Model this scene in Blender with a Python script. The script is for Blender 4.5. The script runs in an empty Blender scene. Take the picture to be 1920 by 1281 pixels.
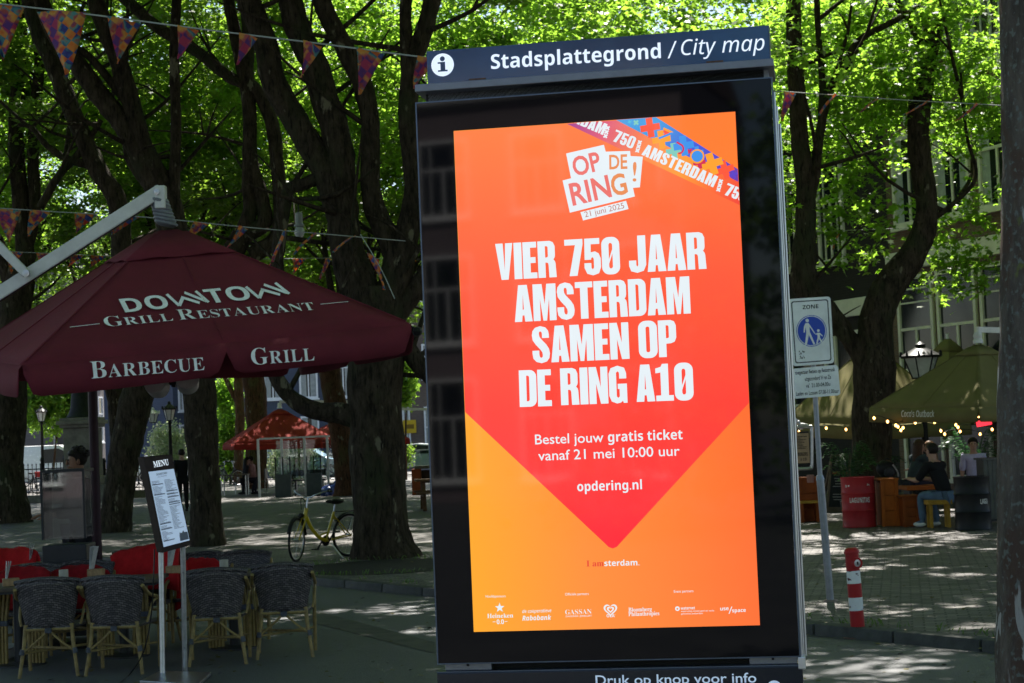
import bpy, bmesh, math, random
import numpy as np
from math import sin, cos, pi, radians, sqrt, atan2
from mathutils import Vector, Matrix, noise
from mathutils.geometry import tessellate_polygon

C = bpy.context.scene
COL = C.collection
rnd = random.Random(11)

# ---------------------------------------------------------------- camera
CAMR = np.array([[0.99913543, -0.04157394, 0.0], [0.00204928, 0.04924978, 0.99878439], [-0.0415234, -0.99792087, 0.0492924]])
EYE = np.array([0.0, 0.0, 2.0])
FPX = 3400.0
cd = bpy.data.cameras.new('camera')
cam = bpy.data.objects.new('camera', cd)
COL.objects.link(cam)
cd.sensor_width = 36.0
cd.lens = FPX / 1920 * 36
cd.clip_start = 0.1
cd.clip_end = 2000
cd.dof.use_dof = True
cd.dof.focus_distance = 6.0
cd.dof.aperture_fstop = 20.0
mw = Matrix.Identity(4)
for r in range(3):
    mw[r][0] = CAMR[r][0]
    mw[r][1] = -CAMR[r][1]
    mw[r][2] = -CAMR[r][2]
    mw[r][3] = EYE[r]
cam.matrix_world = mw
C.camera = cam

# ---------------------------------------------------------------- sky, sun, exposure
SUN_EL, SUN_AZ = radians(58), radians(6)      # azimuth to the right of straight ahead
w = bpy.data.worlds.new('World')
C.world = w
w.use_nodes = True
nt = w.node_tree
sky = nt.nodes.new('ShaderNodeTexSky')
sky.sky_type = 'NISHITA'
sky.sun_disc = False
sky.sun_elevation = SUN_EL
sky.sun_rotation = SUN_AZ
nt.links.new(sky.outputs[0], nt.nodes['Background'].inputs['Color'])
nt.nodes['Background'].inputs['Strength'].default_value = 0.056
sl = bpy.data.lights.new('sun', 'SUN')
sl.energy = 5.0
sl.angle = radians(0.53)
sl.color = (1.0, 0.95, 0.87)
so = bpy.data.objects.new('sun', sl)
COL.objects.link(so)
sdir = Vector((sin(SUN_AZ) * cos(SUN_EL), cos(SUN_AZ) * cos(SUN_EL), sin(SUN_EL)))
so.rotation_euler = sdir.to_track_quat('Z', 'Y').to_euler()
so.location = (20, 20, 60)
C.view_settings.view_transform = 'Standard'
C.view_settings.look = 'None'
EXPO = 1.8
C.view_settings.exposure = EXPO
C.view_settings.gamma = 1.0
try:
    C.cycles.use_denoising = True
    C.cycles.max_bounces = 6
    C.cycles.diffuse_bounces = 3
    C.cycles.glossy_bounces = 3
    C.cycles.transmission_bounces = 5
    C.cycles.sample_clamp_indirect = 6.0
except Exception:
    pass


# ---------------------------------------------------------------- helpers
def P(u, v, Y):
    "a point of the place seen at photo pixel (u, v), Y metres ahead"
    d = CAMR @ np.array([(u - 960) / FPX, (v - 640.5) / FPX, 1.0])
    return Vector(EYE + d * (Y / d[1]))


def G(u, v, z=0.0):
    "the point of the level z seen at photo pixel (u, v)"
    d = CAMR @ np.array([(u - 960) / FPX, (v - 640.5) / FPX, 1.0])
    return Vector(EYE + d * ((z - 2.0) / d[2]))


def onplane(u, v, o, n):
    d = Vector(CAMR @ np.array([(u - 960) / FPX, (v - 640.5) / FPX, 1.0]))
    e = Vector(EYE)
    return e + d * ((Vector(o) - e).dot(n) / d.dot(n))


W = {}


def thing(name, label, cat, loc=(0, 0, 0), rz=0.0, group=None):
    o = bpy.data.objects.new(name, None)
    COL.objects.link(o)
    o.empty_display_size = 0.2
    o.location = loc
    o.rotation_euler = (0, 0, rz)
    W[o] = Matrix.Translation(loc) @ Matrix.Rotation(rz, 4, 'Z')
    return tag(o, label, cat, group)


def tag(o, label=None, cat=None, group=None, kind=None):
    if label: o['label'] = label
    if cat: o['category'] = cat
    if group: o['group'] = group
    if kind: o['kind'] = kind
    return o


def link(name, me, mat, parent=None):
    o = bpy.data.objects.new(name, me)
    COL.objects.link(o)
    if mat: me.materials.append(mat)
    if parent:
        o.parent = parent
        W[o] = W[parent]
    else:
        W[o] = Matrix.Identity(4)
    return o


def dup(root, loc, rz=None, label=None):
    "a copy of a thing with copies of its parts and sub-parts"
    r = root.copy()
    COL.objects.link(r)
    r.location = loc
    if rz is not None: r.rotation_euler = (0, 0, rz)
    if label: r['label'] = label
    for ch in list(root.children):
        c = ch.copy(); COL.objects.link(c); c.parent = r
        for g in list(ch.children):
            d = g.copy(); COL.objects.link(d); d.parent = c
    return r


class MB:
    def __init__(s):
        s.v = []; s.f = []

    def add(s, vs, fs):
        n = len(s.v)
        s.v += [tuple(a) for a in vs]
        s.f += [tuple(i + n for i in f) for f in fs]
        return s

    def box(s, c, size, rz=0.0, M=None):
        x, y, z = size[0] / 2, size[1] / 2, size[2] / 2
        vs = [Vector((a, b, d)) for d in (-z, z) for b in (-y, y) for a in (-x, x)]
        if M is None: M = Matrix.Rotation(rz, 3, 'Z')
        vs = [M @ a + Vector(c) for a in vs]
        return s.add(vs, [(0, 2, 3, 1), (4, 5, 7, 6), (0, 1, 5, 4), (2, 6, 7, 3), (0, 4, 6, 2), (1, 3, 7, 5)])

    def bar(s, a, b, wx, wz, up=(0, 0, 1)):
        "a rectangular bar from a to b"
        a, b = Vector(a), Vector(b)
        d = (b - a).normalized()
        x = d.cross(Vector(up))
        if x.length < 1e-4: x = d.cross(Vector((0, 1, 0)))
        x.normalize()
        z = x.cross(d)
        M = Matrix((x, d, z)).transposed()
        return s.box((a + b) / 2, (wx, (b - a).length, wz), M=M)

    def tube(s, pts, r, n=8, cap=True, jit=0.0, smooth=0):
        pts = [Vector(p) for p in pts]
        rs = list(r) if hasattr(r, '__len__') else [r] * len(pts)
        if smooth and len(pts) > 2:
            q, qr = [], []
            for i in range(len(pts) - 1):
                p0 = pts[max(i - 1, 0)]; p1 = pts[i]; p2 = pts[i + 1]; p3 = pts[min(i + 2, len(pts) - 1)]
                for k in range(smooth):
                    t = k / smooth
                    q.append(0.5 * (2 * p1 + (p2 - p0) * t + (2 * p0 - 5 * p1 + 4 * p2 - p3) * t * t + (3 * p1 - p0 - 3 * p2 + p3) * t ** 3))
                    qr.append(rs[i] * (1 - t) + rs[i + 1] * t)
            q.append(pts[-1]); qr.append(rs[-1])
            pts, rs = q, qr
        nrm = None
        vs, fs = [], []
        m = len(pts)
        for i in range(m):
            t = (pts[min(i + 1, m - 1)] - pts[max(i - 1, 0)])
            t = t.normalized() if t.length > 1e-9 else Vector((0, 0, 1))
            if nrm is None:
                nrm = t.cross(Vector((0, 1, 0)))
                if nrm.length < .1: nrm = t.cross(Vector((1, 0, 0)))
            nrm = (nrm - t * nrm.dot(t)).normalized()
            bn = t.cross(nrm)
            for k in range(n):
                a = 2 * pi * k / n
                rr = rs[i]
                if jit:
                    q = pts[i] + (nrm * cos(a) + bn * sin(a)) * rr
                    rr *= 1 + jit * (noise.noise(q * (1.1 / max(rs[0], .05))) + .6 * noise.noise(q * (3.3 / max(rs[0], .05))) + .35 * noise.noise(Vector((q.x * 9, q.y * 9, q.z * 2.5))))
                vs.append(pts[i] + (nrm * cos(a) + bn * sin(a)) * rr)
        for i in range(m - 1):
            for k in range(n):
                k2 = (k + 1) % n
                fs.append((i * n + k, i * n + k2, (i + 1) * n + k2, (i + 1) * n + k))
        if cap:
            fs.append(tuple(range(n))[::-1]); fs.append(tuple(range((m - 1) * n, m * n)))
        return s.add(vs, fs)

    def lathe(s, prof, c, n=20, M=None):
        c = Vector(c)
        vs, fs = [], []
        for r, z in prof:
            for k in range(n):
                a = 2 * pi * k / n
                q = Vector((r * cos(a), r * sin(a), z))
                vs.append((M @ q if M is not None else q) + c)
        m = len(prof)
        for i in range(m - 1):
            for k in range(n):
                k2 = (k + 1) % n
                fs.append((i * n + k, i * n + k2, (i + 1) * n + k2, (i + 1) * n + k))
        fs.append(tuple(range(n))[::-1]); fs.append(tuple(range((m - 1) * n, m * n)))
        return s.add(vs, fs)

    def ball(s, c, r, n=10, sq=(1, 1, 1), M=None):
        c = Vector(c)
        m = max(4, n // 2)
        vs, fs = [], []
        for i in range(m + 1):
            t = pi * i / m
            for k in range(n):
                a = 2 * pi * k / n
                q = Vector((sin(t) * cos(a) * r * sq[0], sin(t) * sin(a) * r * sq[1], -cos(t) * r * sq[2]))
                vs.append((M @ q if M is not None else q) + c)
        for i in range(m):
            for k in range(n):
                k2 = (k + 1) % n
                fs.append((i * n + k, i * n + k2, (i + 1) * n + k2, (i + 1) * n + k))
        return s.add(vs, fs)

    def grid(s, rows):
        "a sheet through rows of points"
        n = len(rows[0])
        fs = []
        for i in range(len(rows) - 1):
            for k in range(n - 1):
                fs.append((i * n + k, i * n + k + 1, (i + 1) * n + k + 1, (i + 1) * n + k))
        return s.add([p for r in rows for p in r], fs)

    def prism(s, loop, fr, d0, d1, holes=()):
        "a 2-D outline pushed from depth d0 to d1; fr(x, y, d) gives the point"
        loops = [list(loop)] + [list(h) for h in holes]
        flat = [p for l in loops for p in l]
        tris = tessellate_polygon([[Vector((p[0], p[1], 0)) for p in l] for l in loops])
        n = len(flat)
        vs = [fr(p[0], p[1], d1) for p in flat]
        fs = [tuple(t) for t in tris]
        if d0 != d1:
            vs += [fr(p[0], p[1], d0) for p in flat]
            fs += [tuple(i + n for i in t)[::-1] for t in tris]
            b = 0
            for l in loops:
                for k in range(len(l)):
                    a, c = b + k, b + (k + 1) % len(l)
                    fs.append((a, c, c + n, a + n))
                b += len(l)
        return s.add(vs, fs)

    def clip(s, planes):
        "cut away what lies beyond each (point, normal)"
        bm = bmesh.new()
        vs = [bm.verts.new(p) for p in s.v]
        for f in s.f:
            try: bm.faces.new([vs[i] for i in f])
            except ValueError: pass
        for p, n in planes:
            bmesh.ops.bisect_plane(bm, geom=bm.verts[:] + bm.edges[:] + bm.faces[:], plane_co=p, plane_no=n, clear_outer=True)
        bm.verts.index_update()
        s.v = [tuple(v.co) for v in bm.verts]; s.f = [tuple(v.index for v in f.verts) for f in bm.faces]
        bm.free()
        return s

    def build(s, name, mat, parent=None, smooth=False, world=False, bevel=0.0, sharp=40):
        vs = s.v
        if world and parent is not None:
            inv = W[parent].inverted()
            vs = [inv @ Vector(a) for a in vs]
        me = bpy.data.meshes.new(name)
        me.from_pydata([tuple(a) for a in vs], [], s.f)
        bm = bmesh.new()
        bm.from_mesh(me)
        bmesh.ops.recalc_face_normals(bm, faces=bm.faces)
        if bevel:
            es = [e for e in bm.edges if len(e.link_faces) == 2 and e.calc_face_angle(0) > .6]
            bmesh.ops.bevel(bm, geom=es, offset=bevel, segments=2, affect='EDGES', profile=.6)
        if smooth:
            for f in bm.faces: f.smooth = True
            for e in bm.edges:
                if len(e.link_faces) == 2 and e.calc_face_angle(0) > radians(sharp): e.smooth = False
        bm.to_mesh(me)
        bm.free()
        return link(name, me, mat, parent)


# ---------------------------------------------------------------- materials
def mat(name, col, rough=.6, metal=0.0, var=0.0, scale=8.0, bump=0.0, bscale=60.0, col2=None, emit=None, es=1.0, spec=None, wear=None):
    if spec is None: spec = .5 if rough < .36 or metal > .2 else .16
    m = bpy.data.materials.new(name)
    m.use_nodes = True
    t = m.node_tree
    b = t.nodes['Principled BSDF']
    L = t.links.new
    b.inputs['Base Color'].default_value = (*col, 1)
    b.inputs['Roughness'].default_value = rough
    b.inputs['Metallic'].default_value = metal
    b.inputs['Specular IOR Level'].default_value = spec
    tc = t.nodes.new('ShaderNodeTexCoord')
    if var or col2:
        n = t.nodes.new('ShaderNodeTexNoise')
        n.inputs['Scale'].default_value = scale
        n.inputs['Detail'].default_value = 6
        n.inputs['Roughness'].default_value = .65
        L(tc.outputs['Object'], n.inputs['Vector'])
        r = t.nodes.new('ShaderNodeValToRGB')
        c2 = col2 or tuple(min(1, c * (1 + var)) for c in col)
        c1 = col if col2 else tuple(c * (1 - var) for c in col)
        r.color_ramp.elements[0].position = .35
        r.color_ramp.elements[1].position = .68
        r.color_ramp.elements[0].color = (*c1, 1)
        r.color_ramp.elements[1].color = (*c2, 1)
        L(n.outputs['Fac'], r.inputs['Fac'])
        out = r.outputs['Color']
        if wear:
            n2 = t.nodes.new('ShaderNodeTexNoise')
            n2.inputs['Scale'].default_value = wear[1]
            n2.inputs['Detail'].default_value = 8
            L(tc.outputs['Object'], n2.inputs['Vector'])
            r2 = t.nodes.new('ShaderNodeValToRGB')
            r2.color_ramp.elements[0].position = wear[2]
            r2.color_ramp.elements[1].position = wear[2] + .03
            L(n2.outputs['Fac'], r2.inputs['Fac'])
            mx = t.nodes.new('ShaderNodeMixRGB')
            mx.inputs['Color2'].default_value = (*wear[0], 1)
            L(r2.outputs['Color'], mx.inputs['Fac'])
            L(out, mx.inputs['Color1'])
            out = mx.outputs['Color']
        L(out, b.inputs['Base Color'])
        mr = t.nodes.new('ShaderNodeMapRange')
        mr.inputs['To Min'].default_value = max(.02, rough - .12)
        mr.inputs['To Max'].default_value = min(1, rough + .12)
        L(n.outputs['Fac'], mr.inputs['Value'])
        L(mr.outputs[0], b.inputs['Roughness'])
    if bump:
        n = t.nodes.new('ShaderNodeTexNoise')
        n.inputs['Scale'].default_value = bscale
        n.inputs['Detail'].default_value = 5
        L(tc.outputs['Object'], n.inputs['Vector'])
        bp = t.nodes.new('ShaderNodeBump')
        bp.inputs['Strength'].default_value = bump
        bp.inputs['Distance'].default_value = .02
        L(n.outputs['Fac'], bp.inputs['Height'])
        L(bp.outputs['Normal'], b.inputs['Normal'])
    if emit:
        b.inputs['Emission Color'].default_value = (*emit, 1)
        b.inputs['Emission Strength'].default_value = es
    return m


def lin(r, g, b):
    def f(c):
        c /= 255
        return c / 12.92 if c <= .04045 else ((c + .055) / 1.055) ** 2.4
    return (f(r), f(g), f(b))


SCR = 1 / 2 ** EXPO      # the display shows its picture at this radiance


def ematt(name, rgb, k=1.0):
    "part of the lit picture on the display, under its glossy glass"
    return mat(name, (.004, .004, .004), .04, emit=lin(*rgb), es=SCR * k, spec=.35)


def glass(name, tint=(.8, .9, .9), mixv=.12, rough=.02):
    m = bpy.data.materials.new(name)
    m.use_nodes = True
    t = m.node_tree
    t.nodes.remove(t.nodes['Principled BSDF'])
    a = t.nodes.new('ShaderNodeBsdfTransparent'); a.inputs[0].default_value = (*tint, 1)
    g = t.nodes.new('ShaderNodeBsdfGlossy'); g.inputs['Roughness'].default_value = rough
    fr = t.nodes.new('ShaderNodeFresnel'); fr.inputs[0].default_value = 1.45
    ad = t.nodes.new('ShaderNodeMath'); ad.operation = 'ADD'; ad.inputs[1].default_value = mixv
    mx = t.nodes.new('ShaderNodeMixShader')
    t.links.new(fr.outputs[0], ad.inputs[0])
    t.links.new(ad.outputs[0], mx.inputs[0])
    t.links.new(a.outputs[0], mx.inputs[1]); t.links.new(g.outputs[0], mx.inputs[2])
    t.links.new(mx.outputs[0], t.nodes['Material Output'].inputs[0])
    return m


# ---------------------------------------------------------------- lettering
def _mp(base_up, base_lo, base_dg=None):
    def f(s):
        o = ''
        for ch in s:
            if 'A' <= ch <= 'Z': o += chr(base_up + ord(ch) - 65)
            elif 'a' <= ch <= 'z': o += chr(base_lo + ord(ch) - 97)
            elif '0' <= ch <= '9' and base_dg: o += chr(base_dg + ord(ch) - 48)
            else: o += ch
        return o
    return f


BOLD = _mp(0x1D5D4, 0x1D5EE, 0x1D7EC)
ITAL = _mp(0x1D608, 0x1D622)
BOLDIT = _mp(0x1D63C, 0x1D656, 0x1D7EC)
SERIF = _mp(0x1D400, 0x1D41A, 0x1D7CE)
PLAIN = lambda s: s


def glyphs(body, off=0.0):
    c = bpy.data.curves.new('lettering', 'FONT')
    c.body = body
    c.size = 1.0
    c.offset = off
    c.resolution_u = 3
    o = bpy.data.objects.new('lettering', c)
    me = o.to_mesh()
    vs = [(v.co.x, v.co.y) for v in me.vertices]
    fs = [tuple(p.vertices) for p in me.polygons]
    o.to_mesh_clear()
    bpy.data.objects.remove(o)
    bpy.data.curves.remove(c)
    return vs, fs


_cap = {}


def textmesh(mb, body, style, p0, p1, h, fr, d, off=0.0, smallcaps=False):
    "lettering along the baseline p0-p1 (plane coordinates), cap height h, at depth d of the plane fr"
    key = style('H')
    if key not in _cap:
        _cap[key] = max(y for x, y in glyphs(key)[0])
    ch = _cap[key]
    if smallcaps:
        vs, fs, x = [], [], 0.0
        for ch1 in body:
            if ch1 == ' ':
                x += .35; continue
            up = ch1.isupper()
            a, b = glyphs(style(ch1.upper()), off)
            k = 1.0 if up else .76
            x0 = min(q[0] for q in a); x1 = max(q[0] for q in a)
            n = len(vs)
            vs += [((q[0] - x0) * k + x, q[1] * k) for q in a]
            fs += [tuple(i + n for i in f) for f in b]
            x += (x1 - x0) * k + .055
    else:
        vs, fs = glyphs(style(body), off)
    if not vs: return mb
    x0 = min(q[0] for q in vs); x1 = max(q[0] for q in vs)
    ux, uy = p1[0] - p0[0], p1[1] - p0[1]
    Ln = sqrt(ux * ux + uy * uy)
    ux /= Ln; uy /= Ln
    pts = []
    for x, y in vs:
        a = (x - x0) / (x1 - x0) * Ln
        b = y / ch * h
        pts.append(fr(p0[0] + ux * a - uy * b, p0[1] + uy * a + ux * b, d))
    return mb.add(pts, fs)


def rr(x0, y0, x1, y1, r):
    if not hasattr(r, '__len__'): r = (r,) * 4
    out = []
    for (cx, cy, q, a0) in ((x0 + r[0], y0 + r[0], r[0], 180), (x1 - r[1], y0 + r[1], r[1], 270), (x1 - r[2], y1 - r[2], r[2], 0), (x0 + r[3], y1 - r[3], r[3], 90)):
        if q == 0: out.append((cx, cy)); continue
        for k in range(6):
            a = radians(a0 + 18 * k)
            out.append((cx + q * cos(a), cy + q * sin(a)))
    return out


def circ(x, y, r, n=28, ry=None):
    return [(x + r * cos(2 * pi * k / n), y + (ry or r) * sin(2 * pi * k / n)) for k in range(n)]


_O = (rr(0, -.01, .49, 1.01, .2), [rr(.195, .15, .295, .85, .048)])
COND = {      # heavy condensed capitals
    'I': (rr(0, 0, .215, 1, 0), []),
    'E': ([(0, 0), (.38, 0), (.38, .16), (.205, .16), (.205, .42), (.345, .42), (.345, .58), (.205, .58), (.205, .84), (.375, .84), (.375, 1), (0, 1)], []),
    'V': ([(0, 1), (.205, 1), (.238, .25), (.272, 1), (.47, 1), (.335, 0), (.14, 0)], []),
    'A': ([(0, 0), (.125, 1), (.365, 1), (.49, 0), (.285, 0), (.268, .17), (.217, .17), (.2, 0)], [[(.226, .33), (.26, .33), (.243, .74)]]),
    'M': ([(0, 0), (0, 1), (.25, 1), (.315, .45), (.38, 1), (.63, 1), (.63, 0), (.44, 0), (.44, .6), (.365, 0), (.265, 0), (.19, .6), (.19, 0)], []),
    'N': ([(0, 0), (0, 1), (.2, 1), (.315, .45), (.315, 1), (.505, 1), (.505, 0), (.305, 0), (.19, .55), (.19, 0)], []),
    'T': ([(.135, 0), (.135, .84), (0, .84), (0, 1), (.475, 1), (.475, .84), (.34, .84), (.34, 0)], []),
    'D': (rr(0, 0, .475, 1, (0, .18, .18, 0)), [rr(.2, .15, .28, .85, (0, .05, .05, 0))]),
    'O': _O,
    '0': (_O[0], [[(.195, .40), (.295, .68), (.295, .80), (.27, .845), (.22, .845), (.195, .80)], [(.195, .2), (.22, .155), (.27, .155), (.295, .2), (.295, .56), (.195, .28)]]),
    'P': ([(0, 0), (.2, 0), (.2, .36), (.33, .37), (.42, .41), (.465, .52), (.465, .85), (.42, .96), (.33, 1), (0, 1)], [rr(.2, .51, .275, .86, (0, .04, .04, 0))]),
    'R': ([(0, 0), (.2, 0), (.2, .41), (.24, .41), (.275, .39), (.285, .34), (.295, 0), (.495, 0), (.475, .38), (.46, .44), (.42, .49), (.455, .54), (.468, .6), (.468, .85), (.42, .96), (.33, 1), (0, 1)], [rr(.2, .55, .275, .86, (0, .04, .04, 0))]),
    'S': ([(.46, .68), (.275, .68), (.275, .80), (.262, .85), (.23, .865), (.2, .85), (.192, .80), (.2, .73), (.24, .66), (.38, .5), (.45, .38), (.47, .25), (.45, .12), (.38, .03), (.24, -.01), (.1, .03), (.02, .12), (0, .25), (0, .34), (.185, .34), (.185, .22), (.2, .16), (.235, .135), (.27, .16), (.278, .22), (.265, .29), (.22, .36), (.1, .5), (.02, .62), (0, .76), (.02, .88), (.09, .97), (.23, 1.01), (.37, .97), (.44, .88), (.46, .78)], []),
    'G': ([(.47, .66), (.28, .66), (.28, .82), (.24, .86), (.2, .82), (.2, .18), (.24, .14), (.28, .18), (.28, .38), (.235, .38), (.235, .52), (.48, .52), (.48, 0), (.38, 0), (.36, .06), (.3, .01), (.2, -.01), (.06, .05), (0, .2), (0, .8), (.06, .95), (.24, 1.01), (.42, .95), (.47, .8)], []),
    '5': ([(.43, 1), (.43, .84), (.19, .84), (.185, .62), (.3, .64), (.4, .58), (.45, .45), (.45, .2), (.39, .04), (.23, -.01), (.07, .04), (0, .2), (0, .33), (.19, .33), (.19, .2), (.225, .15), (.26, .2), (.26, .44), (.225, .49), (.19, .46), (.19, .42), (.01, .42), (.02, 1)], []),
    '7': ([(0, 1), (.5, 1), (.5, .86), (.33, 0), (.11, 0), (.29, .84), (0, .84)], []),
    'J': ([(.24, 1), (.45, 1), (.45, .2), (.38, .04), (.21, -.01), (.05, .04), (0, .18), (0, .33), (.19, .33), (.19, .2), (.217, .16), (.24, .2)], []),
    '1': ([(0, 0), (.46, 0), (.46, .15), (.335, .15), (.335, 1), (.18, 1), (.14, .92), (0, .88), (0, .75), (.13, .77), (.13, .15), (0, .15)], []),
}


def condensed(mb, body, p0, p1, h, fr, d, slash=True, gap=.045, space=.24):
    x, items = 0.0, []
    for ch in body:
        if ch == ' ':
            x += space; continue
        g = COND['O'] if (ch == '0' and not slash) else COND[ch]
        items.append((x, g))
        x += max(q[0] for q in g[0]) + gap
    tot = x - gap
    ux, uy = p1[0] - p0[0], p1[1] - p0[1]
    Ln = sqrt(ux * ux + uy * uy)
    ux /= Ln; uy /= Ln

    def f2(a, b, dd):
        a = a / tot * Ln; b = b * h
        return fr(p0[0] + ux * a - uy * b, p0[1] + uy * a + ux * b, dd)
    for x, g in items:
        mb.prism([(q[0] + x, q[1]) for q in g[0]], f2, d, d, [[(q[0] + x, q[1]) for q in hl] for hl in g[1]])
    return mb

# ================================================================ ground
PZ = 0.10          # the square lies a kerb above the road
KA, KB = G(815, 1100, PZ), G(1870, 1196, PZ)          # two points on the kerb's far edge
KD = (KB - KA); KD.z = 0; KD.normalize()
KNrm = Vector((-KD.y, KD.x, 0))                        # away from the viewer
if KNrm.y < 0: KNrm = -KNrm


def kp(s, n, z): return Vector((KA.x, KA.y, 0)) + KD * s + KNrm * n + Vector((0, 0, z))


def ground_mat(name, kind):
    m = bpy.data.materials.new(name)
    m.use_nodes = True
    t = m.node_tree
    b = t.nodes['Principled BSDF']
    L = t.links.new
    N = t.nodes.new
    tc = N('ShaderNodeTexCoord')
    n = N('ShaderNodeTexNoise'); n.inputs['Scale'].default_value = .7; n.inputs['Detail'].default_value = 9; n.inputs['Roughness'].default_value = .7
    L(tc.outputs['Object'], n.inputs['Vector'])
    n2 = N('ShaderNodeTexNoise'); n2.inputs['Scale'].default_value = 70; n2.inputs['Detail'].default_value = 4
    L(tc.outputs['Object'], n2.inputs['Vector'])
    if kind == 'brick':
        mp = N('ShaderNodeMapping'); mp.inputs['Rotation'].default_value = (0, 0, radians(12))
        L(tc.outputs['Object'], mp.inputs['Vector'])
        br = N('ShaderNodeTexBrick')
        br.inputs['Scale'].default_value = 1.0
        br.inputs['Brick Width'].default_value = .21; br.inputs['Row Height'].default_value = .105
        br.inputs['Mortar Size'].default_value = .011; br.inputs['Mortar Smooth'].default_value = .25
        br.inputs['Color1'].default_value = (.075, .070, .066, 1); br.inputs['Color2'].default_value = (.20, .183, .168, 1)
        br.inputs['Mortar'].default_value = (.02, .019, .018, 1)
        L(mp.outputs['Vector'], br.inputs['Vector'])
        mx = N('ShaderNodeMixRGB'); mx.blend_type = 'MULTIPLY'; mx.inputs['Fac'].default_value = .75
        rp = N('ShaderNodeValToRGB'); rp.color_ramp.elements[0].position = .3; rp.color_ramp.elements[1].position = .75
        rp.color_ramp.elements[0].color = (.45, .47, .48, 1); rp.color_ramp.elements[1].color = (1.15, 1.12, 1.1, 1)
        L(n.outputs['Fac'], rp.inputs['Fac'])
        L(br.outputs['Color'], mx.inputs['Color1']); L(rp.outputs['Color'], mx.inputs['Color2'])
        L(mx.outputs['Color'], b.inputs['Base Color'])
        hm = N('ShaderNodeMath'); hm.operation = 'MULTIPLY_ADD'; hm.inputs[1].default_value = -1.0
        L(br.outputs['Fac'], hm.inputs[0]); 
        mm = N('ShaderNodeMath'); mm.operation = 'MULTIPLY'; mm.inputs[1].default_value = .35
        L(n2.outputs['Fac'], mm.inputs[0]); L(mm.outputs[0], hm.inputs[2])
        bp = N('ShaderNodeBump'); bp.inputs['Strength'].default_value = 1.0; bp.inputs['Distance'].default_value = .022
        L(hm.outputs[0], bp.inputs['Height']); L(bp.outputs['Normal'], b.inputs['Normal'])
        b.inputs['Roughness'].default_value = .6; b.inputs['Specular IOR Level'].default_value = .3
    else:
        rp = N('ShaderNodeValToRGB'); rp.color_ramp.elements[0].position = .3; rp.color_ramp.elements[1].position = .72
        rp.color_ramp.elements[0].color = (.06, .066, .074, 1); rp.color_ramp.elements[1].color = (.12, .123, .128, 1)
        L(n.outputs['Fac'], rp.inputs['Fac'])
        n3 = N('ShaderNodeTexVoronoi'); n3.inputs['Scale'].default_value = 110
        L(tc.outputs['Object'], n3.inputs['Vector'])
        r3 = N('ShaderNodeValToRGB'); r3.color_ramp.elements[0].color = (1.5, 1.45, 1.4, 1); r3.color_ramp.elements[1].color = (.6, .6, .62, 1); r3.color_ramp.elements[1].position = .6
        L(n3.outputs['Distance'], r3.inputs['Fac'])
        mx = N('ShaderNodeMixRGB'); mx.blend_type = 'MULTIPLY'; mx.inputs['Fac'].default_value = .7
        L(rp.outputs['Color'], mx.inputs['Color1']); L(r3.outputs['Color'], mx.inputs['Color2'])
        L(mx.outputs['Color'], b.inputs['Base Color'])
        n4 = N('ShaderNodeTexNoise'); n4.inputs['Scale'].default_value = 2.6; n4.inputs['Detail'].default_value = 10; n4.inputs['Distortion'].default_value = 1.2
        L(tc.outputs['Object'], n4.inputs['Vector'])
        r4 = N('ShaderNodeValToRGB'); r4.color_ramp.elements[0].position = .485; r4.color_ramp.elements[1].position = .515
        r4.color_ramp.elements[0].color = (1, 1, 1, 1); r4.color_ramp.elements[1].color = (1, 1, 1, 1)
        e4 = r4.color_ramp.elements.new(.50); e4.color = (.35, .35, .36, 1)
        L(n4.outputs['Fac'], r4.inputs['Fac'])
        m4 = N('ShaderNodeMixRGB'); m4.blend_type = 'MULTIPLY'; m4.inputs['Fac'].default_value = .55
        L(mx.outputs['Color'], m4.inputs['Color1']); L(r4.outputs['Color'], m4.inputs['Color2'])
        vs_ = N('ShaderNodeTexVoronoi'); vs_.inputs['Scale'].default_value = 1.7; L(tc.outputs['Object'], vs_.inputs['Vector'])
        r5 = N('ShaderNodeValToRGB'); r5.color_ramp.elements[0].position = .03; r5.color_ramp.elements[1].position = .05
        r5.color_ramp.elements[0].color = (.45, .45, .45, 1)
        L(vs_.outputs['Distance'], r5.inputs['Fac'])
        m5 = N('ShaderNodeMixRGB'); m5.blend_type = 'MULTIPLY'; m5.inputs['Fac'].default_value = .8
        L(m4.outputs['Color'], m5.inputs['Color1']); L(r5.outputs['Color'], m5.inputs['Color2']); L(m5.outputs['Color'], b.inputs['Base Color'])
        bp = N('ShaderNodeBump'); bp.inputs['Strength'].default_value = .7; bp.inputs['Distance'].default_value = .008
        L(n3.outputs['Distance'], bp.inputs['Height']); L(bp.outputs['Normal'], b.inputs['Normal'])
        mr = N('ShaderNodeMapRange'); mr.inputs['To Min'].default_value = .42; mr.inputs['To Max'].default_value = .7
        L(n.outputs['Fac'], mr.inputs['Value']); L(mr.outputs[0], b.inputs['Roughness'])
    return m


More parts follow.
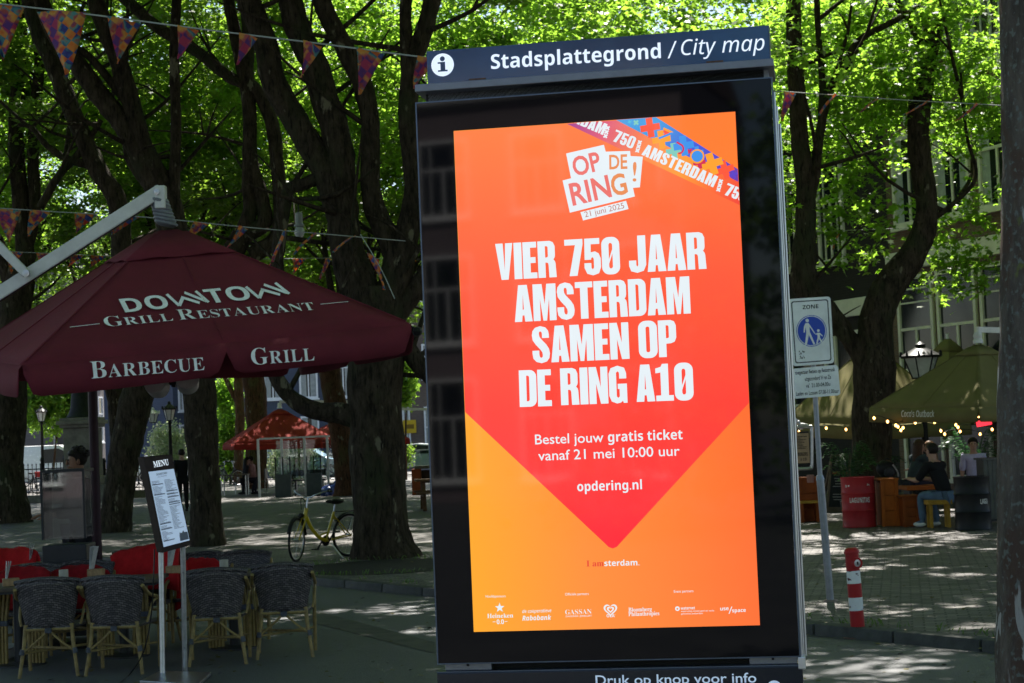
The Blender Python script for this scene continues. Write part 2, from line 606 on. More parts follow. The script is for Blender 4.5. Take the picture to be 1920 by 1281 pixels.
M_PAVE = ground_mat('brick_paving', 'brick')
M_ASPH = ground_mat('asphalt', 'asphalt')
M_KERB = mat('kerb_stone', (.058, .060, .058), .65, var=.3, scale=5, bump=.3, bscale=40)
mb = MB(); mb.add([kp(-400, 0, PZ), kp(400, 0, PZ), kp(400, 500, PZ), kp(-400, 500, PZ)], [(0, 1, 2, 3)])
tag(mb.build('square_paving', M_PAVE), kind='structure')
mb = MB(); mb.add([kp(-400, -.18, 0), kp(400, -.18, 0), kp(400, -300, 0), kp(-400, -300, 0)], [(0, 1, 2, 3)])
tag(mb.build('road', M_ASPH), kind='structure')
mb = MB()
s = -60.0
while s < 40:
    L0 = .98
    a = [kp(s + x, n, z) for z in (-.2, PZ + .004) for n in (-.18 - (.02 if z < 0 else 0), .0) for x in (0, L0)]
    mb.add(a, [(0, 2, 3, 1), (4, 5, 7, 6), (0, 1, 5, 4), (2, 6, 7, 3), (0, 4, 6, 2), (1, 3, 7, 5)])
    s += 1.0
kb = mb.build('kerb', M_KERB, bevel=.02, smooth=True); tag(kb, kind='structure')
# a worn lane line on the road by the terrace
m_line = mat('worn_road_paint', (.105, .10, .08), .7, col2=(.062, .063, .06), scale=3.5)
mb = MB(); ln = [G(600, 1148), G(815, 1205), G(815, 1226), G(520, 1152)]
mb.add([Vector((p.x, p.y, .004)) for p in ln], [(0, 1, 2, 3)])
tag(mb.build('road_line', m_line), kind='structure')
# dark earth in the tree pit by the large trunk
m_soil = mat('dark_soil', (.018, .016, .013), .85, col2=(.04, .037, .03), scale=14, bump=1.0, bscale=30)
for i, (u, v, rx) in enumerate(((730, 1062, 1.6),)):
    c = G(u, v, PZ); mb = MB()
    mb.prism([(rx * cos(a) * (1 + .12 * sin(3 * a + i)), .9 * rx * sin(a) * (1 + .1 * cos(4 * a))) for a in [2 * pi * k / 28 for k in range(28)]], lambda x, y, d: Vector((c.x + x, c.y + y, PZ + .004)), 0, 0)
    tag(mb.build('tree_pit_soil', m_soil), kind='structure')


# ================================================================ houses
M_FRAME = mat('cream_window_paint', (.66, .63, .52), .5, var=.08, scale=4)
M_WFRAME = mat('white_window_paint', (.78, .79, .80), .45, var=.06, scale=4)
M_PANE = mat('window_pane', (.012, .016, .02), .05, var=.3, scale=1.5, spec=.4)
M_CURT = mat('net_curtain', (.34, .36, .35), .8, var=.15, scale=6)


def wallmat(name, c1, c2, mortar, sc=1.0):
    m = bpy.data.materials.new(name); m.use_nodes = True
    t = m.node_tree; b = t.nodes['Principled BSDF']; N = t.nodes.new; L = t.links.new
    tc = N('ShaderNodeTexCoord'); sp = N('ShaderNodeSeparateXYZ'); cb = N('ShaderNodeCombineXYZ')
    L(tc.outputs['Object'], sp.inputs[0]); L(sp.outputs['X'], cb.inputs['X']); L(sp.outputs['Z'], cb.inputs['Y'])
    br = N('ShaderNodeTexBrick'); br.inputs['Brick Width'].default_value = .21; br.inputs['Row Height'].default_value = .065
    br.inputs['Scale'].default_value = 1; br.inputs['Mortar Size'].default_value = .006
    br.inputs['Color1'].default_value = (*c1, 1); br.inputs['Color2'].default_value = (*c2, 1); br.inputs['Mortar'].default_value = (*mortar, 1)
    L(cb.outputs[0], br.inputs['Vector'])
    n = N('ShaderNodeTexNoise'); n.inputs['Scale'].default_value = .6; n.inputs['Detail'].default_value = 7
    L(tc.outputs['Object'], n.inputs['Vector'])
    rp = N('ShaderNodeValToRGB'); rp.color_ramp.elements[0].color = (.6, .6, .6, 1); rp.color_ramp.elements[1].color = (1.2, 1.2, 1.2, 1)
    L(n.outputs['Fac'], rp.inputs['Fac'])
    mx = N('ShaderNodeMixRGB'); mx.blend_type = 'MULTIPLY'; mx.inputs['Fac'].default_value = .6
    L(br.outputs['Color'], mx.inputs['Color1']); L(rp.outputs['Color'], mx.inputs['Color2']); L(mx.outputs['Color'], b.inputs['Base Color'])
    b.inputs['Roughness'].default_value = .8; b.inputs['Specular IOR Level'].default_value = .2
    return m


def house(label, a, b, height, wm, rows, frame, depth=9.0, base=PZ, extra=None, roofh=2.6):
    """a house whose front runs from a (left) to b (right); rows = [(sill z, head z, [(x0, x1, kind)...])]"""
    a, b = Vector((a[0], a[1], 0)), Vector((b[0], b[1], 0))
    X = (b - a).normalized(); Nn = Vector((X.y, -X.x, 0)); Wd = (b - a).length
    t = thing('canal_house', label, 'house', (*((a + b) / 2).xy, base), atan2(X.y, X.x), 'houses around the square')

    def bx(mb, x0, x1, d0, d1, z0, z1):      # local: x along the front from its middle, -y outward
        return mb.box(((x0 + x1) / 2 - Wd / 2, -(d0 + d1) / 2, (z0 + z1) / 2 - base), (x1 - x0, abs(d1 - d0), z1 - z0))
    mb = MB(); bx(mb, 0, Wd, -depth, 0, base - .1, height); mb.build('wall', wm, t)
    mb = MB(); bx(mb, -.08, Wd + .08, -.05, .22, height - .35, height + .15); mb.build('cornice', frame, t, bevel=.03)
    mb = MB(); mb.prism([(-Wd / 2, 0), (Wd / 2, 0), (Wd / 2 - .8, roofh), (-Wd / 2 + .8, roofh)], lambda x, y, d: Vector((x, d, height + .15 - base + y)), .3, depth); mb.build('roof', mat('roof_tiles', (.09, .06, .05), .8, var=.3), t)
    for z0, z1, items in rows:
        for x0, x1, kind in items:
            if kind == 'keystone':
                mb = MB(); w2 = (x1 - x0) / 2; xc = (x0 + x1) / 2 - Wd / 2
                for k in (-1, 0, 1):
                    q = .8 * (w2) * k
                    mb.prism([(xc + q - .09, z0 - base), (xc + q + .09, z0 - base), (xc + q * 1.25 + .13, z1 - base), (xc + q * 1.25 - .13, z1 - base)], lambda x, y, d: Vector((x, -d, y)), -.05, .045)
                mb.build('arch_stones', frame, t); continue
            if kind == 'band':
                mb = MB(); bx(mb, x0, x1, -.05, .14, z0, z1); mb.build('fascia', frame, t, bevel=.02); continue
            fw = .10 if z1 - z0 > 1.2 else .07
            mb = MB()
            bx(mb, x0, x1, -.02, .07, z1 - fw, z1); bx(mb, x0, x0 + fw, -.02, .07, z0, z1 - fw); bx(mb, x1 - fw, x1, -.02, .07, z0, z1 - fw)
            bx(mb, x0 + fw, x1 - fw, -.02, .07, z0, z0 + fw)
            if kind in ('sash', 'shop', 'grid', 'curtain'):
                zm = z0 + (z1 - z0) * (.62 if kind != 'shop' else .45)
                bx(mb, x0 + fw, x1 - fw, -.02, .05, zm - .035, zm + .035)
                if kind != 'shop': bx(mb, (x0 + x1) / 2 - .035, (x0 + x1) / 2 + .035, -.02, .048, z0 + fw, zm - .035)
                if kind == 'shop':
                    for q in (.72, .86): bx(mb, x0 + fw, x1 - fw, -.02, .04, z0 + (z1 - z0) * q - .02, z0 + (z1 - z0) * q + .02)
                    bx(mb, (x0 + x1) / 2 - .04, (x0 + x1) / 2 + .04, -.02, .048, z0 + fw, zm - .035)
                if kind == 'grid':
                    for q in (.25, .75):
                        xx = x0 + (x1 - x0) * q; bx(mb, xx - .02, xx + .02, -.02, .04, z0 + fw, z1 - fw)
            f = mb.build('window_frame', frame, t)
            mb = MB(); bx(mb, x0 + fw * .6, x1 - fw * .6, -.02, .012, z0 + fw * .6, z1 - fw * .6); mb.build('pane', M_PANE, f)
            if kind in ('sash', 'curtain'):
                mb = MB()
                cw = (x1 - x0) * (.22 if kind == 'sash' else .3)
                zt = z1 - fw if kind != 'shop' else z0 + (z1 - z0) * .45
                for xa, xb in ((x0 + fw, x0 + fw + cw), (x1 - fw - cw, x1 - fw)):
                    rows_ = [[Vector((xa + (xb - xa) * k / 10 - Wd / 2, -(.018 + .005 * (k % 2)), z - base)) for k in range(11)] for z in (z0 + fw, zt)]
                    mb.grid(rows_)
                mb.build('curtain', M_CURT, f)
            mb = MB(); bx(mb, x0 - .06, x1 + .06, -.02, .13, z0 - .09, z0 - .002); mb.build('sill', frame, f)
    if extra: extra(t, bx)
    return t


RB = wallmat('brown_brick_wall', (.12, .075, .05), (.17, .105, .072), (.14, .125, .105))
DK = wallmat('dark_painted_brick', (.028, .024, .022), (.036, .03, .028), (.022, .02, .02))
NV = wallmat('navy_painted_brick', (.072, .086, .125), (.08, .096, .14), (.06, .07, .10))
GR = wallmat('grey_brown_brick', (.18, .155, .145), (.22, .19, .18), (.18, .17, .16))
BW = wallmat('brown_brick_front', (.13, .095, .08), (.16, .12, .10), (.14, .13, .12))

# right: brown brick house with tall cream windows, and a dark one beside it
fd = Vector((-.383, .924, 0))
pa = Vector((10.4, 42.0, 0)) + fd * 2.7        # joint between the two houses
pb = Vector((10.4, 42.0, 0)) - fd * 9.0
Wd = (pa - pb).length
win = []
for x in (.35, 2.05, 3.75, 5.45, 7.2, 9.0): win.append((x, x + 1.35, 'sash'))
rows = [(3.0, 5.35, [(.3, 1.75, 'shop'), (1.9, 3.4, 'shop'), (3.55, 5.1, 'shop'), (5.25, 6.8, 'shop'), (7.0, 8.6, 'shop'), (8.8, 10.4, 'shop')]),
        (.45, 2.7, [(.3, 1.9, 'plain'), (2.1, 3.7, 'plain'), (4.0, 5.6, 'plain')]),
        (5.5, 5.95, [(0.0, Wd, 'band')]),
        (6.55, 8.75, win), (9.0, 9.42, [(x0 - .05, x1 + .05, 'keystone') for x0, x1, k in win]),
        (9.75, 10.0, [(0, Wd, 'band')]), (10.35, 12.3, [(x0, x1, 'grid') for x0, x1, k in win])]
house('brown brick house with tall cream sash windows and arch stones behind the olive parasols', pa, pb, 12.6, RB, rows, M_FRAME, roofh=.5)
pc = pa + fd * 7.2
Wd = (pa - pc).length
rows = [(6.0, 8.6, [(.5, 1.7, 'grid'), (2.3, 3.5, 'grid'), (4.1, 5.3, 'grid')]), (4.55, 5.0, [(0, Wd, 'band')]), (2.3, 4.2, [(.4, 2.0, 'plain'), (2.4, 4.2, 'plain'), (4.6, 6.2, 'plain')]), (9.6, 11.6, [(.5, 1.7, 'grid'), (2.3, 3.5, 'grid'), (4.1, 5.3, 'grid')])]
house('dark painted house with barred windows beyond the tree behind the zone sign', pc, pa, 12.2, DK, rows, M_FRAME, roofh=.5)

# left and middle: the far row across the street
def X_at(u, Y): return P(u, 800, Y).x


YF = 104.0
def front(u0, u1, Y0, Y1): return (X_at(u0, Y0), Y0), (X_at(u1, Y1), Y1)


def simple_rows(Wd, n, spec, kind='sash', fr=.5):
    st = Wd / n
    return [(z0, z1, [(st * (i + .5) - st * fr / 2, st * (i + .5) + st * fr / 2, kind) for i in range(n)]) for z0, z1 in spec]


def row(label, u0, u1, Y0, Y1, hgt, wm, n, spec, fr=.5, kind='curtain'):
    a, b = front(u0, u1, Y0, Y1)
    Wd = sqrt((a[0] - b[0]) ** 2 + (a[1] - b[1]) ** 2)
    return house(label, a, b, hgt, wm, simple_rows(Wd, n, spec, kind, fr), M_WFRAME)


house('pale sunlit house across the road behind the viewer, mirrored in the display glass', (-9.5, -38), (-21, -38), 12.0, wallmat('pale_plaster_wall', (.22, .18, .19), (.25, .20, .22), (.2, .17, .18)), simple_rows(11.5, 4, [(4.6, 7.2), (.6, 3.6), (8.3, 10.6)], 'grid', .55), M_WFRAME, base=0.0)
row('navy painted house behind the red parasols', 480, 742, 100, 104, 13, NV, 4, [(4.3, 7.0), (.5, 3.3), (8.2, 10.4)], .52)
row('brown brick house beside the kiosk edge, right of the big trunk', 742, 905, 104, 104, 12.5, BW, 4, [(5.2, 7.2), (.5, 3.6), (8.4, 10.4)], .36)
row('dark slate coloured house with white windows behind the flowering bush', 326, 498, 108, 112, 13, NV, 5, [(7.0, 9.6), (4.0, 6.3), (.8, 3.2), (10.4, 12.2)], .46)
row('grey brown house row seen at a slant behind the leaning trunk', 178, 330, 118, 150, 15, GR, 9, [(6.6, 9.6), (2.4, 5.4), (10.6, 13.2)], .42)
row('grey house with tall narrow white windows behind the statue', 96, 150, 116, 128, 8.6, GR, 5, [(4.4, 6.9), (1.2, 3.4)], .4)
row('dark grey house behind the lantern at the far left', -60, 92, 122, 122, 9.0, NV, 6, [(4.6, 6.8), (1.2, 3.2)], .4)

# ================================================================ information kiosk
def kiosk():
    O = Vector((-0.16418, 5.9665, 1.3501))        # lower left corner of the display
    KX = Vector((0.98685, -0.16161, 0)).normalized()
    KN = Vector((KX.y, -KX.x, 0))                 # towards the viewer

    def F(x, z, d):
        return O + KX * x + KN * d + Vector((0, 0, z))
    rz = atan2(KX.y, KX.x)
    base = F(.46, -1.35, -.13)
    k = thing('information_kiosk', 'tall black city information pillar with a lit orange advertising display', 'kiosk', base, rz)
    alu = mat('brushed_grey_metal', (.20, .215, .24), .42, .75, var=.12, scale=14, bump=.03, bscale=200)
    edge = mat('panel_edge_metal', (.10, .13, .18), .35, .8, var=.1)
    dark = mat('dark_housing', (.012, .013, .014), .55, var=.2)
    black = mat('black_display_glass', (.003, .003, .004), .03, spec=.20)
    silver = mat('pale_aluminium', (.62, .63, .64), .33, .85, var=.06, scale=30)
    navy = mat('navy_enamel_with_sky', (.022, .085, .19), .07, spec=.5, var=.22, scale=2)  # navy panel; the blue of the reflected sky is put into its base colour
    navy2 = mat('navy_lower_panel', (.005, .011, .018), .09, spec=.5, var=.25, scale=3)
    white = mat('backlit_sign_lettering', (.78, .82, .88), .35, emit=(.72, .80, .92), es=SCR * .85)
    white2 = mat('sign_lettering_white', (.72, .80, .9), .35, emit=(.55, .72, .9), es=SCR * .35)

    def bx(mb, x0, x1, z0, z1, d0, d1):
        a = [F(x, z, d) for d in (d0, d1) for z in (z0, z1) for x in (x0, x1)]
        return mb.add(a, [(0, 2, 3, 1), (4, 5, 7, 6), (0, 1, 5, 4), (2, 6, 7, 3), (0, 4, 6, 2), (1, 3, 7, 5)])

    def part(name, mb, m, par=k, **kw):
        return mb.build(name, m, par, world=True, **kw)
    # core, base and lower panel
    mb = MB(); bx(mb, -.1, 1.03, -1.27, 1.80, -.27, -.045); part('housing', mb, dark, bevel=.006)
    mb = MB(); bx(mb, -.16, 1.09, -1.35, -1.27, -.32, .06); part('base_plinth', mb, alu, bevel=.008)
    mb = MB(); bx(mb, -.129, 1.056, -1.27, -.131, -.043, 0.0); lp = part('lower_panel', mb, navy2, bevel=.004)
    mb = MB(); textmesh(mb, 'Druk op knop voor info', PLAIN, (.3935, -.1795), (.9085, -.1805), .0305, F, .0012, off=.008); part('panel_lettering', mb, white2, lp)
    mb = MB(); mb.prism(circ(.964, -.1995, .024), F, .0004, .0012, [circ(.964, -.1995, .016)]); part('button_ring', mb, white2, lp)
    mb = MB(); mb.prism(circ(.964, -.1995, .013), F, .0, .008); part('push_button', mb, silver, lp)
    mb = MB(); bx(mb, -.129, 1.056, -.1308, -.1268, -.04, .0015); part('panel_rim', mb, edge, lp)
    for x0, x1 in ((-.1027, .052), (.889, 1.0405)):
        mb = MB(); bx(mb, x0, x1, -.126, -.1035, -.04, -.012); b = part('mounting_block', mb, alu, bevel=.002)
        mb = MB(); bx(mb, (x0 + x1) / 2 - .005, (x0 + x1) / 2 + .003, -.112, -.1045, -.013, -.008); part('screw', mb, dark, b)
    # glass panel with its metal edge
    mb = MB(); bx(mb, -.121, 1.047, -.099, 1.7495, -.03, 0.0); gp = part('glass_panel', mb, black)
    mb = MB()
    bx(mb, -.126, -.1215, -.1035, 1.754, -.034, .0025); bx(mb, 1.0475, 1.052, -.1035, 1.754, -.034, .0025)
    bx(mb, -.1215, 1.0475, 1.750, 1.754, -.034, .0025); bx(mb, -.1215, 1.0475, -.1035, -.0995, -.034, .0025)
    part('panel_edge', mb, edge, gp)
    for dx, dd, wd in ((1.0532, -.02, .004), (1.0590, -.06, .0035), (1.0655, -.11, .0042)):
        mb = MB(); mb.tube([F(dx + wd * .2, -.1035 + dd * .1, dd - .012), F(dx + wd * .2, 1.73 + dd, dd - .012)], wd * 1.15, n=10); part('side_trim', mb, silver, smooth=True)
    mb = MB(); bx(mb, 1.0425, 1.066, -.142, -.1035, -.07, .004); part('hinge_bracket', mb, silver, bevel=.003)
    # ledge, neck and header
    mb = MB(); bx(mb, -.09, 1.04, 1.7545, 1.787, -.2, -.045); part('neck', mb, alu)
    mb = MB(); bx(mb, -.123, 1.0585, 1.787, 1.8125, -.27, .012); lg = part('ledge', mb, alu, bevel=.003)
    rust = mat('rusty_tab', (.12, .07, .05), .7, var=.4, scale=60)
    for x in (.0588, .8422):
        mb = MB(); bx(mb, x, x + .055, 1.8128, 1.8195, -.02, .004); part('tab', mb, rust, lg)
    mb = MB(); bx(mb, -.0857, 1.047, 1.8128, 1.9277, -.17, -.022); hd = part('header_panel', mb, navy, bevel=.0015)
    mb = MB(); bx(mb, 1.0473, 1.0488, 1.8128, 1.929, -.172, -.020); part('header_edge', mb, alu, hd)
    D = -.0205
    mb = MB()
    textmesh(mb, 'Stadsplattegrond', BOLD, (.131, 1.8517), (.695, 1.8462), .0485, F, D)
    mb.add([F(.7165, 1.8433, D), F(.7225, 1.8433, D), F(.7485, 1.8986, D), F(.7425, 1.8986, D)], [(0, 1, 2, 3)])
    textmesh(mb, 'City map', ITAL, (.7615, 1.8502), (1.0315, 1.8478), .0505, F, D)
    part('header_lettering', mb, white, hd)
    mb = MB(); cx, cz = -.0325, 1.8778
    inner = [(cx + a, cz + b) for a, b in ((-.0165, -.0225), (.0165, -.0225), (.0165, -.017), (.0088, -.017), (.0088, .010), (-.0165, .010), (-.0165, .0045), (-.0075, .0045), (-.0075, -.017), (-.0165, -.017))]
    mb.prism(circ(cx, cz, .0385), F, D, D, [inner, circ(cx, cz + .0205, .0085, 14)])
    part('information_symbol', mb, white, hd)

    # ------------------------------------------------ the picture on the display
    def grad(name, c0, c1, ax, lo, hi, mid=None, ax2=None):
        m = mat(name, (.004, .004, .004), .04, emit=(1, 1, 1), es=SCR, spec=.35)
        t = m.node_tree
        tc = t.nodes.new('ShaderNodeTexCoord')
        dp = t.nodes.new('ShaderNodeVectorMath'); dp.operation = 'DOT_PRODUCT'
        dp.inputs[1].default_value = ax
        mr = t.nodes.new('ShaderNodeMapRange'); mr.inputs['From Min'].default_value = lo; mr.inputs['From Max'].default_value = hi
        r = t.nodes.new('ShaderNodeValToRGB')
        r.color_ramp.elements[0].color = (*lin(*c0), 1); r.color_ramp.elements[1].color = (*lin(*c1), 1)
        if mid:
            for pos, c in mid:
                e = r.color_ramp.elements.new(pos); e.color = (*lin(*c), 1)
        t.links.new(tc.outputs['Object'], dp.inputs[0])
        t.links.new(dp.outputs['Value'], mr.inputs['Value'])
        t.links.new(mr.outputs[0], r.inputs['Fac'])
        t.links.new(r.outputs['Color'], t.nodes['Principled BSDF'].inputs['Emission Color'])
        return m
    # thing-local coordinates: x = picture x - .46, z = picture z + 1.35
    SW, SH = .9281, 1.65
    bg = grad('display_orange', (255, 175, 38), (255, 112, 52), (1, 0, 0.05), -.46, .46 + .1, [(.45, (255, 146, 60))])
    red = grad('display_red', (255, 42, 58), (255, 128, 66), (0, 0, 1), 1.60, 3.0, [(.13, (255, 58, 62)), (.33, (255, 68, 58)), (.62, (255, 92, 60))])
    wht = ematt('display_white', (236, 246, 252), .96)
    mb = MB(); bx(mb, 0, SW, 0, SH, 0.0002, .0008); sc = part('display_screen', mb, bg)

    def art(name, mb, m): return part(name, mb, m, sc)
    LY = [.0010, .0016, .0022, .0028, .0034]
    mb = MB(); mb.prism([(.001, .7183), (.4455, .2725), (.455, .2625), (.4686, .2575), (.482, .2625), (.4915, .2725), (.9271, .7085), (.9271, 1.649), (.001, 1.649)], F, LY[0], LY[0]); art('red_heart_shape', mb, red)
    # corner triangle and ribbons
    pink = grad('ribbon_gradient', (150, 60, 150), (238, 52, 62), (.87, 0, -.49), -1.55, -.88, [(.2, (225, 95, 120)), (.42, (255, 140, 80)), (.62, (255, 160, 60)), (.8, (255, 110, 60))])
    mb = MB(); mb.prism([(.5413, 1.649), (.6672, 1.649), (.9271, 1.46), (.9271, 1.649)], F, LY[0] + .0003, LY[0] + .0003); art('corner_triangle', mb, ematt('display_corner_orange', (255, 128, 52)))
    multi = grad('ribbon_pattern_ground', (70, 160, 225), (200, 50, 90), (.8, 0, -.6), -1.62, -.98, [(.25, (72, 92, 220)), (.5, (112, 62, 170)), (.75, (200, 60, 110)), (.9, (240, 80, 50))])
    mb = MB(); mb.prism([(.5413, 1.6492), (.672, 1.6492), (.9271, 1.463), (.9271, 1.421), (.8152, 1.4834)], F, LY[1], LY[1]); art('pattern_ribbon', mb, multi)
    mb = MB(); mb.prism([(.3796, 1.6475), (.5413, 1.6475), (.9271, 1.4215), (.9271, 1.3464)], F, LY[1] + .0002, LY[1] + .0002); art('text_ribbon', mb, pink)
    an = atan2(-.55, .87)

    def local(px, pz, a):
        return lambda x, y, d: F(px + x * cos(a) - y * sin(a), pz + x * sin(a) + y * cos(a), d)
    plus = lambda s: [(-s, -s / 3), (-s / 3, -s / 3), (-s / 3, -s), (s / 3, -s), (s / 3, -s / 3), (s, -s / 3), (s, s / 3), (s / 3, s / 3), (s / 3, s), (-s / 3, s), (-s / 3, s / 3), (-s, s / 3)]
    cells = {'aqua': (80, 190, 220), 'coral': (255, 90, 62), 'amber': (255, 165, 50), 'sky': (66, 150, 235), 'violet': (96, 70, 200), 'mint': (130, 205, 190), 'crimson': (215, 50, 85)}
    CM = {n: ematt('display_' + n, c) for n, c in cells.items()}
    class One:
        def __init__(s, n): s.n = n
        def prism(s, *a): q = MB(); q.prism(*a); art('ribbon_pattern_piece', q, CM[s.n])
        def add(s, *a): q = MB(); q.add(*a); art('ribbon_pattern_piece', q, CM[s.n])
    sets = {n: One(n) for n in cells}
    for n, px, pz, s, a in (('coral', .651, 1.6165, .032, .1), ('amber', .686, 1.575, .03, .1), ('sky', .757, 1.550, .033, .1), ('mint', .725, 1.535, .026, .1), ('amber', .845, 1.485, .036, .25), ('crimson', .805, 1.492, .02, .1), ('coral', .886, 1.463, .03, .25), ('violet', .913, 1.446, .014, .3), ('mint', .606, 1.636, .0095, .785), ('aqua', .585, 1.64, .006, .3), ('crimson', .775, 1.53, .010, .785), ('coral', .704, 1.594, .014, .785), ('sky', .800, 1.525, .020, .1)):
        sets[n].prism(plus(s), local(px, pz, a), LY[2] + rnd.random() * .0004, LY[2])
    rg = local(.799, 1.5125, 0)
    sets['amber'].prism(circ(0, 0, .0235), rg, LY[3], LY[3], [circ(0, 0, .0185)])
    sets['sky'].prism(circ(0, 0, .0180), rg, LY[3], LY[3])
    arc = lambda x, y: [(x, y)]
    tb = lambda mb, pts, wd, d: [mb.add([F(a[0] + n[0], a[1] + n[1], d), F(b[0] + n[0], b[1] + n[1], d), F(b[0] - n[0], b[1] - n[1], d), F(a[0] - n[0], a[1] - n[1], d)], [(0, 1, 2, 3)]) for a, b in zip(pts, pts[1:]) for q in [sqrt((b[0] - a[0]) ** 2 + (b[1] - a[1]) ** 2)] for n in [(-(b[1] - a[1]) / q * wd, (b[0] - a[0]) / q * wd)]]
    tb(sets['amber'], [(.694, 1.611), (.7235, 1.594)], .0035, LY[3] + .0002); tb(sets['sky'], [(.7235, 1.594), (.677, 1.579)], .0035, LY[3] + .0003)
    tb(sets['crimson'], [(.735, 1.563)] + [(.742 + .014 * cos(radians(t)), 1.541 + .015 * sin(radians(t))) for t in range(70, -130, -25)], .003, LY[3] + .0002)
    mb = MB()
    condensed(mb, 'AMSTERDAM', (.6185, 1.5300), (.8455, 1.4085), .0385, F, LY[3], gap=.06)
    condensed(mb, '750', (.5235, 1.5822), (.5895, 1.5505), .0395, F, LY[3], slash=False, gap=.05)
    condensed(mb, 'RDAM', (.3980, 1.6520), (.4955, 1.6025), .0385, F, LY[3], gap=.05)
    for cx, cz in ((.5083, 1.6119), (.6107, 1.5574), (.8667, 1.4134)):
        for j in (-1, 0, 1):
            mb.prism([(a * 1.0, b) for a, b in plus(.0078)], local(cx + j * .0042, cz + j * .0130, .50), LY[3] + .0001 * (j + 1), LY[3] + .0001 * (j + 1))
    # '750' running off the picture edge: the last 0 is cut by the frame
    condensed(mb, '750', (.8765, 1.3842), (.9425, 1.3525), .0395, F, LY[3], slash=False, gap=.05)
    mb.clip([(F(.9268, 0, 0), KX), (F(0, 1.6488, 0), Vector((0, 0, 1)))])
    art('ribbon_lettering', mb, wht)
    # OP DE RING! badge
    mb = MB()
    for i, q in enumerate(([(.3721, 1.5502), (.4976, 1.5705), (.5158, 1.4848), (.3868, 1.4551)], [(.5022, 1.5475), (.5824, 1.5445), (.586, 1.4703), (.506, 1.4705)], [(.5723, 1.5291), (.6229, 1.5231), (.609, 1.4238), (.5659, 1.4224)], [(.3567, 1.4621), (.5725, 1.5035), (.5913, 1.3948), (.3761, 1.3548)], [(.4108, 1.3544), (.562, 1.3825), (.569, 1.3552), (.4184, 1.3266)])):
        mb.prism(q, F, LY[2] + i * .0001, LY[2] + i * .0001)
    art('badge_white', mb, wht)
    bp = ematt('badge_pink', (238, 118, 112)); bo = ematt('badge_orange', (236, 146, 92))
    mb = MB(); textmesh(mb, 'OP', PLAIN, (.3975, 1.4735), (.488, 1.4900), .060, F, LY[3], off=.022)
    textmesh(mb, 'RIN', PLAIN, (.387, 1.3785), (.517, 1.4005), .070, F, LY[3], off=.022); art('badge_lettering_pink', mb, bp)
    mb = MB(); textmesh(mb, 'DE', PLAIN, (.512, 1.4895), (.571, 1.4878), .0455, F, LY[3], off=.02)
    textmesh(mb, 'G', PLAIN, (.521, 1.4000), (.5705, 1.4085), .066, F, LY[3], off=.022)
    textmesh(mb, '!', BOLD, (.586, 1.4445), (.5985, 1.4437), .066, F, LY[3]); art('badge_lettering_orange', mb, bo)
    mb = MB(); textmesh(mb, '21 juni 2025', PLAIN, (.426, 1.3365), (.556, 1.3590), .0185, F, LY[3]); art('date_lettering', mb, ematt('date_brown', (190, 120, 105)))
    # headline
    mb = MB()
    for wd, x0, x1 in (('VIER', .1237, .3240), ('750', .3529, .5330), ('JAAR', .5625, .8123)): condensed(mb, wd, (x0, 1.1468), (x1, 1.1464), .1200, F, LY[2], gap=.03)
    condensed(mb, 'AMSTERDAM', (.1792, 1.0060), (.7548, 1.0050), .1205, F, LY[2], gap=.03)
    for wd, x0, x1 in (('SAMEN', .2330, .5506), ('OP', .5817, .7042)): condensed(mb, wd, (x0, .8685), (x1, .8680), .1190, F, LY[2], gap=.03)
    for wd, x0, x1 in (('DE', .1835, .2900), ('RING', .3203, .5375), ('A10', .5672, .7520)): condensed(mb, wd, (x0, .7272), (x1, .7260), .1200, F, LY[2], gap=.03)
    art('headline_lettering', mb, wht)
    mb = MB()
    textmesh(mb, 'Bestel jouw', PLAIN, (.2292, .6035), (.4538, .6024), .0315, F, LY[2], off=.006)
    textmesh(mb, 'gratis ticket', BOLD, (.4685, .6022), (.7100, .6012), .0310, F, LY[2])
    art('ticket_lettering', mb, wht); mb = MB()
    textmesh(mb, 'vanaf 21 mei 10:00 uur', PLAIN, (.2375, .5503), (.6985, .5490), .0315, F, LY[2], off=.006)
    art('date_line_lettering', mb, wht); mb = MB()
    textmesh(mb, 'opdering.nl', BOLD, (.3612, .4460), (.5718, .4452), .0300, F, LY[2])
    art('address_lettering', mb, wht)
    mb = MB(); textmesh(mb, 'I am', SERIF, (.3806, .2022), (.4365, .2016), .0190, F, LY[1]); art('city_mark_red', mb, ematt('city_mark_red', (232, 58, 52)))
    mb = MB(); textmesh(mb, 'sterdam.', BOLD, (.4385, .2016), (.5522, .2010), .0185, F, LY[1]); art('city_mark_white', mb, wht)
    # sponsor row
    mb = MB(); t = LY[1]
    textmesh(mb, 'Hoofdsponsors', PLAIN, (.0444, .1105), (.1105, .1100), .0082, F, t)
    art('sponsor_heading', mb, wht); mb = MB()
    textmesh(mb, 'Officiële partners', PLAIN, (.3062, .1104), (.3835, .1104), .0082, F, t)
    art('sponsor_heading', mb, wht); mb = MB()
    textmesh(mb, 'Event partners', PLAIN, (.6594, .1100), (.7218, .1104), .0082, F, t)
    art('sponsor_mark', mb, wht); mb = MB()
    mb.prism([(.0894 + (.0165 if k % 2 == 0 else .0066) * sin(k * pi / 5), .0765 + (.0165 if k % 2 == 0 else .0066) * cos(k * pi / 5)) for k in range(10)], F, t, t)
    textmesh(mb, 'Heineken', SERIF, (.0468, .0440), (.1329, .0440), .0135, F, t)
    textmesh(mb, '0.0', BOLD, (.0775, .0235), (.1015, .0235), .0150, F, t)
    for x in (.0643, .1043): mb.prism(rr(x, .0305, x + .009, .0322, 0), F, t, t)
    art('sponsor_mark', mb, wht); mb = MB()
    textmesh(mb, 'de coöperatieve', ITAL, (.1632, .0577), (.2592, .0583), .0105, F, t, off=.008)
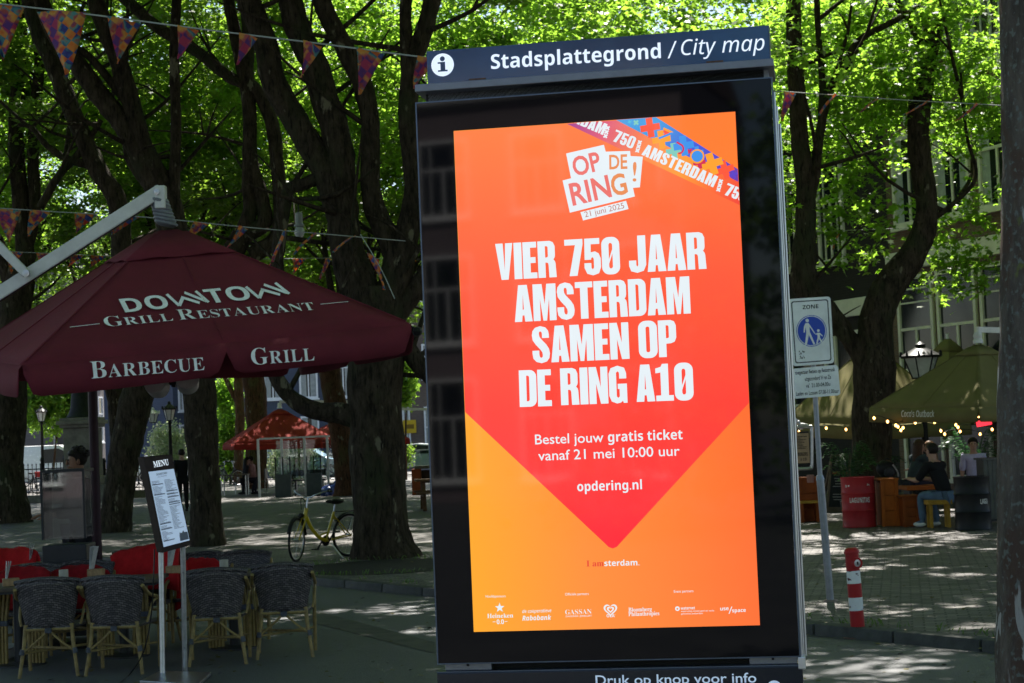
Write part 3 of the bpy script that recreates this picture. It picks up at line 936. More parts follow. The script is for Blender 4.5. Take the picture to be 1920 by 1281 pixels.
    textmesh(mb, 'Rabobank', BOLDIT, (.1626, .0330), (.2580, .0334), .0155, F, t)
    art('sponsor_mark', mb, wht); mb = MB()
    textmesh(mb, 'GASSAN', SERIF, (.3045, .0492), (.3905, .0494), .0155, F, t, off=-.012)
    textmesh(mb, 'DIAMONDS | JEWELLERY', PLAIN, (.3056, .0405), (.3905, .0408), .0052, F, t)
    art('sponsor_mark', mb, wht); mb = MB()
    hs = lambda s: [(.4521 + s * 16 * sin(a) ** 3 / 17, .0615 + s * (13 * cos(a) - 5 * cos(2 * a) - 2 * cos(3 * a) - cos(4 * a)) / 17) for a in [2 * pi * q / 32 for q in range(32)]]
    mb.prism(hs(.0235), F, t, t, [hs(.0175)]); mb.prism(hs(.0125), F, t, t, [hs(.0065)])
    textmesh(mb, "OLA'", BOLD, (.4385, .0370), (.4665, .0370), .0095, F, t)
    art('sponsor_mark', mb, wht); mb = MB()
    textmesh(mb, 'Bloomberg', SERIF, (.5103, .0530), (.5857, .0535), .0130, F, t)
    textmesh(mb, 'Philanthropies', SERIF, (.5096, .0390), (.6091, .0397), .0130, F, t)
    art('sponsor_mark', mb, wht); mb = MB()
    mb.prism(circ(.668, .0590, .0075, 16), F, t, t, [circ(.668, .0585, .0032, 8)])
    textmesh(mb, 'waternet', BOLD, (.6788, .0556), (.7242, .0558), .0090, F, t)
    textmesh(mb, 'waterschap amstel gooi en vecht', PLAIN, (.6788, .0480), (.7849, .0478), .0052, F, t)
    textmesh(mb, 'gemeente amsterdam', PLAIN, (.6788, .0400), (.7483, .0398), .0052, F, t)
    art('sponsor_mark', mb, wht); mb = MB()
    textmesh(mb, 'use', BOLD, (.8048, .0497), (.8316, .0505), .0115, F, t)
    mb.add([F(.8305, .0387, t), F(.8335, .0387, t), F(.8435, .0612, t), F(.8405, .0612, t)], [(0, 1, 2, 3)])
    textmesh(mb, 'space', BOLD, (.8420, .0430), (.8855, .0436), .0115, F, t)
    art('sponsor_mark', mb, wht)


kiosk()

# ================================================================ trees
def barkmat(name, c1, c2, patch=None, moss=None, sc=1.0):
    m = bpy.data.materials.new(name); m.use_nodes = True
    t = m.node_tree; b = t.nodes['Principled BSDF']; N = t.nodes.new; L = t.links.new
    tc = N('ShaderNodeTexCoord'); mp = N('ShaderNodeMapping'); mp.inputs['Scale'].default_value = (sc, sc, .35 * sc)
    L(tc.outputs['Object'], mp.inputs['Vector'])
    n = N('ShaderNodeTexNoise'); n.inputs['Scale'].default_value = 9; n.inputs['Detail'].default_value = 10; n.inputs['Roughness'].default_value = .72
    L(mp.outputs[0], n.inputs['Vector'])
    r = N('ShaderNodeValToRGB'); r.color_ramp.elements[0].position = .36; r.color_ramp.elements[1].position = .66
    r.color_ramp.elements[0].color = (*c1, 1); r.color_ramp.elements[1].color = (*c2, 1)
    L(n.outputs['Fac'], r.inputs['Fac'])
    out = r.outputs['Color']

    def over(out, col, scale, lo, wd, zs=.6, dist=0, mask=None):
        mp2 = N('ShaderNodeMapping'); mp2.inputs['Scale'].default_value = (sc, sc, zs * sc); mp2.inputs['Location'].default_value = (scale * .37, 1.3, scale)
        L(tc.outputs['Object'], mp2.inputs['Vector'])
        a = N('ShaderNodeTexNoise'); a.inputs['Scale'].default_value = scale; a.inputs['Detail'].default_value = 6; a.inputs['Distortion'].default_value = dist
        L(mp2.outputs[0], a.inputs['Vector'])
        q = N('ShaderNodeValToRGB'); q.color_ramp.elements[0].position = lo; q.color_ramp.elements[1].position = lo + wd
        L(a.outputs['Fac'], q.inputs['Fac'])
        mx = N('ShaderNodeMixRGB'); mx.inputs['Color2'].default_value = (*col, 1)
        L(q.outputs['Color'], mx.inputs['Fac']); L(out, mx.inputs['Color1'])
        return mx.outputs['Color']
    if patch:
        out = over(out, (.125, .085, .068), 3.2, .56, .05)
        out = over(out, (.20, .22, .20), 34, .56, .10, 1.0)
        out = over(out, (.20, .22, .07), 7, .66, .05, .8)
        out = over(out, patch, 4.2, .632, .012, .45, .8)
    elif moss:
        out = over(out, moss, 2.2, .52, .2)
        out = over(out, (.16, .145, .10), 4.5, .64, .04, .5)
        out = over(out, (.016, .013, .010), 26, .56, .10, .16)
    L(out, b.inputs['Base Color'])
    b.inputs['Roughness'].default_value = .9
    b.inputs['Specular IOR Level'].default_value = .10
    n2 = N('ShaderNodeTexNoise'); n2.inputs['Scale'].default_value = 22; n2.inputs['Detail'].default_value = 8; n2.inputs['Roughness'].default_value = .7
    L(mp.outputs[0], n2.inputs['Vector'])
    bp = N('ShaderNodeBump'); bp.inputs['Strength'].default_value = 1.0; bp.inputs['Distance'].default_value = .05
    L(n2.outputs['Fac'], bp.inputs['Height']); L(bp.outputs['Normal'], b.inputs['Normal'])
    return m


def leafmat(name, c1, c2, tr, k=.5):
    m = bpy.data.materials.new(name); m.use_nodes = True
    t = m.node_tree; N = t.nodes.new; L = t.links.new
    b = t.nodes['Principled BSDF']
    tc = N('ShaderNodeTexCoord'); n = N('ShaderNodeTexNoise'); n.inputs['Scale'].default_value = 2.3; n.inputs['Detail'].default_value = 5; n.inputs['Roughness'].default_value = .8
    L(tc.outputs['Object'], n.inputs['Vector'])
    r = N('ShaderNodeValToRGB'); r.color_ramp.elements[0].position = .3; r.color_ramp.elements[1].position = .7
    r.color_ramp.elements[0].color = (*c1, 1); r.color_ramp.elements[1].color = (*c2, 1)
    L(n.outputs['Fac'], r.inputs['Fac']); L(r.outputs['Color'], b.inputs['Base Color'])
    b.inputs['Roughness'].default_value = .42; b.inputs['Specular IOR Level'].default_value = .35
    tl = N('ShaderNodeBsdfTranslucent'); tl.inputs['Color'].default_value = (*tr, 1)
    mx = N('ShaderNodeMixShader'); mx.inputs[0].default_value = k
    L(b.outputs[0], mx.inputs[1]); L(tl.outputs[0], mx.inputs[2]); L(mx.outputs[0], t.nodes['Material Output'].inputs[0])
    return m


M_BARK = barkmat('tree_bark', (.014, .011, .008), (.075, .058, .040), moss=(.036, .042, .021))
M_BARKR = barkmat('warm_tree_bark', (.045, .022, .012), (.11, .055, .03), moss=(.08, .07, .03))
M_BARKP = barkmat('plane_tree_bark', (.085, .072, .062), (.20, .17, .145), patch=(.50, .49, .47))
M_LEAF = leafmat('tree_leaves', (.020, .045, .009), (.040, .078, .012), (.25, .42, .04), .50)
M_LEAF2 = leafmat('fresh_tree_leaves', (.026, .06, .011), (.05, .095, .015), (.32, .56, .05), .58)

nr = np.random.default_rng(5)


def leaf_mesh(name, centres, rad, per, size, lobed=False, flat=.55, squash=.7, seed=1):
    g = np.random.default_rng(seed)
    n = len(centres) * per
    c = np.repeat(np.asarray(centres), per, axis=0)
    rr_ = np.repeat(np.asarray(rad), per)[:, None] if hasattr(rad, '__len__') else rad
    p = c + g.normal(size=(n, 3)) * np.array([1, 1, squash]) * rr_ * .55
    # leaf plane: mostly facing up, hanging a little
    nn = g.normal(size=(n, 3)) * flat + np.array([0, 0, 1.0])
    nn /= np.linalg.norm(nn, axis=1)[:, None]
    a = g.normal(size=(n, 3)); a -= (a * nn).sum(1)[:, None] * nn; a /= np.linalg.norm(a, axis=1)[:, None]
    b = np.cross(nn, a)
    s = size * (.6 + .8 * g.random(n))[:, None]
    if lobed:
        shape = [(0, 0, 0), (.28, .16, .03), (.22, .55, -.02), (.42, .30, .02), (.62, .42, -.03), (.62, .18, .02), (1.0, 0, -.08), (.62, -.18, .02), (.62, -.42, -.03), (.42, -.30, .02), (.22, -.55, -.02), (.28, -.16, .03)]
    else:
        shape = [(0, 0, 0), (.45, .36, .06), (1.0, 0, -.06), (.45, -.36, .06)]
    k = len(shape)
    vs = np.empty((n, k, 3))
    for i, (x, y, z) in enumerate(shape):
        vs[:, i] = p + (a * x + b * y + nn * z) * s
    me = bpy.data.meshes.new(name)
    me.vertices.add(n * k); me.vertices.foreach_set('co', vs.reshape(-1).astype(np.float32))
    me.loops.add(n * k); me.loops.foreach_set('vertex_index', np.arange(n * k, dtype=np.int32))
    me.polygons.add(n); me.polygons.foreach_set('loop_start', np.arange(0, n * k, k, dtype=np.int32))
    me.update(calc_edges=True)
    return me


def blob_centres(g, n, R, hz, hollow=.25):
    "clump centres in a ragged dome about the origin"
    out, rads = [], []
    lob = [(g.normal(size=3) * np.array([.55, .55, .45]), .35 + .45 * g.random()) for _ in range(9)]
    while len(out) < n:
        q = g.uniform(-1.15, 1.15, 3)
        if not any(np.linalg.norm(q - l) < r for l, r in lob): continue
        if np.linalg.norm(q) < hollow: continue
        out.append(q * np.array([R, R, hz])); rads.append(.45 + .75 * g.random())
    return np.array(out), np.array(rads)


CROWN = []
for i in range(4):
    g = np.random.default_rng(40 + i)
    cs, rs = blob_centres(g, 165, 5.8, 4.2)
    me = leaf_mesh('crown', cs, rs * .70, 150, .16, seed=i, squash=.6)
    me.materials.append(M_LEAF if i % 2 else M_LEAF2)
    CROWN.append(me)


for i in range(2):
    g = np.random.default_rng(80 + i)
    cs, rs = blob_centres(g, 40, 2.7, 1.9, .1)
    me = leaf_mesh('crown', cs, rs * .52, 62, .145, lobed=True, seed=50 + i, squash=.8)
    me.materials.append(M_LEAF2)
    SPRAY = globals().setdefault('SPRAY', []); SPRAY.append(me)
for i in range(2):
    g = np.random.default_rng(90 + i)
    cs, rs = blob_centres(g, 9, .85, .55, .05)
    me = leaf_mesh('crown', cs, rs * .42, 20, .165, lobed=True, seed=70 + i, squash=.8)
    me.materials.append(M_LEAF2)
    SPRAY.append(me)
for i in range(2):
    g = np.random.default_rng(60 + i)
    cs, rs = blob_centres(g, 142, 5.9, 4.0)
    me = leaf_mesh('crown', cs, rs * .60, 105, .25, seed=20 + i, squash=.5)
    me.materials.append(M_LEAF)
    CROWN.append(me)


def crown(parent, c, k=1.0, kz=1.0, variant=0, name='crown'):
    o = bpy.data.objects.new(name, SPRAY[variant % 2 + (2 if variant >= 300 else 0)] if variant >= 200 else CROWN[variant % 4 if variant < 100 else 4 + variant % 2])
    COL.objects.link(o)
    o.parent = parent
    o.location = W[parent].inverted() @ Vector(c)
    o.rotation_euler = (0, 0, rnd.uniform(0, 6.28))
    o.scale = (k, k, kz)
    return o


def limb(mb, pts, Y, n=18, jit=.1, smooth=6, dY=None):
    "pts = (u, v, pixel width); Y may drift along the limb by dY"
    m = len(pts)
    out, rs = [], []
    for i, (u, v, wd) in enumerate(pts):
        y = Y + (dY or 0) * i / max(1, m - 1)
        out.append(P(u, v, y)); rs.append(wd / 2 / FPX * y)
    mb.tube(out, rs, n=n, jit=jit, smooth=smooth)


def traced(name, label, Y, limbs, crowns, mat_=None, group='trees on the square', jit=.12, loc=None):
    u, v, _ = limbs[0][0][0] if isinstance(limbs[0][0], list) else limbs[0][0]
    b = P(u, v, Y)
    t = thing(name, label, 'tree', (b.x, b.y, PZ), 0, group)
    mb = MB()
    for l in limbs:
        limb(mb, l, Y, jit=jit)
    g = random.Random(int(Y * 10))
    for l in limbs[1:]:                       # thin side branches
        if Y > 55: break
        for _ in range(3):
            i = g.randrange(len(l) - 1); q = g.random()
            a = P(*l[i][:2], Y).lerp(P(*l[i + 1][:2], Y), q)
            d = Vector((g.uniform(-1, 1), g.uniform(-.8, .8), g.uniform(-.15, 1))).normalized(); L = g.uniform(1.2, 3.2)
            mid = a + d * L * .5 + Vector((g.uniform(-.2, .2), 0, g.uniform(-.1, .25)))
            e2 = a + d * L + Vector((0, 0, g.uniform(0, .6)))
            mb.tube([a, mid, e2], [.05, .034, .012], n=5, smooth=3)
            f2 = mid + Vector((g.uniform(-1, 1), g.uniform(-.6, .6), g.uniform(.1, .9)))
            mb.tube([mid, mid.lerp(f2, .5) + Vector((0, 0, .08)), f2], [.026, .018, .007], n=4, smooth=2)
    mb.build('trunk', mat_ or M_BARK, t, smooth=True, world=True, sharp=80)
    for i, q in enumerate(crowns):
        crown(t, q[0], q[1], q[2], q[3] if len(q) > 3 else i + int(Y))
    return t


# the large forked tree between the maroon parasol and the kiosk
traced('forked_tree', 'large forked tree with a flared base between maroon parasol and kiosk', 28.7, [
    [(722, 1075, 190), (721, 1052, 138), (716, 1020, 116), (712, 960, 105), (706, 860, 100), (702, 760, 100), (704, 680, 104), (706, 610, 112), (703, 540, 100)],
    [(700, 640, 74), (672, 540, 74), (650, 470, 62), (639, 412, 54), (609, 319, 52), (564, 244, 50), (515, 157, 48), (496, 75, 46), (462, -10, 44), (440, -120, 36)],
    [(690, 600, 60), (660, 500, 60), (645, 412, 58), (640, 337, 56), (634, 270, 56), (612, 195, 54), (590, 124, 52), (560, 60, 50), (540, -20, 46), (520, -140, 36)],
    [(715, 600, 60), (742, 500, 50), (735, 460, 46), (710, 412, 42), (695, 356, 38), (695, 285, 36), (694, 225, 36), (680, 161, 38), (655, 105, 38), (625, 50, 36), (600, -10, 34), (580, -120, 28)],
    [(712, 610, 66), (745, 520, 58), (760, 450, 48), (772, 400, 42), (777, 337, 38), (768, 262, 38), (766, 187, 38), (776, 112, 36), (798, 50, 34), (815, -20, 32), (830, -120, 26)],
    [(766, 210, 26), (764, 120, 26), (760, 40, 24), (762, -30, 22), (758, -120, 18)],
    [(738, 600, 40), (765, 560, 40), (795, 520, 36), (825, 470, 30), (850, 400, 26)],
    [(735, 610, 36), (768, 660, 34), (800, 700, 32), (840, 735, 26), (880, 740, 20)],
    [(680, 790, 44), (640, 775, 40), (590, 770, 34), (545, 745, 30), (518, 705, 28), (500, 640, 24), (488, 570, 20)],
    [(609, 330, 26), (570, 345, 24), (541, 360, 24), (528, 420, 26), (522, 470, 24), (515, 540, 22)],
], [(P(560, -620, 27), 1.1, .8), (P(760, -560, 30), 1.1, .9), (P(660, -150, 36), .9, .7)])

# two trunks seen under the maroon parasol, their limbs fanning out above it
traced('leaning_tree', 'tall tree with slender slanting limbs rising directly behind the maroon parasol top', 34.0, [
    [(392, 1050, 92), (389, 1025, 70), (386, 960, 60), (384, 900, 58), (378, 820, 60), (374, 740, 62), (362, 640, 60), (342, 520, 62), (326, 440, 60), (310, 390, 52)],
    [(330, 450, 46), (300, 370, 44), (270, 310, 40), (232, 235, 40), (200, 195, 40), (169, 155, 38), (139, 110, 34), (101, 60, 32), (70, -20, 28), (40, -120, 22)],
    [(330, 440, 46), (318, 380, 44), (285, 311, 40), (262, 260, 38), (242, 180, 36), (221, 112, 36), (199, 56, 34), (176, -10, 32), (150, -120, 24)],
    [(326, 430, 26), (327, 337, 22), (330, 232, 20), (327, 112, 20), (331, 0, 18), (335, -120, 14)],
    [(300, 370, 22), (262, 330, 18), (240, 290, 16), (236, 240, 12)],
    [(242, 200, 18), (205, 150, 16), (160, 100, 14), (120, 85, 10)],
], [(P(240, -430, 33), 1.1, .85), (P(380, -380, 36), 1.0, .8)])
traced('leaning_tree', 'tree with a leaning trunk between the glass screen and the menu stand', 41.0, [
    [(208, 1020, 84), (212, 1000, 66), (222, 930, 58), (232, 860, 58), (246, 790, 60), (262, 730, 62), (290, 680, 56), (350, 600, 50), (410, 520, 46), (455, 440, 40)],
    [(440, 470, 34), (468, 400, 28), (466, 330, 26), (469, 230, 26), (463, 150, 26), (466, 80, 24), (460, -20, 22), (455, -120, 18)],
    [(450, 440, 36), (494, 420, 30), (490, 370, 28), (470, 300, 27), (466, 190, 26), (440, 60, 24), (420, -40, 20)],
    [(470, 480, 34), (515, 450, 30), (526, 400, 28), (522, 330, 27), (508, 225, 27), (475, 165, 26), (430, 145, 22), (375, 101, 22), (300, 54, 22), (225, -10, 22), (150, -80, 18)],
    [(262, 730, 46), (250, 640, 44), (232, 520, 42), (221, 386, 38), (180, 311, 36), (150, 244, 34), (124, 180, 34), (101, 124, 32), (60, 30, 28), (40, -90, 20)],
    [(180, 311, 18), (130, 300, 15), (90, 275, 12), (60, 240, 9), (34, 234, 7)],
    [(75, 390, 16), (110, 330, 15), (150, 285, 14), (190, 225, 10)],
], [(P(430, -330, 41), 1.1, .9), (P(180, -260, 43), 1.1, .9), (P(330, 150, 48), .9, .8)])
traced('edge_tree', 'thick trunk at the left edge of the photo behind the terrace chairs', 49.0, [
    [(14, 1002, 130), (12, 985, 98), (8, 940, 84), (6, 880, 78), (8, 800, 78), (14, 720, 76), (20, 640, 66), (30, 540, 52), (50, 470, 40)],
    [(48, 480, 36), (38, 370, 30), (30, 262, 30), (34, 150, 28), (38, 40, 26), (30, -60, 22)],
    [(40, 500, 30), (64, 400, 24), (62, 300, 22), (68, 187, 22), (74, 112, 20), (60, 0, 18)],
    [(30, 560, 34), (4, 480, 30), (-30, 400, 26), (-50, 300, 22)],
], [(P(40, -120, 49), 1.2, .9), (P(-60, 220, 52), 1., .8)])
# the right-hand tree: a big leaning stem and a second stem that leaves it above the zone sign
traced('two_stem_tree', 'two-stemmed tree whose bent trunk rises behind the red oil drum', 35.5, [
    [(1640, 1000, 112), (1640, 984, 90), (1636, 920, 78), (1634, 850, 74), (1638, 760, 76), (1640, 690, 76), (1640, 640, 68), (1648, 580, 62), (1672, 530, 60), (1706, 485, 54), (1732, 435, 46), (1738, 385, 42), (1728, 320, 42), (1722, 240, 42), (1728, 170, 42), (1742, 90, 40), (1758, 10, 36), (1770, -100, 28)],
    [(1636, 720, 44), (1612, 665, 36), (1585, 625, 34), (1556, 590, 42), (1522, 560, 50), (1505, 520, 48), (1509, 460, 42), (1511, 400, 38), (1509, 337, 36), (1500, 270, 34), (1496, 200, 33), (1490, 110, 31), (1488, 20, 29), (1484, -100, 22)],
    [(1511, 400, 22), (1528, 330, 20), (1535, 262, 18), (1552, 180, 16), (1582, 124, 14), (1612, 75, 13), (1681, 37, 11), (1760, -10, 8)],
    [(1540, 230, 15), (1542, 150, 13), (1535, 75, 12), (1531, -20, 11), (1530, -90, 8)],
    [(1740, 110, 16), (1716, 60, 14), (1700, 30, 12), (1670, -20, 9)],
    [(1735, 420, 14), (1790, 380, 9), (1830, 330, 7), (1812, 250, 6), (1800, 120, 4)],
],  [(P(u, v, y - 3), k, k, 200 + i) for i, (u, v, y, k) in enumerate(((1475, 60, 40, 1.0), (1560, 130, 41, 1.0), (1640, 40, 39, 1.1), (1700, 150, 40, .9), (1790, 40, 38, 1.1), (1850, 120, 39, .9), (1555, 240, 41, .7), (1480, 260, 42, .8)))] + [(P(u, v, 36.5), 1, 1, 300 + i) for i, (u, v) in enumerate(((1845, 485), (1795, 440), (1775, 520), (1858, 400), (1610, 380), (1560, 330), (1655, 400), (1490, 390), (1530, 420), (1822, 520), (1600, 470), (1800, 215), (1840, 240)))])
# trunk close at the right edge
nt_ = thing('plane_tree', 'near trunk with flaking white and rust bark at the right edge', 'tree', (*P(1960, 900, 8.0).xy, 0), 0, 'trees on the square')
mb = MB(); rows_ = []
pts = [(1985, 1500), (1984, 1281), (1983, 1100), (1984, 900), (1987, 700), (1990, 500), (1988, 300), (1986, 150), (1985, 0), (1982, -200), (1978, -400)]
half = [122, 113, 111, 110, 111, 112, 107, 109, 109, 108, 100]
mb.tube([P(u, v, 8.0) for u, v in pts] + [P(1950, -900, 8.5), P(1900, -1400, 9)], [h / FPX * 8 for h in half] + [.2, .15], n=40, jit=.035, smooth=6)
mb.tube([P(1985, -300, 8.0), P(2150, -700, 7.5), P(2300, -1300, 7)], [.18, .14, .1], n=12, jit=.1, smooth=5)
mb.build('trunk', M_BARKP, nt_, smooth=True, world=True, sharp=80)
crown(nt_, P(1900, -2000, 8.5), 1.0, .8, 1); 
# sunlit warm trunks farther off
traced('warm_barked_tree', 'reddish brown trunk standing just left of the red parasol', 74.0, [[(478, 925, 52), (480, 880, 40), (481, 800, 40), (478, 740, 42), (474, 690, 40), (470, 600, 34), (476, 480, 26)], [(474, 720, 24), (460, 690, 20), (440, 650, 16)]], [(P(480, 480, 74), 1.0, .9)], M_BARKR)
traced('warm_barked_tree', 'orange tinted trunk half hidden on the left of the large forked tree', 60.0, [[(652, 935, 60), (650, 900, 44), (640, 820, 42), (630, 760, 42), (618, 700, 42), (612, 620, 40), (600, 520, 34)]], [(P(600, 430, 60), 1.0, .9)], M_BARKR)
traced('slim_tree', 'slim pale trunk with a side branch left of the red parasol', 82.0, [[(448, 925, 22), (448, 860, 18), (450, 780, 18), (447, 720, 18), (450, 660, 14)], [(447, 760, 10), (430, 725, 9), (418, 700, 8)]], [(P(445, 640, 82), .7, .5)], M_BARKR)


# ordinary trees that fill the square and shade it
def grow(seed, h=6.0):
    g = random.Random(seed)
    mb = MB()
    lean = (g.uniform(-.6, .6), g.uniform(-.6, .6))
    top = Vector((lean[0], lean[1], h * .55))
    mb.tube([(0, 0, -.1), (0, 0, .25), (lean[0] * .2, lean[1] * .2, h * .2), top], [.52, .36, .31, .27], n=10, jit=.1, smooth=3)
    for i in range(5):
        a = i * 1.256 + g.uniform(-.4, .4)
        r = g.uniform(1.2, 3.2)
        e = top + Vector((r * cos(a), r * sin(a), g.uniform(4.0, 6.5)))
        mid = top.lerp(e, .5) + Vector((g.uniform(-.5, .5), g.uniform(-.5, .5), -.3))
        mb.tube([top - Vector((0, 0, .3)), mid, e], [.2, .13, .05], n=8, jit=.12, smooth=4)
        for j in range(3):
            s0 = mid.lerp(e, .2 + .25 * j); a2 = a + g.uniform(-1.4, 1.4); q = g.uniform(1.0, 2.4)
            mb.tube([s0, s0 + Vector((q * .5 * cos(a2), q * .5 * sin(a2), .5)), s0 + Vector((q * cos(a2), q * sin(a2), .7 + g.random()))], [.07, .045, .015], n=5, smooth=2)
    return mb


TR = []
for s_ in range(4):
    mbx = grow(s_ + 3)
    o = mbx.build('trunk', M_BARK, None, smooth=True, sharp=80)
    TR.append(o.data); COL.objects.unlink(o); bpy.data.objects.remove(o)


def common(label, x, y, zc, k=1.0, kz=1.0, i=0, z=PZ, sub=None, g='trees that fill the square'):
    t = thing('tree', label, 'tree', (x, y, z), 0, g)
    o = bpy.data.objects.new('trunk', TR[i % 4]); COL.objects.link(o); o.parent = t
    o.rotation_euler = (0, 0, rnd.uniform(0, 6.28)); o.scale = (.9, .9, max(.8, (zc - 1.0) / 9.0))
    crown(t, (x, y, zc), k, kz, i)
    for c in (sub or []): crown(t, *c)
    return t

LT = 'dense leafy tree deep in the canopy behind the front row of trunks'
i = 0
for (u, Y, crowns) in ((4, 56, [(60, 330, 56, 1.0, 1.0), (200, 250, 58, .8, .8)]), (226, 62, [(290, 330, 60, .8, .8), (400, 260, 56, 1.0, 1.0)]), (388, 58, [(470, 260, 58, .85, .85), (420, 40, 60, .8, .7)]), (705, 56, [(570, 320, 58, .9, .9), (610, 50, 64, .8, .7), (730, 200, 52, 1.0, 1.05)]),
                       (870, 58, [(860, 250, 58, 1.1, 1.1)]), (1020, 50, [(1010, 110, 50, 1.0, 1.0)]), (1200, 54, [(1200, 110, 54, 1.1, 1.0)]), (1390, 50, [(1370, 100, 50, 1.0, .95)]),
                       (16, 70, [(150, 420, 70, 1.0, .8), (30, 380, 66, 1.0, .8)]), (375, 74, [(330, 450, 74, 1.0, .8)]), (715, 76, [(650, 440, 76, 1.0, .8), (800, 420, 70, 1.0, 1.0)]), (1000, 70, [(1000, 300, 70, 1.2, 1.2)]), (1250, 66, [(1250, 300, 66, 1.2, 1.2)]), (1450, 56, [(1430, 200, 56, 1.0, 1.0)])):
    x = P(u, 900, Y).x
    zc = P(crowns[0][0], crowns[0][1], crowns[0][2]).z
    t = thing('tree', LT, 'tree', (x, Y, PZ), 0, 'trees that fill the square')
    o = bpy.data.objects.new('trunk', TR[i % 4]); COL.objects.link(o); o.parent = t
    o.rotation_euler = (0, 0, rnd.uniform(0, 6.28)); o.scale = (.8, .8, max(.8, (zc - 1.0) / 9.0))
    for (uc, vc, yc, k, kz) in crowns:
        crown(t, P(uc, vc, yc), k, kz, i); i += 1
# unseen crowns added overhead to block sun and sky, hung on nearest traced tree
own = [o for o in COL.objects if o.name.split('.')[0] in ('forked_tree', 'leaning_tree', 'two_stem_tree', 'plane_tree', 'edge_tree')]
for (x, y, zc, k, kz) in ((-9.5, 24, 12.6, 1.0, .75), (-2, 22, 12.4, 1.05, .75), (6, 23, 12.5, 1.05, .75), (8.5, 29.5, 12.8, .9, .7), (9.5, 17, 11.2, 1.0, .75), (15.5, 19, 10.5, 1.0, .8), (4, 31, 13.2, 1.05, .8), (-5, 31, 13.4, 1.0, .8), (-13, 33, 13, 1.1, .8), (-18, 44, 11, 1.1, .9), (-20, 34, 11, 1.0, .9), (-4.5, 24.5, 13.8, 1.0, .6), (-6, 12.5, 11.5, 1.0, .7), (-14, 14, 11, 1.0, .75), (11, 8, 10.5, 1.0, .75), (-18, 23, 11, 1.0, .8), (20, 22, 11, 1.0, .8)):
    t = min(own, key=lambda o: (W[o].translation.xy - Vector((x, y))).length)
    crown(t, (x, y, zc), k, kz, 100 + i)
    i += 1
# trees across the road behind the viewer (the display glass mirrors them)
for (x, y, zc, k, kz) in ((-24, -26, 5.0, 1.1, 1.1), (-1.5, -25, 6.5, 1.1, 1.25), (7, -24, 5.5, 1.1, 1.25), (14, -20, 6.5, 1.1, 1.4)):
    common('leafy tree across the road behind the viewer, mirrored in the display glass', x, y, zc, k, kz, i, 0.0, g='trees mirrored in the glass')
    i += 1

# ================================================================ parasols
M_STEEL = mat('white_coated_steel', (.60, .60, .58), .38, .1, var=.1, scale=6)
M_CHROME = mat('worn_steel', (.42, .43, .44), .32, .9, var=.15, scale=20)
M_BLK = mat('black_plastic', (.012, .012, .012), .45, var=.2)
M_MAROON = mat('maroon_canvas', (.140, .021, .033), .85, var=.14, scale=2.5, bump=.25, bscale=180)
M_CANVW = mat('canvas_print_white', (.86, .88, .90), .7, var=.12, scale=14)


def canvas(name, col, tr, k=.25, var=.12):
    m = mat(name, col, .8, var=var, scale=2.2, bump=.2, bscale=150)
    t = m.node_tree; b = t.nodes['Principled BSDF']
    tl = t.nodes.new('ShaderNodeBsdfTranslucent'); tl.inputs[0].default_value = (*tr, 1)
    mx = t.nodes.new('ShaderNodeMixShader'); mx.inputs[0].default_value = k
    t.links.new(b.outputs[0], mx.inputs[1]); t.links.new(tl.outputs[0], mx.inputs[2])
    t.links.new(mx.outputs[0], t.nodes['Material Output'].inputs[0])
    return m


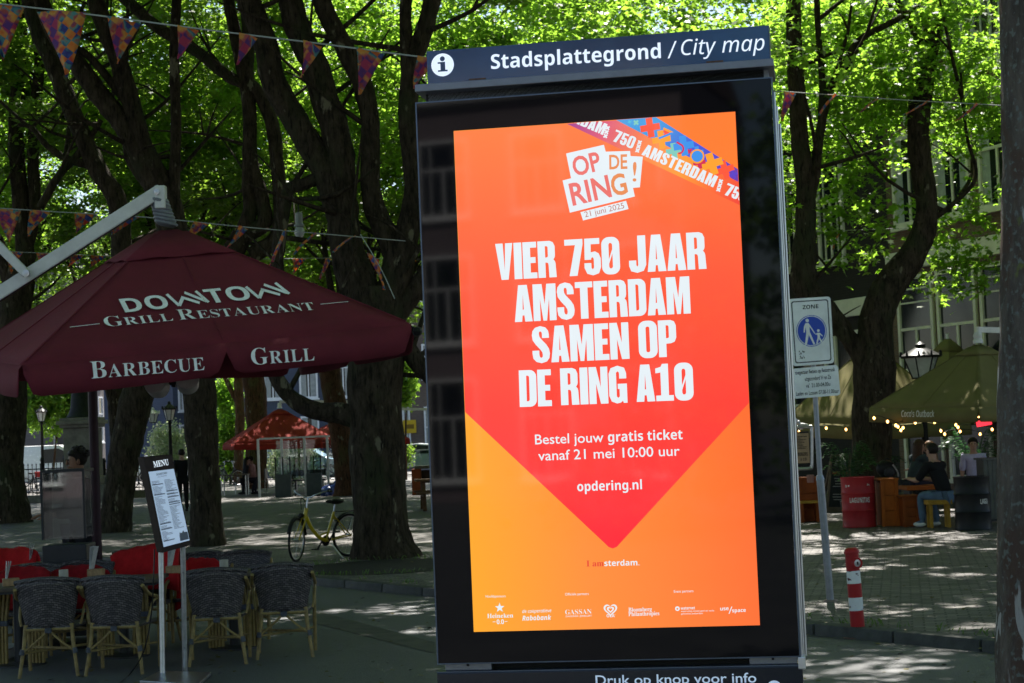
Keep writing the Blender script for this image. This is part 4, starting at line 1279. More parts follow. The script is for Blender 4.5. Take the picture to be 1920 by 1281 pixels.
def parasol(t, FL, FR, BR, BL, apex, m, drop, top=.10, notch=True, sag=.03, cap=None, ribs=True, flare=.06, corner=.09):
    "a four-sided canopy with a hanging valance; corner order FL, FR, BR, BL"
    cs = [Vector(c) for c in (FL, FR, BR, BL)]
    apex = Vector(apex)
    mb = MB(); vb = MB(); rb = MB()
    edge = []
    for i in range(4):
        a, b = cs[i], cs[(i + 1) % 4]
        ta, tb_ = apex.lerp(a, top), apex.lerp(b, top)
        rows_ = []
        for j in range(9):
            q = j / 8
            r_ = []
            for s in range(17):
                x = s / 16
                p = ta.lerp(tb_, x).lerp(a.lerp(b, x), q)
                p = p - Vector((0, 0, sag * (abs(sin(2 * pi * x)) ** .8) * q * (1.25 - q) * 2.5))
                r_.append(p)
            rows_.append(r_)
        mb.grid(rows_)
        # valance
        out = (a + b) / 2 - apex; out.z = 0; out.normalize()
        L = (b - a).length
        n = 48
        top_r, mid_r, bot_r = [], [], []
        for s in range(n + 1):
            x = s / n
            p = a.lerp(b, x) - Vector((0, 0, sag * (abs(sin(2 * pi * x)) ** .8) * .25 * 2.5))
            h = drop
            if notch:
                dm = min(abs(x - .5) * L, 9)
                de = min(x, 1 - x) * L
                for dd, w_ in ((dm, .17), (de, .14)):
                    if dd < w_: h = min(h, drop * (.30 + .70 * sqrt(max(0, 1 - (1 - dd / w_) ** 2))))
            wv = .5 + .5 * sin(x * L * 7 + i * 2)
            top_r.append(p)
            mid_r.append(p + out * (flare * .35 + .006 * wv) - Vector((0, 0, h * .5)))
            bot_r.append(p + out * (flare * .30 + .016 * wv) - Vector((0, 0, h)))
        vb.grid([top_r, mid_r, bot_r])
        rb.tube([apex - Vector((0, 0, .12)), a.lerp(apex, .03) - Vector((0, 0, .05))], .018, n=6)
        mm = (a + b) / 2
        rb.tube([apex - Vector((0, 0, .12)), mm.lerp(apex, .03) - Vector((0, 0, .06))], .015, n=6)
    cv = mb.build('canopy', m, t, smooth=True, world=True, sharp=25)
    md = cv.modifiers.new('thickness', 'SOLIDIFY'); md.thickness = .006
    vl = vb.build('valance', m, t, smooth=True, world=True, sharp=60)
    md = vl.modifiers.new('thickness', 'SOLIDIFY'); md.thickness = .005
    if cap:
        sb = MB()
        for i in range(4):
            a, b = cs[i], cs[(i + 1) % 4]; m_ = (a + b) / 2
            for e in (a, m_):
                up_ = Vector((0, 0, .004)); sb.tube([apex.lerp(e, max(cap, .1)) + up_, apex.lerp(e, .6) + up_ - Vector((0, 0, .002)), apex.lerp(e, .985) + up_], .006, n=5)
        sb.build('seams', m, cv, smooth=True, world=True)
    if ribs: rb.build('ribs', M_CHROME, t, world=True)
    if cap:
        mb = MB(); rr_ = [[], []]
        for i in range(4):
            a, b = cs[i], cs[(i + 1) % 4]
            for s in range(8):
                x = s / 8
                rr_[0].append(apex.lerp(a.lerp(b, x), .09) + Vector((0, 0, .02)))
                rr_[1].append(apex.lerp(a.lerp(b, x), cap) + Vector((0, 0, .03 - .015 * abs(cos(2 * pi * x)))))
        for r_ in rr_: r_.append(r_[0])
        mb.grid(rr_)
        c2 = mb.build('vent_cap', m, t, smooth=True, world=True, sharp=25)
        md = c2.modifiers.new('thickness', 'SOLIDIFY'); md.thickness = .006
    return cv, vl


def maroon():
    FL, FR = P(42, 684, 15.6), P(768, 606, 17.1)
    e = (FR - FL)
    n = Vector((-e.y, e.x, 0))
    BL, BR = FL + n + Vector((0, 0, .30)), FR + n + Vector((0, 0, -.05))
    cen = (FL + FR + BL + BR) / 4
    ap = P(312, 421, cen.y)
    t = thing('cantilever_parasol', 'maroon square cantilever parasol with white restaurant lettering over the terrace', 'parasol', (cen.x, cen.y, 0))
    cv, vl = parasol(t, FL, FR, BR, BL, ap, M_MAROON, .285, top=.05, cap=.30, sag=.025, flare=.10)
    # lettering lies on the front slope and the front valance
    a, b = ap.lerp(FL, .5), ap.lerp(FR, .5)
    nrm = (FR - FL).cross(ap - FL).normalized()
    if nrm.y > 0: nrm = -nrm
    X = (FR - FL).normalized(); Yv = nrm.cross(X)
    if Yv.z < 0: Yv = -Yv
    org = FL

    def F(x, y, d): return org + X * x + Yv * y + nrm * d

    def q(u, v):
        r = onplane(u, v, org, nrm) - org
        return r.dot(X), r.dot(Yv)

    def cap_h(u, v0, v1): return abs(q(u, v1)[1] - q(u, v0)[1])
    mb = MB(); D = .006
    textmesh(mb, 'DO', BOLD, q(235, 587), q(320, 578), cap_h(275, 582, 556), F, D)
    textmesh(mb, 'TO', BOLD, q(393, 570), q(474, 562), cap_h(430, 572, 545), F, D)
    # the joined W and N of the name, drawn as one zigzag stroke
    for (u0, v0, u1, v1) in ((322, 577, 394, 569), (472, 563, 545, 553)):
        def z(x, y):
            p0, p1 = q(u0, v0), q(u1, v1); hh = cap_h((u0 + u1) / 2, v0, v0 - 25)
            return F(p0[0] + (p1[0] - p0[0]) * x, p0[1] + (p1[1] - p0[1]) * x + hh * y, D + .001)
        for xa, ya, xb, yb in ((.04, 1.0, .20, .04), (.20, .04, .40, .62), (.36, .66, .74, .08), (.50, .98, .93, .14), (.80, 1.0, .97, .05)):
            dx, dy = (xb - xa) * 2.6, yb - ya; L = sqrt(dx * dx + dy * dy)
            nx, ny = -dy / L * .105 / 2.6, dx / L * .105
            mb.add([z(xa + nx, ya + ny), z(xb + nx, yb + ny), z(xb - nx, yb - ny), z(xa - nx, ya - ny)], [(0, 1, 2, 3)])
    textmesh(mb, 'Grill', SERIF, q(199, 614), q(326, 602), cap_h(205, 613, 594), F, D, off=-.010, smallcaps=True)
    textmesh(mb, 'Restaurant', SERIF, q(337, 601), q(592, 582), cap_h(345, 600, 580), F, D, off=-.010, smallcaps=True)
    for (u0, v0, u1, v1) in ((131, 614.5, 187, 608), (601, 571.5, 653, 566.5)):
        p, r_ = q(u0, v0), q(u1, v1)
        mb.add([F(p[0], p[1] - .004, D), F(r_[0], r_[1] - .004, D), F(r_[0], r_[1] + .004, D), F(p[0], p[1] + .004, D)], [(0, 1, 2, 3)])
    mb.build('canopy_lettering', M_CANVW, cv, world=True)
    # valance plane (hangs from FL-FR, leaning out a little)
    out = Vector((nrm.x, nrm.y, 0)).normalized()
    vn = (out + Vector((0, 0, .10))).normalized()
    Yw = vn.cross(X)
    if Yw.z < 0: Yw = -Yw
    org2 = FL + out * .062

    def F2(x, y, d): return org2 + X * x + Yw * y + vn * d

    def q2(u, v):
        r = onplane(u, v, org2, vn) - org2
        return r.dot(X), r.dot(Yw)

    def ch2(u, v0, v1): return abs(q2(u, v1)[1] - q2(u, v0)[1])
    mb = MB()
    textmesh(mb, 'Barbecue', SERIF, q2(174, 709), q2(393, 689), ch2(185, 708, 675), F2, .012, smallcaps=True, off=-.006)
    mb.build('valance_lettering', M_CANVW, vl, world=True); mb = MB()
    textmesh(mb, 'Grill', SERIF, q2(485, 678), q2(608, 667), ch2(495, 677, 645), F2, .012, smallcaps=True, off=-.006)
    mb.build('valance_lettering', M_CANVW, vl, world=True)
    # bellows at the top, arm, brace and mast
    mb = MB()
    hub = P(297, 372, ap.y - .1)
    for k in range(7):
        c = ap.lerp(hub, (k + .3) / 7)
        mb.lathe([(.075, -.03), (.115 - .003 * k, -.005), (.118 - .003 * k, .012), (.08, .034)], c, 20, Matrix.Rotation(.25, 3, 'Y'))
    mb.build('rubber_bellows', mat('grey_rubber', (.20, .22, .24), .5, var=.15), t, smooth=True, world=True)
    e0, e1 = P(303, 357, ap.y - .12), P(-60, 588, ap.y - .3)
    mb = MB(); mb.bar(e1, e0, .09, .13); mb.build('arm', M_STEEL, t, world=True, bevel=.012)
    mb = MB(); mb.bar(e1 + Vector((0, -.002, -.072)), e0.lerp(e1, .06) + Vector((0, -.002, -.072)), .06, .02); mb.build('arm_rail', M_BLK, t, world=True)
    mb = MB(); mb.bar(P(301, 349, ap.y - .12), P(302, 392, ap.y - .12), .105, .12, up=(0, 1, 0)); mb.build('arm_head', M_STEEL, t, world=True, bevel=.012)
    mb = MB(); mb.lathe([(.0, -.01), (.03, -.01), (.03, .01), (0, .012)], P(294, 360, ap.y - .19), 12, Matrix.Rotation(radians(90), 3, 'X')); mb.build('bolt', M_CHROME, t, world=True)
    mast = P(-95, 600, ap.y - .3)
    j = P(50, 514, ap.y - .38)
    mb = MB(); mb.bar(P(-95, 368, ap.y - .38), j, .07, .085); mb.build('brace', M_STEEL, t, world=True, bevel=.01)
    mb = MB(); mb.lathe([(.0, -.012), (.035, -.012), (.035, .012), (0, .014)], P(49, 513, ap.y - .45), 12, Matrix.Rotation(radians(90), 3, 'X')); mb.build('bolt', M_CHROME, t, world=True)
    mb = MB(); mb.bar((mast.x, mast.y, 0), (mast.x, mast.y, P(-95, 330, ap.y - .3).z), .12, .12); mb.build('mast', M_STEEL, t, world=True, bevel=.01)
    mb = MB(); mb.box((mast.x, mast.y, .05), (1.0, 1.0, .1)); mb.build('base_slab', mat('concrete_base', (.25, .25, .24), .8, var=.2), t, world=True, bevel=.01)
    mb = MB(); a1 = FR.lerp(ap, .06) - Vector((0, 0, .05)); a2 = P(776, 618, 17.1); mb.bar(a1, a2, .04, .05); mb.ball(a2 + Vector((.03, 0, -.02)), .05, 8); mb.build('rib_end', M_BLK, t, world=True)
    # two heaters under the canopy
    M_HEAT = mat('heater_housing', (.40, .37, .35), .4, .2, var=.1)
    for u, v, s in ((297, 726, -1), (352, 719, 1)):
        c = P(u, v, 17.2)
        M_ = Matrix.Rotation(radians(18 * s), 3, 'Y') @ Matrix.Rotation(radians(62), 3, 'X')
        mb = MB(); mb.lathe([(.02, -.10), (.07, -.09), (.105, -.03), (.11, .09), (.104, .09)], c, 18, M_); h = mb.build('heater', M_HEAT, t, smooth=True, world=True)
        mb = MB(); mb.lathe([(.0, .088), (.10, .088), (.10, .094), (0, .094)], c, 18, M_); mb.build('heater_lens', mat('heater_glass', (.42, .36, .34), .3, var=.1), h, world=True)
    mb = MB(); mb.bar(P(326, 690, 17.2), P(326, 726, 17.2), .04, .04); mb.bar(P(290, 722, 17.25), P(362, 716, 17.25), .03, .03); mb.build('heater_bracket', M_BLK, t, world=True)


maroon()


def far_parasol(name, label, m, FL, FR, apex, drop, pole, arm=None, letters=None, group=None, back=None, edgeY=None, notch=False):
    FL, FR = Vector(FL), Vector(FR)
    e = FR - FL
    n = Vector((-e.y, e.x, 0)) * (back or 1.0)
    BL, BR = FL + n, FR + n
    cen = (FL + FR + BL + BR) / 4
    ap = Vector((cen.x, cen.y, apex))
    t = thing(name, label, 'parasol', (cen.x, cen.y, PZ), 0, group)
    cv, vl = parasol(t, FL, FR, BR, BL, ap, m, drop, top=.04, cap=.22, sag=.02, flare=.05, notch=notch)
    mb = MB()
    if pole == 'mast':
        mb.tube([(cen.x, cen.y, PZ), (cen.x, cen.y, apex + .05)], .035, n=10)
    else:
        q = cen + Vector(pole)
        mb.tube([(q.x, q.y, PZ), (q.x, q.y, apex + .25)], .05, n=10)
        mb.bar((q.x, q.y, apex + .1 - .0), (cen.x, cen.y, apex + .22), .08, .1)
        mb.lathe([(.09, 0), (.09, .05), (.07, .08), (.08, .14), (.06, .2)], (cen.x, cen.y, apex - .02), 14)
    mb.build('mast', M_STEEL, t, world=True)
    return t, cv, vl, ap


M_RED = canvas('red_canvas', (.30, .032, .022), (.6, .05, .025), .32)
M_OLIVE = canvas('olive_canvas', (.165, .145, .055), (.26, .21, .07), .15)
for lab, u0, v0, Y0, u1, v1, Y1, va in (('red parasol over the glass terrace enclosure', 440, 832, 63.5, 640, 828, 64.5, 772), ('bright red parasol behind the large forked tree', 600, 826, 69, 768, 822, 70.5, 784)):
    FL, FR = P(u0, v0, Y0), P(u1, v1, Y1)
    c = P((u0 + u1) / 2, va, (Y0 + Y1) / 2 + 2)
    e = FR - FL
    t, cv, vl, ap = far_parasol('red_parasol', lab, M_RED, FL, FR, c.z + .15, .22, (3.1, .6, 0), group='red parasols')
# olive parasols on the right
t, cv, vl, ap = far_parasol('olive_parasol', 'olive parasol with bar lettering on its valance behind the near trunk', M_OLIVE, P(1630, 765, 32.4), P(1834, 763, 30.0), 3.22, .25, (2.2, .6, 0), group='olive parasols')
FL, FR = P(1630, 765, 32.4), P(1834, 763, 30.0)
X = (FR - FL).normalized(); on = Vector((X.y, -X.x, 0)); o2 = FL + on * .035


def FO(x, y, d): return o2 + X * x + Vector((0, 0, y)) + on * d


def qo(u, v):
    r = onplane(u, v, o2, on) - o2
    return r.dot(X), r.z


mb = MB(); textmesh(mb, "Coco's Outback", ITAL, qo(1691, 779), qo(1753, 777), .105, FO, .014, off=.012)
mb.build('valance_lettering', mat('valance_print', (.62, .62, .55), .7), vl, world=True)
far_parasol('olive_parasol', 'olive parasol with sunlit streaks seen right behind the zone sign', M_OLIVE, P(1462, 792, 38.5), P(1640, 796, 36.2), 3.55, .3, 'mast', group='olive parasols')
far_parasol('olive_parasol', 'smaller looking olive parasol in the gap between the bent trunk and the lantern', M_OLIVE, P(1640, 775, 41.5), P(1790, 772, 39.5), 3.75, .3, 'mast', group='olive parasols')

# ================================================================ terrace
def wickermat(name, c1, c2):
    m = bpy.data.materials.new(name); m.use_nodes = True
    t = m.node_tree; b = t.nodes['Principled BSDF']; N = t.nodes.new; L = t.links.new
    tc = N('ShaderNodeTexCoord'); sp = N('ShaderNodeSeparateXYZ'); cb = N('ShaderNodeCombineXYZ')
    L(tc.outputs['Object'], sp.inputs[0]); L(sp.outputs['X'], cb.inputs['X'])
    ad = N('ShaderNodeMath'); L(sp.outputs['Z'], ad.inputs[0]); L(sp.outputs['Y'], ad.inputs[1]); L(ad.outputs[0], cb.inputs['Y'])
    br = N('ShaderNodeTexBrick'); br.inputs['Scale'].default_value = 1; br.inputs['Brick Width'].default_value = .040; br.inputs['Row Height'].default_value = .017; br.inputs['Mortar Size'].default_value = .0026
    br.inputs['Color1'].default_value = (*c1, 1); br.inputs['Color2'].default_value = (*c2, 1); br.inputs['Mortar'].default_value = (c1[0] * .2, c1[1] * .2, c1[2] * .2, 1)
    L(cb.outputs[0], br.inputs['Vector']); L(br.outputs['Color'], b.inputs['Base Color'])
    bp = N('ShaderNodeBump'); bp.inputs['Strength'].default_value = .8; bp.inputs['Distance'].default_value = .006; bp.invert = True
    L(br.outputs['Fac'], bp.inputs['Height']); L(bp.outputs['Normal'], b.inputs['Normal'])
    b.inputs['Roughness'].default_value = .55
    return m


M_WICK = wickermat('grey_wicker', (.048, .042, .044), (.15, .128, .124))
M_BAMB = mat('bamboo', (.24, .175, .07), .42, var=.3, scale=18)
M_BIND = mat('wicker_binding', (.07, .075, .09), .6, var=.3, scale=30)
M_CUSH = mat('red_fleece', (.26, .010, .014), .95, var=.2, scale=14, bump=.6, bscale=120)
M_WOODT = mat('weathered_table_wood', (.11, .085, .062), .5, var=.3, scale=7)
M_CHAR = mat('charcoal_steel', (.02, .022, .025), .5, .3, var=.2)


def make_chair(label):
    "an armchair facing +y, its back at -y"
    t = thing('wicker_armchair', label, 'chair', group='wicker armchairs of the terrace')
    # back: a curved sheet with rounded upper edge
    rows_ = []
    for j in range(11):
        q = j / 10
        z = .42 + .44 * q
        w_ = .20 + .082 * q
        r_ = []
        for i in range(17):
            x = -1 + i / 8
            zz = z - (.03 * x * x * q)
            r_.append(Vector((x * w_, -.24 - .075 * q + .075 * x * x, zz)))
        rows_.append(r_)
    mb = MB(); mb.grid(rows_); bk = mb.build('backrest', M_WICK, t, smooth=True)
    md = bk.modifiers.new('thickness', 'SOLIDIFY'); md.thickness = .028; md.offset = 0
    mb = MB(); mb.tube([p + Vector((0, 0, .004)) for p in rows_[-1]], .023, n=8, smooth=2); mb.build('rim', M_WICK, bk, smooth=True)
    mb = MB()
    rows_ = [[Vector((x * (.235 + .02 * y / .22), y, .445 - .02 * (1 - x * x) * (1 - (y / .26) ** 2))) for x in [k / 5 - 1 for k in range(11)]] for y in [-.25 + .05 * k for k in range(11)]]
    mb.grid(rows_); st = mb.build('seat', M_WICK, t, smooth=True)
    md = st.modifiers.new('thickness', 'SOLIDIFY'); md.thickness = .035
    for s in (-1, 1):
        mb = MB(); mb.tube([(s * .20, -.235, .46), (s * .215, -.25, .28), (s * .255, -.30, 0.0)], [.018, .018, .016], n=8); mb.build('rear_leg', M_BAMB, t, smooth=True)
        mb = MB(); mb.tube([(s * .265, .25, 0), (s * .27, .235, .40), (s * .275, .22, .56), (s * .285, .16, .635), (s * .29, .02, .66), (s * .29, -.16, .70), (s * .275, -.29, .78)], .017, n=8, smooth=3); mb.build('front_leg_and_arm', M_BAMB, t, smooth=True)
        mb = MB(); mb.tube([(s * .285, .13, .63), (s * .285, -.02, .60), (s * .275, -.10, .50), (s * .26, -.12, .44)], .012, n=6, smooth=3); mb.build('arm_brace', M_BAMB, t, smooth=True)
        mb = MB(); mb.tube([(s * .235, -.272, .215), (s * .12, -.262, .30), (s * .012, -.252, .40)], .011, n=6, smooth=2); mb.build('back_brace', M_BAMB, t, smooth=True)
        mb = MB(); mb.tube([(s * .226, -.262, .245), (s * .236, -.274, .20)], .023, n=8); mb.build('binding', M_BIND, t, smooth=True)
    mb = MB(); mb.tube([(-.21, -.245, .415), (.21, -.245, .415)], .015, n=8); mb.build('rail', M_BAMB, t, smooth=True)
    mb = MB(); mb.box((0, -.252, .405), (.06, .04, .045)); mb.build('binding', M_BIND, t, bevel=.006)
    mb = MB(); mb.tube([(-.25, .22, .22), (.22, -.26, .24)], .012, n=6); mb.tube([(.25, .22, .22), (-.22, -.26, .215)], .012, n=6); mb.build('stretcher', M_BAMB, t, smooth=True)
    return t


chair0 = None


def chair(u, v, rz, label, x=None, y=None):
    global chair0
    c = G(u, v) if x is None else Vector((x, y, 0))
    if chair0 is None:
        chair0 = make_chair(label); chair0.location = c; chair0.rotation_euler = (0, 0, rz); W[chair0] = Matrix.Translation(c) @ Matrix.Rotation(rz, 4, 'Z')
        return chair0
    return dup(chair0, c, rz, label)


chair(103, 1262, radians(4), 'wicker armchair with its back to the viewer, front row, at the far left')
chair(232, 1258, radians(-4), 'dark wicker armchair with its back to the viewer just left of the menu stand')
chair(412, 1241, radians(6), 'wicker armchair with its back to the viewer just right of the menu stand poles')
chair(537, 1228, radians(5), 'rightmost wicker armchair with its back to the viewer, nearest the kiosk')
A = G(103, 1262); B = G(537, 1228)
RX = (B - A).normalized(); RN = Vector((-RX.y, RX.x, 0))


def at(u, depth):       # a spot in the terrace rows: photo column u, metres behind the front row
    p = P(u, 1000, A.y + depth + (u - 103) / 434 * (B.y - A.y))
    return p.x, p.y


for u, dp, rz, lab in ((46, 1.55, 176, 'wicker armchair facing the viewer under the dark red blanket at the far left'), (150, 1.55, 183, 'wicker armchair facing the viewer under the flat dark red blanket in the middle'), (270, 1.75, 172, 'wicker armchair under the big bright red blanket behind the menu stand'), (375, 1.9, 180, 'wicker armchair under the red blanket behind the menu stand poles'), (452, 1.75, 184, 'wicker armchair without a blanket facing the viewer at the right table'), (22, 3.3, 170, 'wicker armchair in the second row under the bright red blanket at far left'), (262, 3.2, 195, 'dark wicker armchair in the second row behind the big red blanket')):
    x, y = at(u, dp)
    chair(0, 0, radians(rz), lab, x, y)

# tables on bundles of bamboo
tb0 = None
for u, dp, lab in ((28, .78, 'wooden terrace table with a bottle holder at the far left'), (225, .85, 'wooden terrace table with a white candle holder left of the menu stand'), (432, .85, 'wooden terrace table with a candle holder and phone at the right')):
    x, y = at(u, dp)
    if tb0 is None:
        tb0 = thing('bistro_table', lab, 'table', (x, y, 0), .05, 'terrace tables')
        mb = MB(); mb.box((0, 0, .735), (.80, .74, .035)); tp = mb.build('tabletop', M_WOODT, tb0, bevel=.008)
        mb = MB(); mb.box((0, 0, .705), (.74, .68, .025)); mb.build('top_frame', M_CHAR, tb0)
        for s in (-1, 1):
            mb = MB()
            for i in range(5):
                for j in range(2):
                    mb.tube([(s * .17 + i * .031 - .062, j * .031 - .015, .02), (s * .17 + i * .031 - .062, j * .031 - .015, .40), (s * .15 + i * .04 - .08, j * .05 - .02, .70)], .0145, n=6)
            mb.build('bamboo_leg', M_BAMB, tb0, smooth=True)
            mb = MB(); mb.box((s * .17, 0, .40), (.17, .075, .05)); mb.build('leg_binding', M_BIND, tb0, bevel=.006)
        mb = MB(); mb.lathe([(.05, .03), (.05, .70)], (.0, .06, 0), 10); mb.lathe([(.25, 0), (.25, .018), (.05, .035)], (0, .06, 0), 20); mb.build('pedestal', M_CHAR, tb0, smooth=True)
    else:
        dup(tb0, (x, y, 0), .05, lab)

# blankets folded over chair backs
def blanket(u, v, wd, hgt, dp, label, seed, slump=.1, m=None):
    x, y = at(u, dp)
    zt = P(u, v, y).z
    g = random.Random(seed)
    t = None
    rows_ = []
    for j in range(15):
        q = j / 14
        s = (q - .5) * 2
        yy = .16 * s * (1 + .35 * abs(s)) + .02
        r_ = []
        for i in range(21):
            k = i / 20 * 2 - 1
            z = -hgt * abs(s) ** 2.2 - slump * (k * .5 + .5) * .5 - .05 * abs(k) ** 4
            z += .022 * noise.noise(Vector((k * 3 + seed, s * 2, 1.7))) + .012 * noise.noise(Vector((k * 8, s * 5, seed)))
            r_.append(Vector((k * wd / 2 * (1 + .06 * abs(s)), yy - .10 * k * k + .03 * noise.noise(Vector((k * 2, s * 3, seed + 5))), z)))
        rows_.append(r_)
    mb = MB(); mb.grid(rows_)
    o = mb.build('red_blanket', m or M_CUSH, None, smooth=True, sharp=80)
    o.location = (x, y, zt)
    md = o.modifiers.new('thickness', 'SOLIDIFY'); md.thickness = .045; md.offset = 1
    tag(o, label, 'blanket', 'red blankets on the terrace chairs')


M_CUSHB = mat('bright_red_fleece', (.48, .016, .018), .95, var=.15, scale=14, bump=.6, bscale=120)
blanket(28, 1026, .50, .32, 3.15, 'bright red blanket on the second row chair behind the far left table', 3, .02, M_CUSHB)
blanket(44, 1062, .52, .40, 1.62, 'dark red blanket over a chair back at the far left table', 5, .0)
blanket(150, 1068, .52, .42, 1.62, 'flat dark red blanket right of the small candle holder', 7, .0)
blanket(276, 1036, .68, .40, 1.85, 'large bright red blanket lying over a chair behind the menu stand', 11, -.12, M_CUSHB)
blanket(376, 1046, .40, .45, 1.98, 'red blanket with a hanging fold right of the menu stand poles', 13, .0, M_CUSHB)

# things on the tables
M_WAX = mat('candle_holder_white', (.42, .40, .33), .5, var=.12, scale=20)
for u, dp, lab in ((117, .62, 'white paper candle holder on the table at the left'), (418, .66, 'white paper candle holder on the table right of the menu stand')):
    x, y = at(u, dp)
    t = thing('candle_holder', lab, 'candle holder', (x, y, .7535), 0, 'candle holders')
    mb = MB(); mb.lathe([(.040, 0), (.043, .01), (.043, .125), (.039, .125), (.037, .03)], (0, 0, 0), 20); mb.build('sleeve', M_WAX, t, smooth=True)
    mb = MB(); mb.lathe([(.030, .012), (.030, .07), (.004, .072)], (0, 0, 0), 14); mb.build('candle', mat('wax', (.6, .56, .45), .5), t, smooth=True)
M_OAK = mat('light_oak', (.34, .22, .11), .5, var=.25, scale=20)
M_CARD = mat('printed_card', (.48, .48, .46), .6, var=.2, scale=40)
for u, dp, lab, hh in ((18, .70, 'wooden menu card block on the far left table', .16), (62, 3.0, 'wooden card block with grey menu cards on the second row table', .20), (178, 1.3, 'menu cards standing in a wooden block left of the big red blanket', .22), (325, 1.05, 'menu cards standing in a wooden block just behind the menu stand poles', .24)):
    x, y = at(u, dp)
    t = thing('menu_card_block', lab, 'menu holder', (x, y, .7535), rnd.uniform(-.4, .4), 'wooden menu card blocks')
    mb = MB(); mb.box((0, 0, .035), (.15, .09, .07)); mb.build('block', M_OAK, t, bevel=.004)
    mb = MB()
    for k in range(3): mb.box((-.04 + .012 * k, .0, .07 + hh / 2), (.004, .10, hh), M=Matrix.Rotation(radians(4 + 5 * k), 3, 'Y'))
    mb.build('menu_cards', M_CARD, t)
for u, dp, lab, col in ((500, .75, 'phone lying on the right terrace table', (.3, .42, .6)),):
    x, y = at(u, dp)
    t = thing('phone', lab, 'phone', (x, y, .754), .3)
    mb = MB(); mb.box((0, 0, .005), (.16, .08, .009)); b = mb.build('body', M_BLK, t, bevel=.002)
    mb = MB(); mb.box((0, 0, .0103), (.15, .072, .001)); mb.build('screen', mat('phone_glass', (.35, .45, .6), .05), b)
# extra table behind, under the second row
x, y = at(70, 2.6); dup(tb0, (x, y, 0), .05, 'wooden terrace table in the second row left of the glass screen')

# glass wind screen with dark lower half
def screen_():
    Y = 18.6
    a, b = P(90, 1064, Y), P(172, 1064, Y)
    z0 = 0; zt = P(130, 893, Y).z; zm = P(130, 1020, Y).z
    w2 = (b.x - a.x) / 2; cx = (a.x + b.x) / 2
    t = thing('glass_screen', 'narrow glass wind screen with a dark lower panel beside a dark post', 'wind screen', (cx, Y, 0))
    gm = glass('screen_glass', (.66, .70, .70), .02)
    mb = MB(); mb.box((0, 0, (zm + .12) / 2), (w2 * 2, .42, zm - .12)); mb.build('lower_panel', M_CHAR, t, bevel=.01)
    for s in (-1, 1):
        mb = MB(); mb.box((0, s * .2, (zm + zt) / 2 + .06), (w2 * 2 - .04, .012, zt - zm)); mb.build('glass_pane', gm, t)
    mb = MB(); mb.box((-w2 + .01, 0, (zm + zt) / 2 + .06), (.012, .40, zt - zm)); mb.build('glass_pane', gm, t)
    mb = MB(); mb.box((0, 0, zt + .06), (w2 * 2, .42, .03)); mb.build('top_rail', M_CHAR, t, bevel=.004)
    for s in (-1, 1):
        mb = MB(); mb.box((s * (w2 - .01), -.2, (zm + zt) / 2 + .06), (.022, .022, zt - zm)); mb.build('corner_post', M_CHAR, t)
    mb = MB(); mb.box((0, 0, .03), (w2 * 2 + .06, .5, .06)); mb.build('foot', M_BLK, t)


screen_()
# dark post under the parasol
pb_ = P(183, 1050, 20.0)
t = thing('terrace_post', 'dark maroon post standing beside the glass screen', 'post', (pb_.x, pb_.y, 0))
mb = MB(); mb.lathe([(.055, .04), (.052, 2.85), (.03, 2.87)], (0, 0, 0), 14); mb.build('shaft', mat('dark_maroon_paint', (.03, .012, .018), .45, var=.2), t, smooth=True)
mb = MB(); mb.lathe([(.20, 0), (.20, .03), (.07, .06)], (0, 0, 0), 18); mb.build('foot', M_BLK, t, smooth=True)


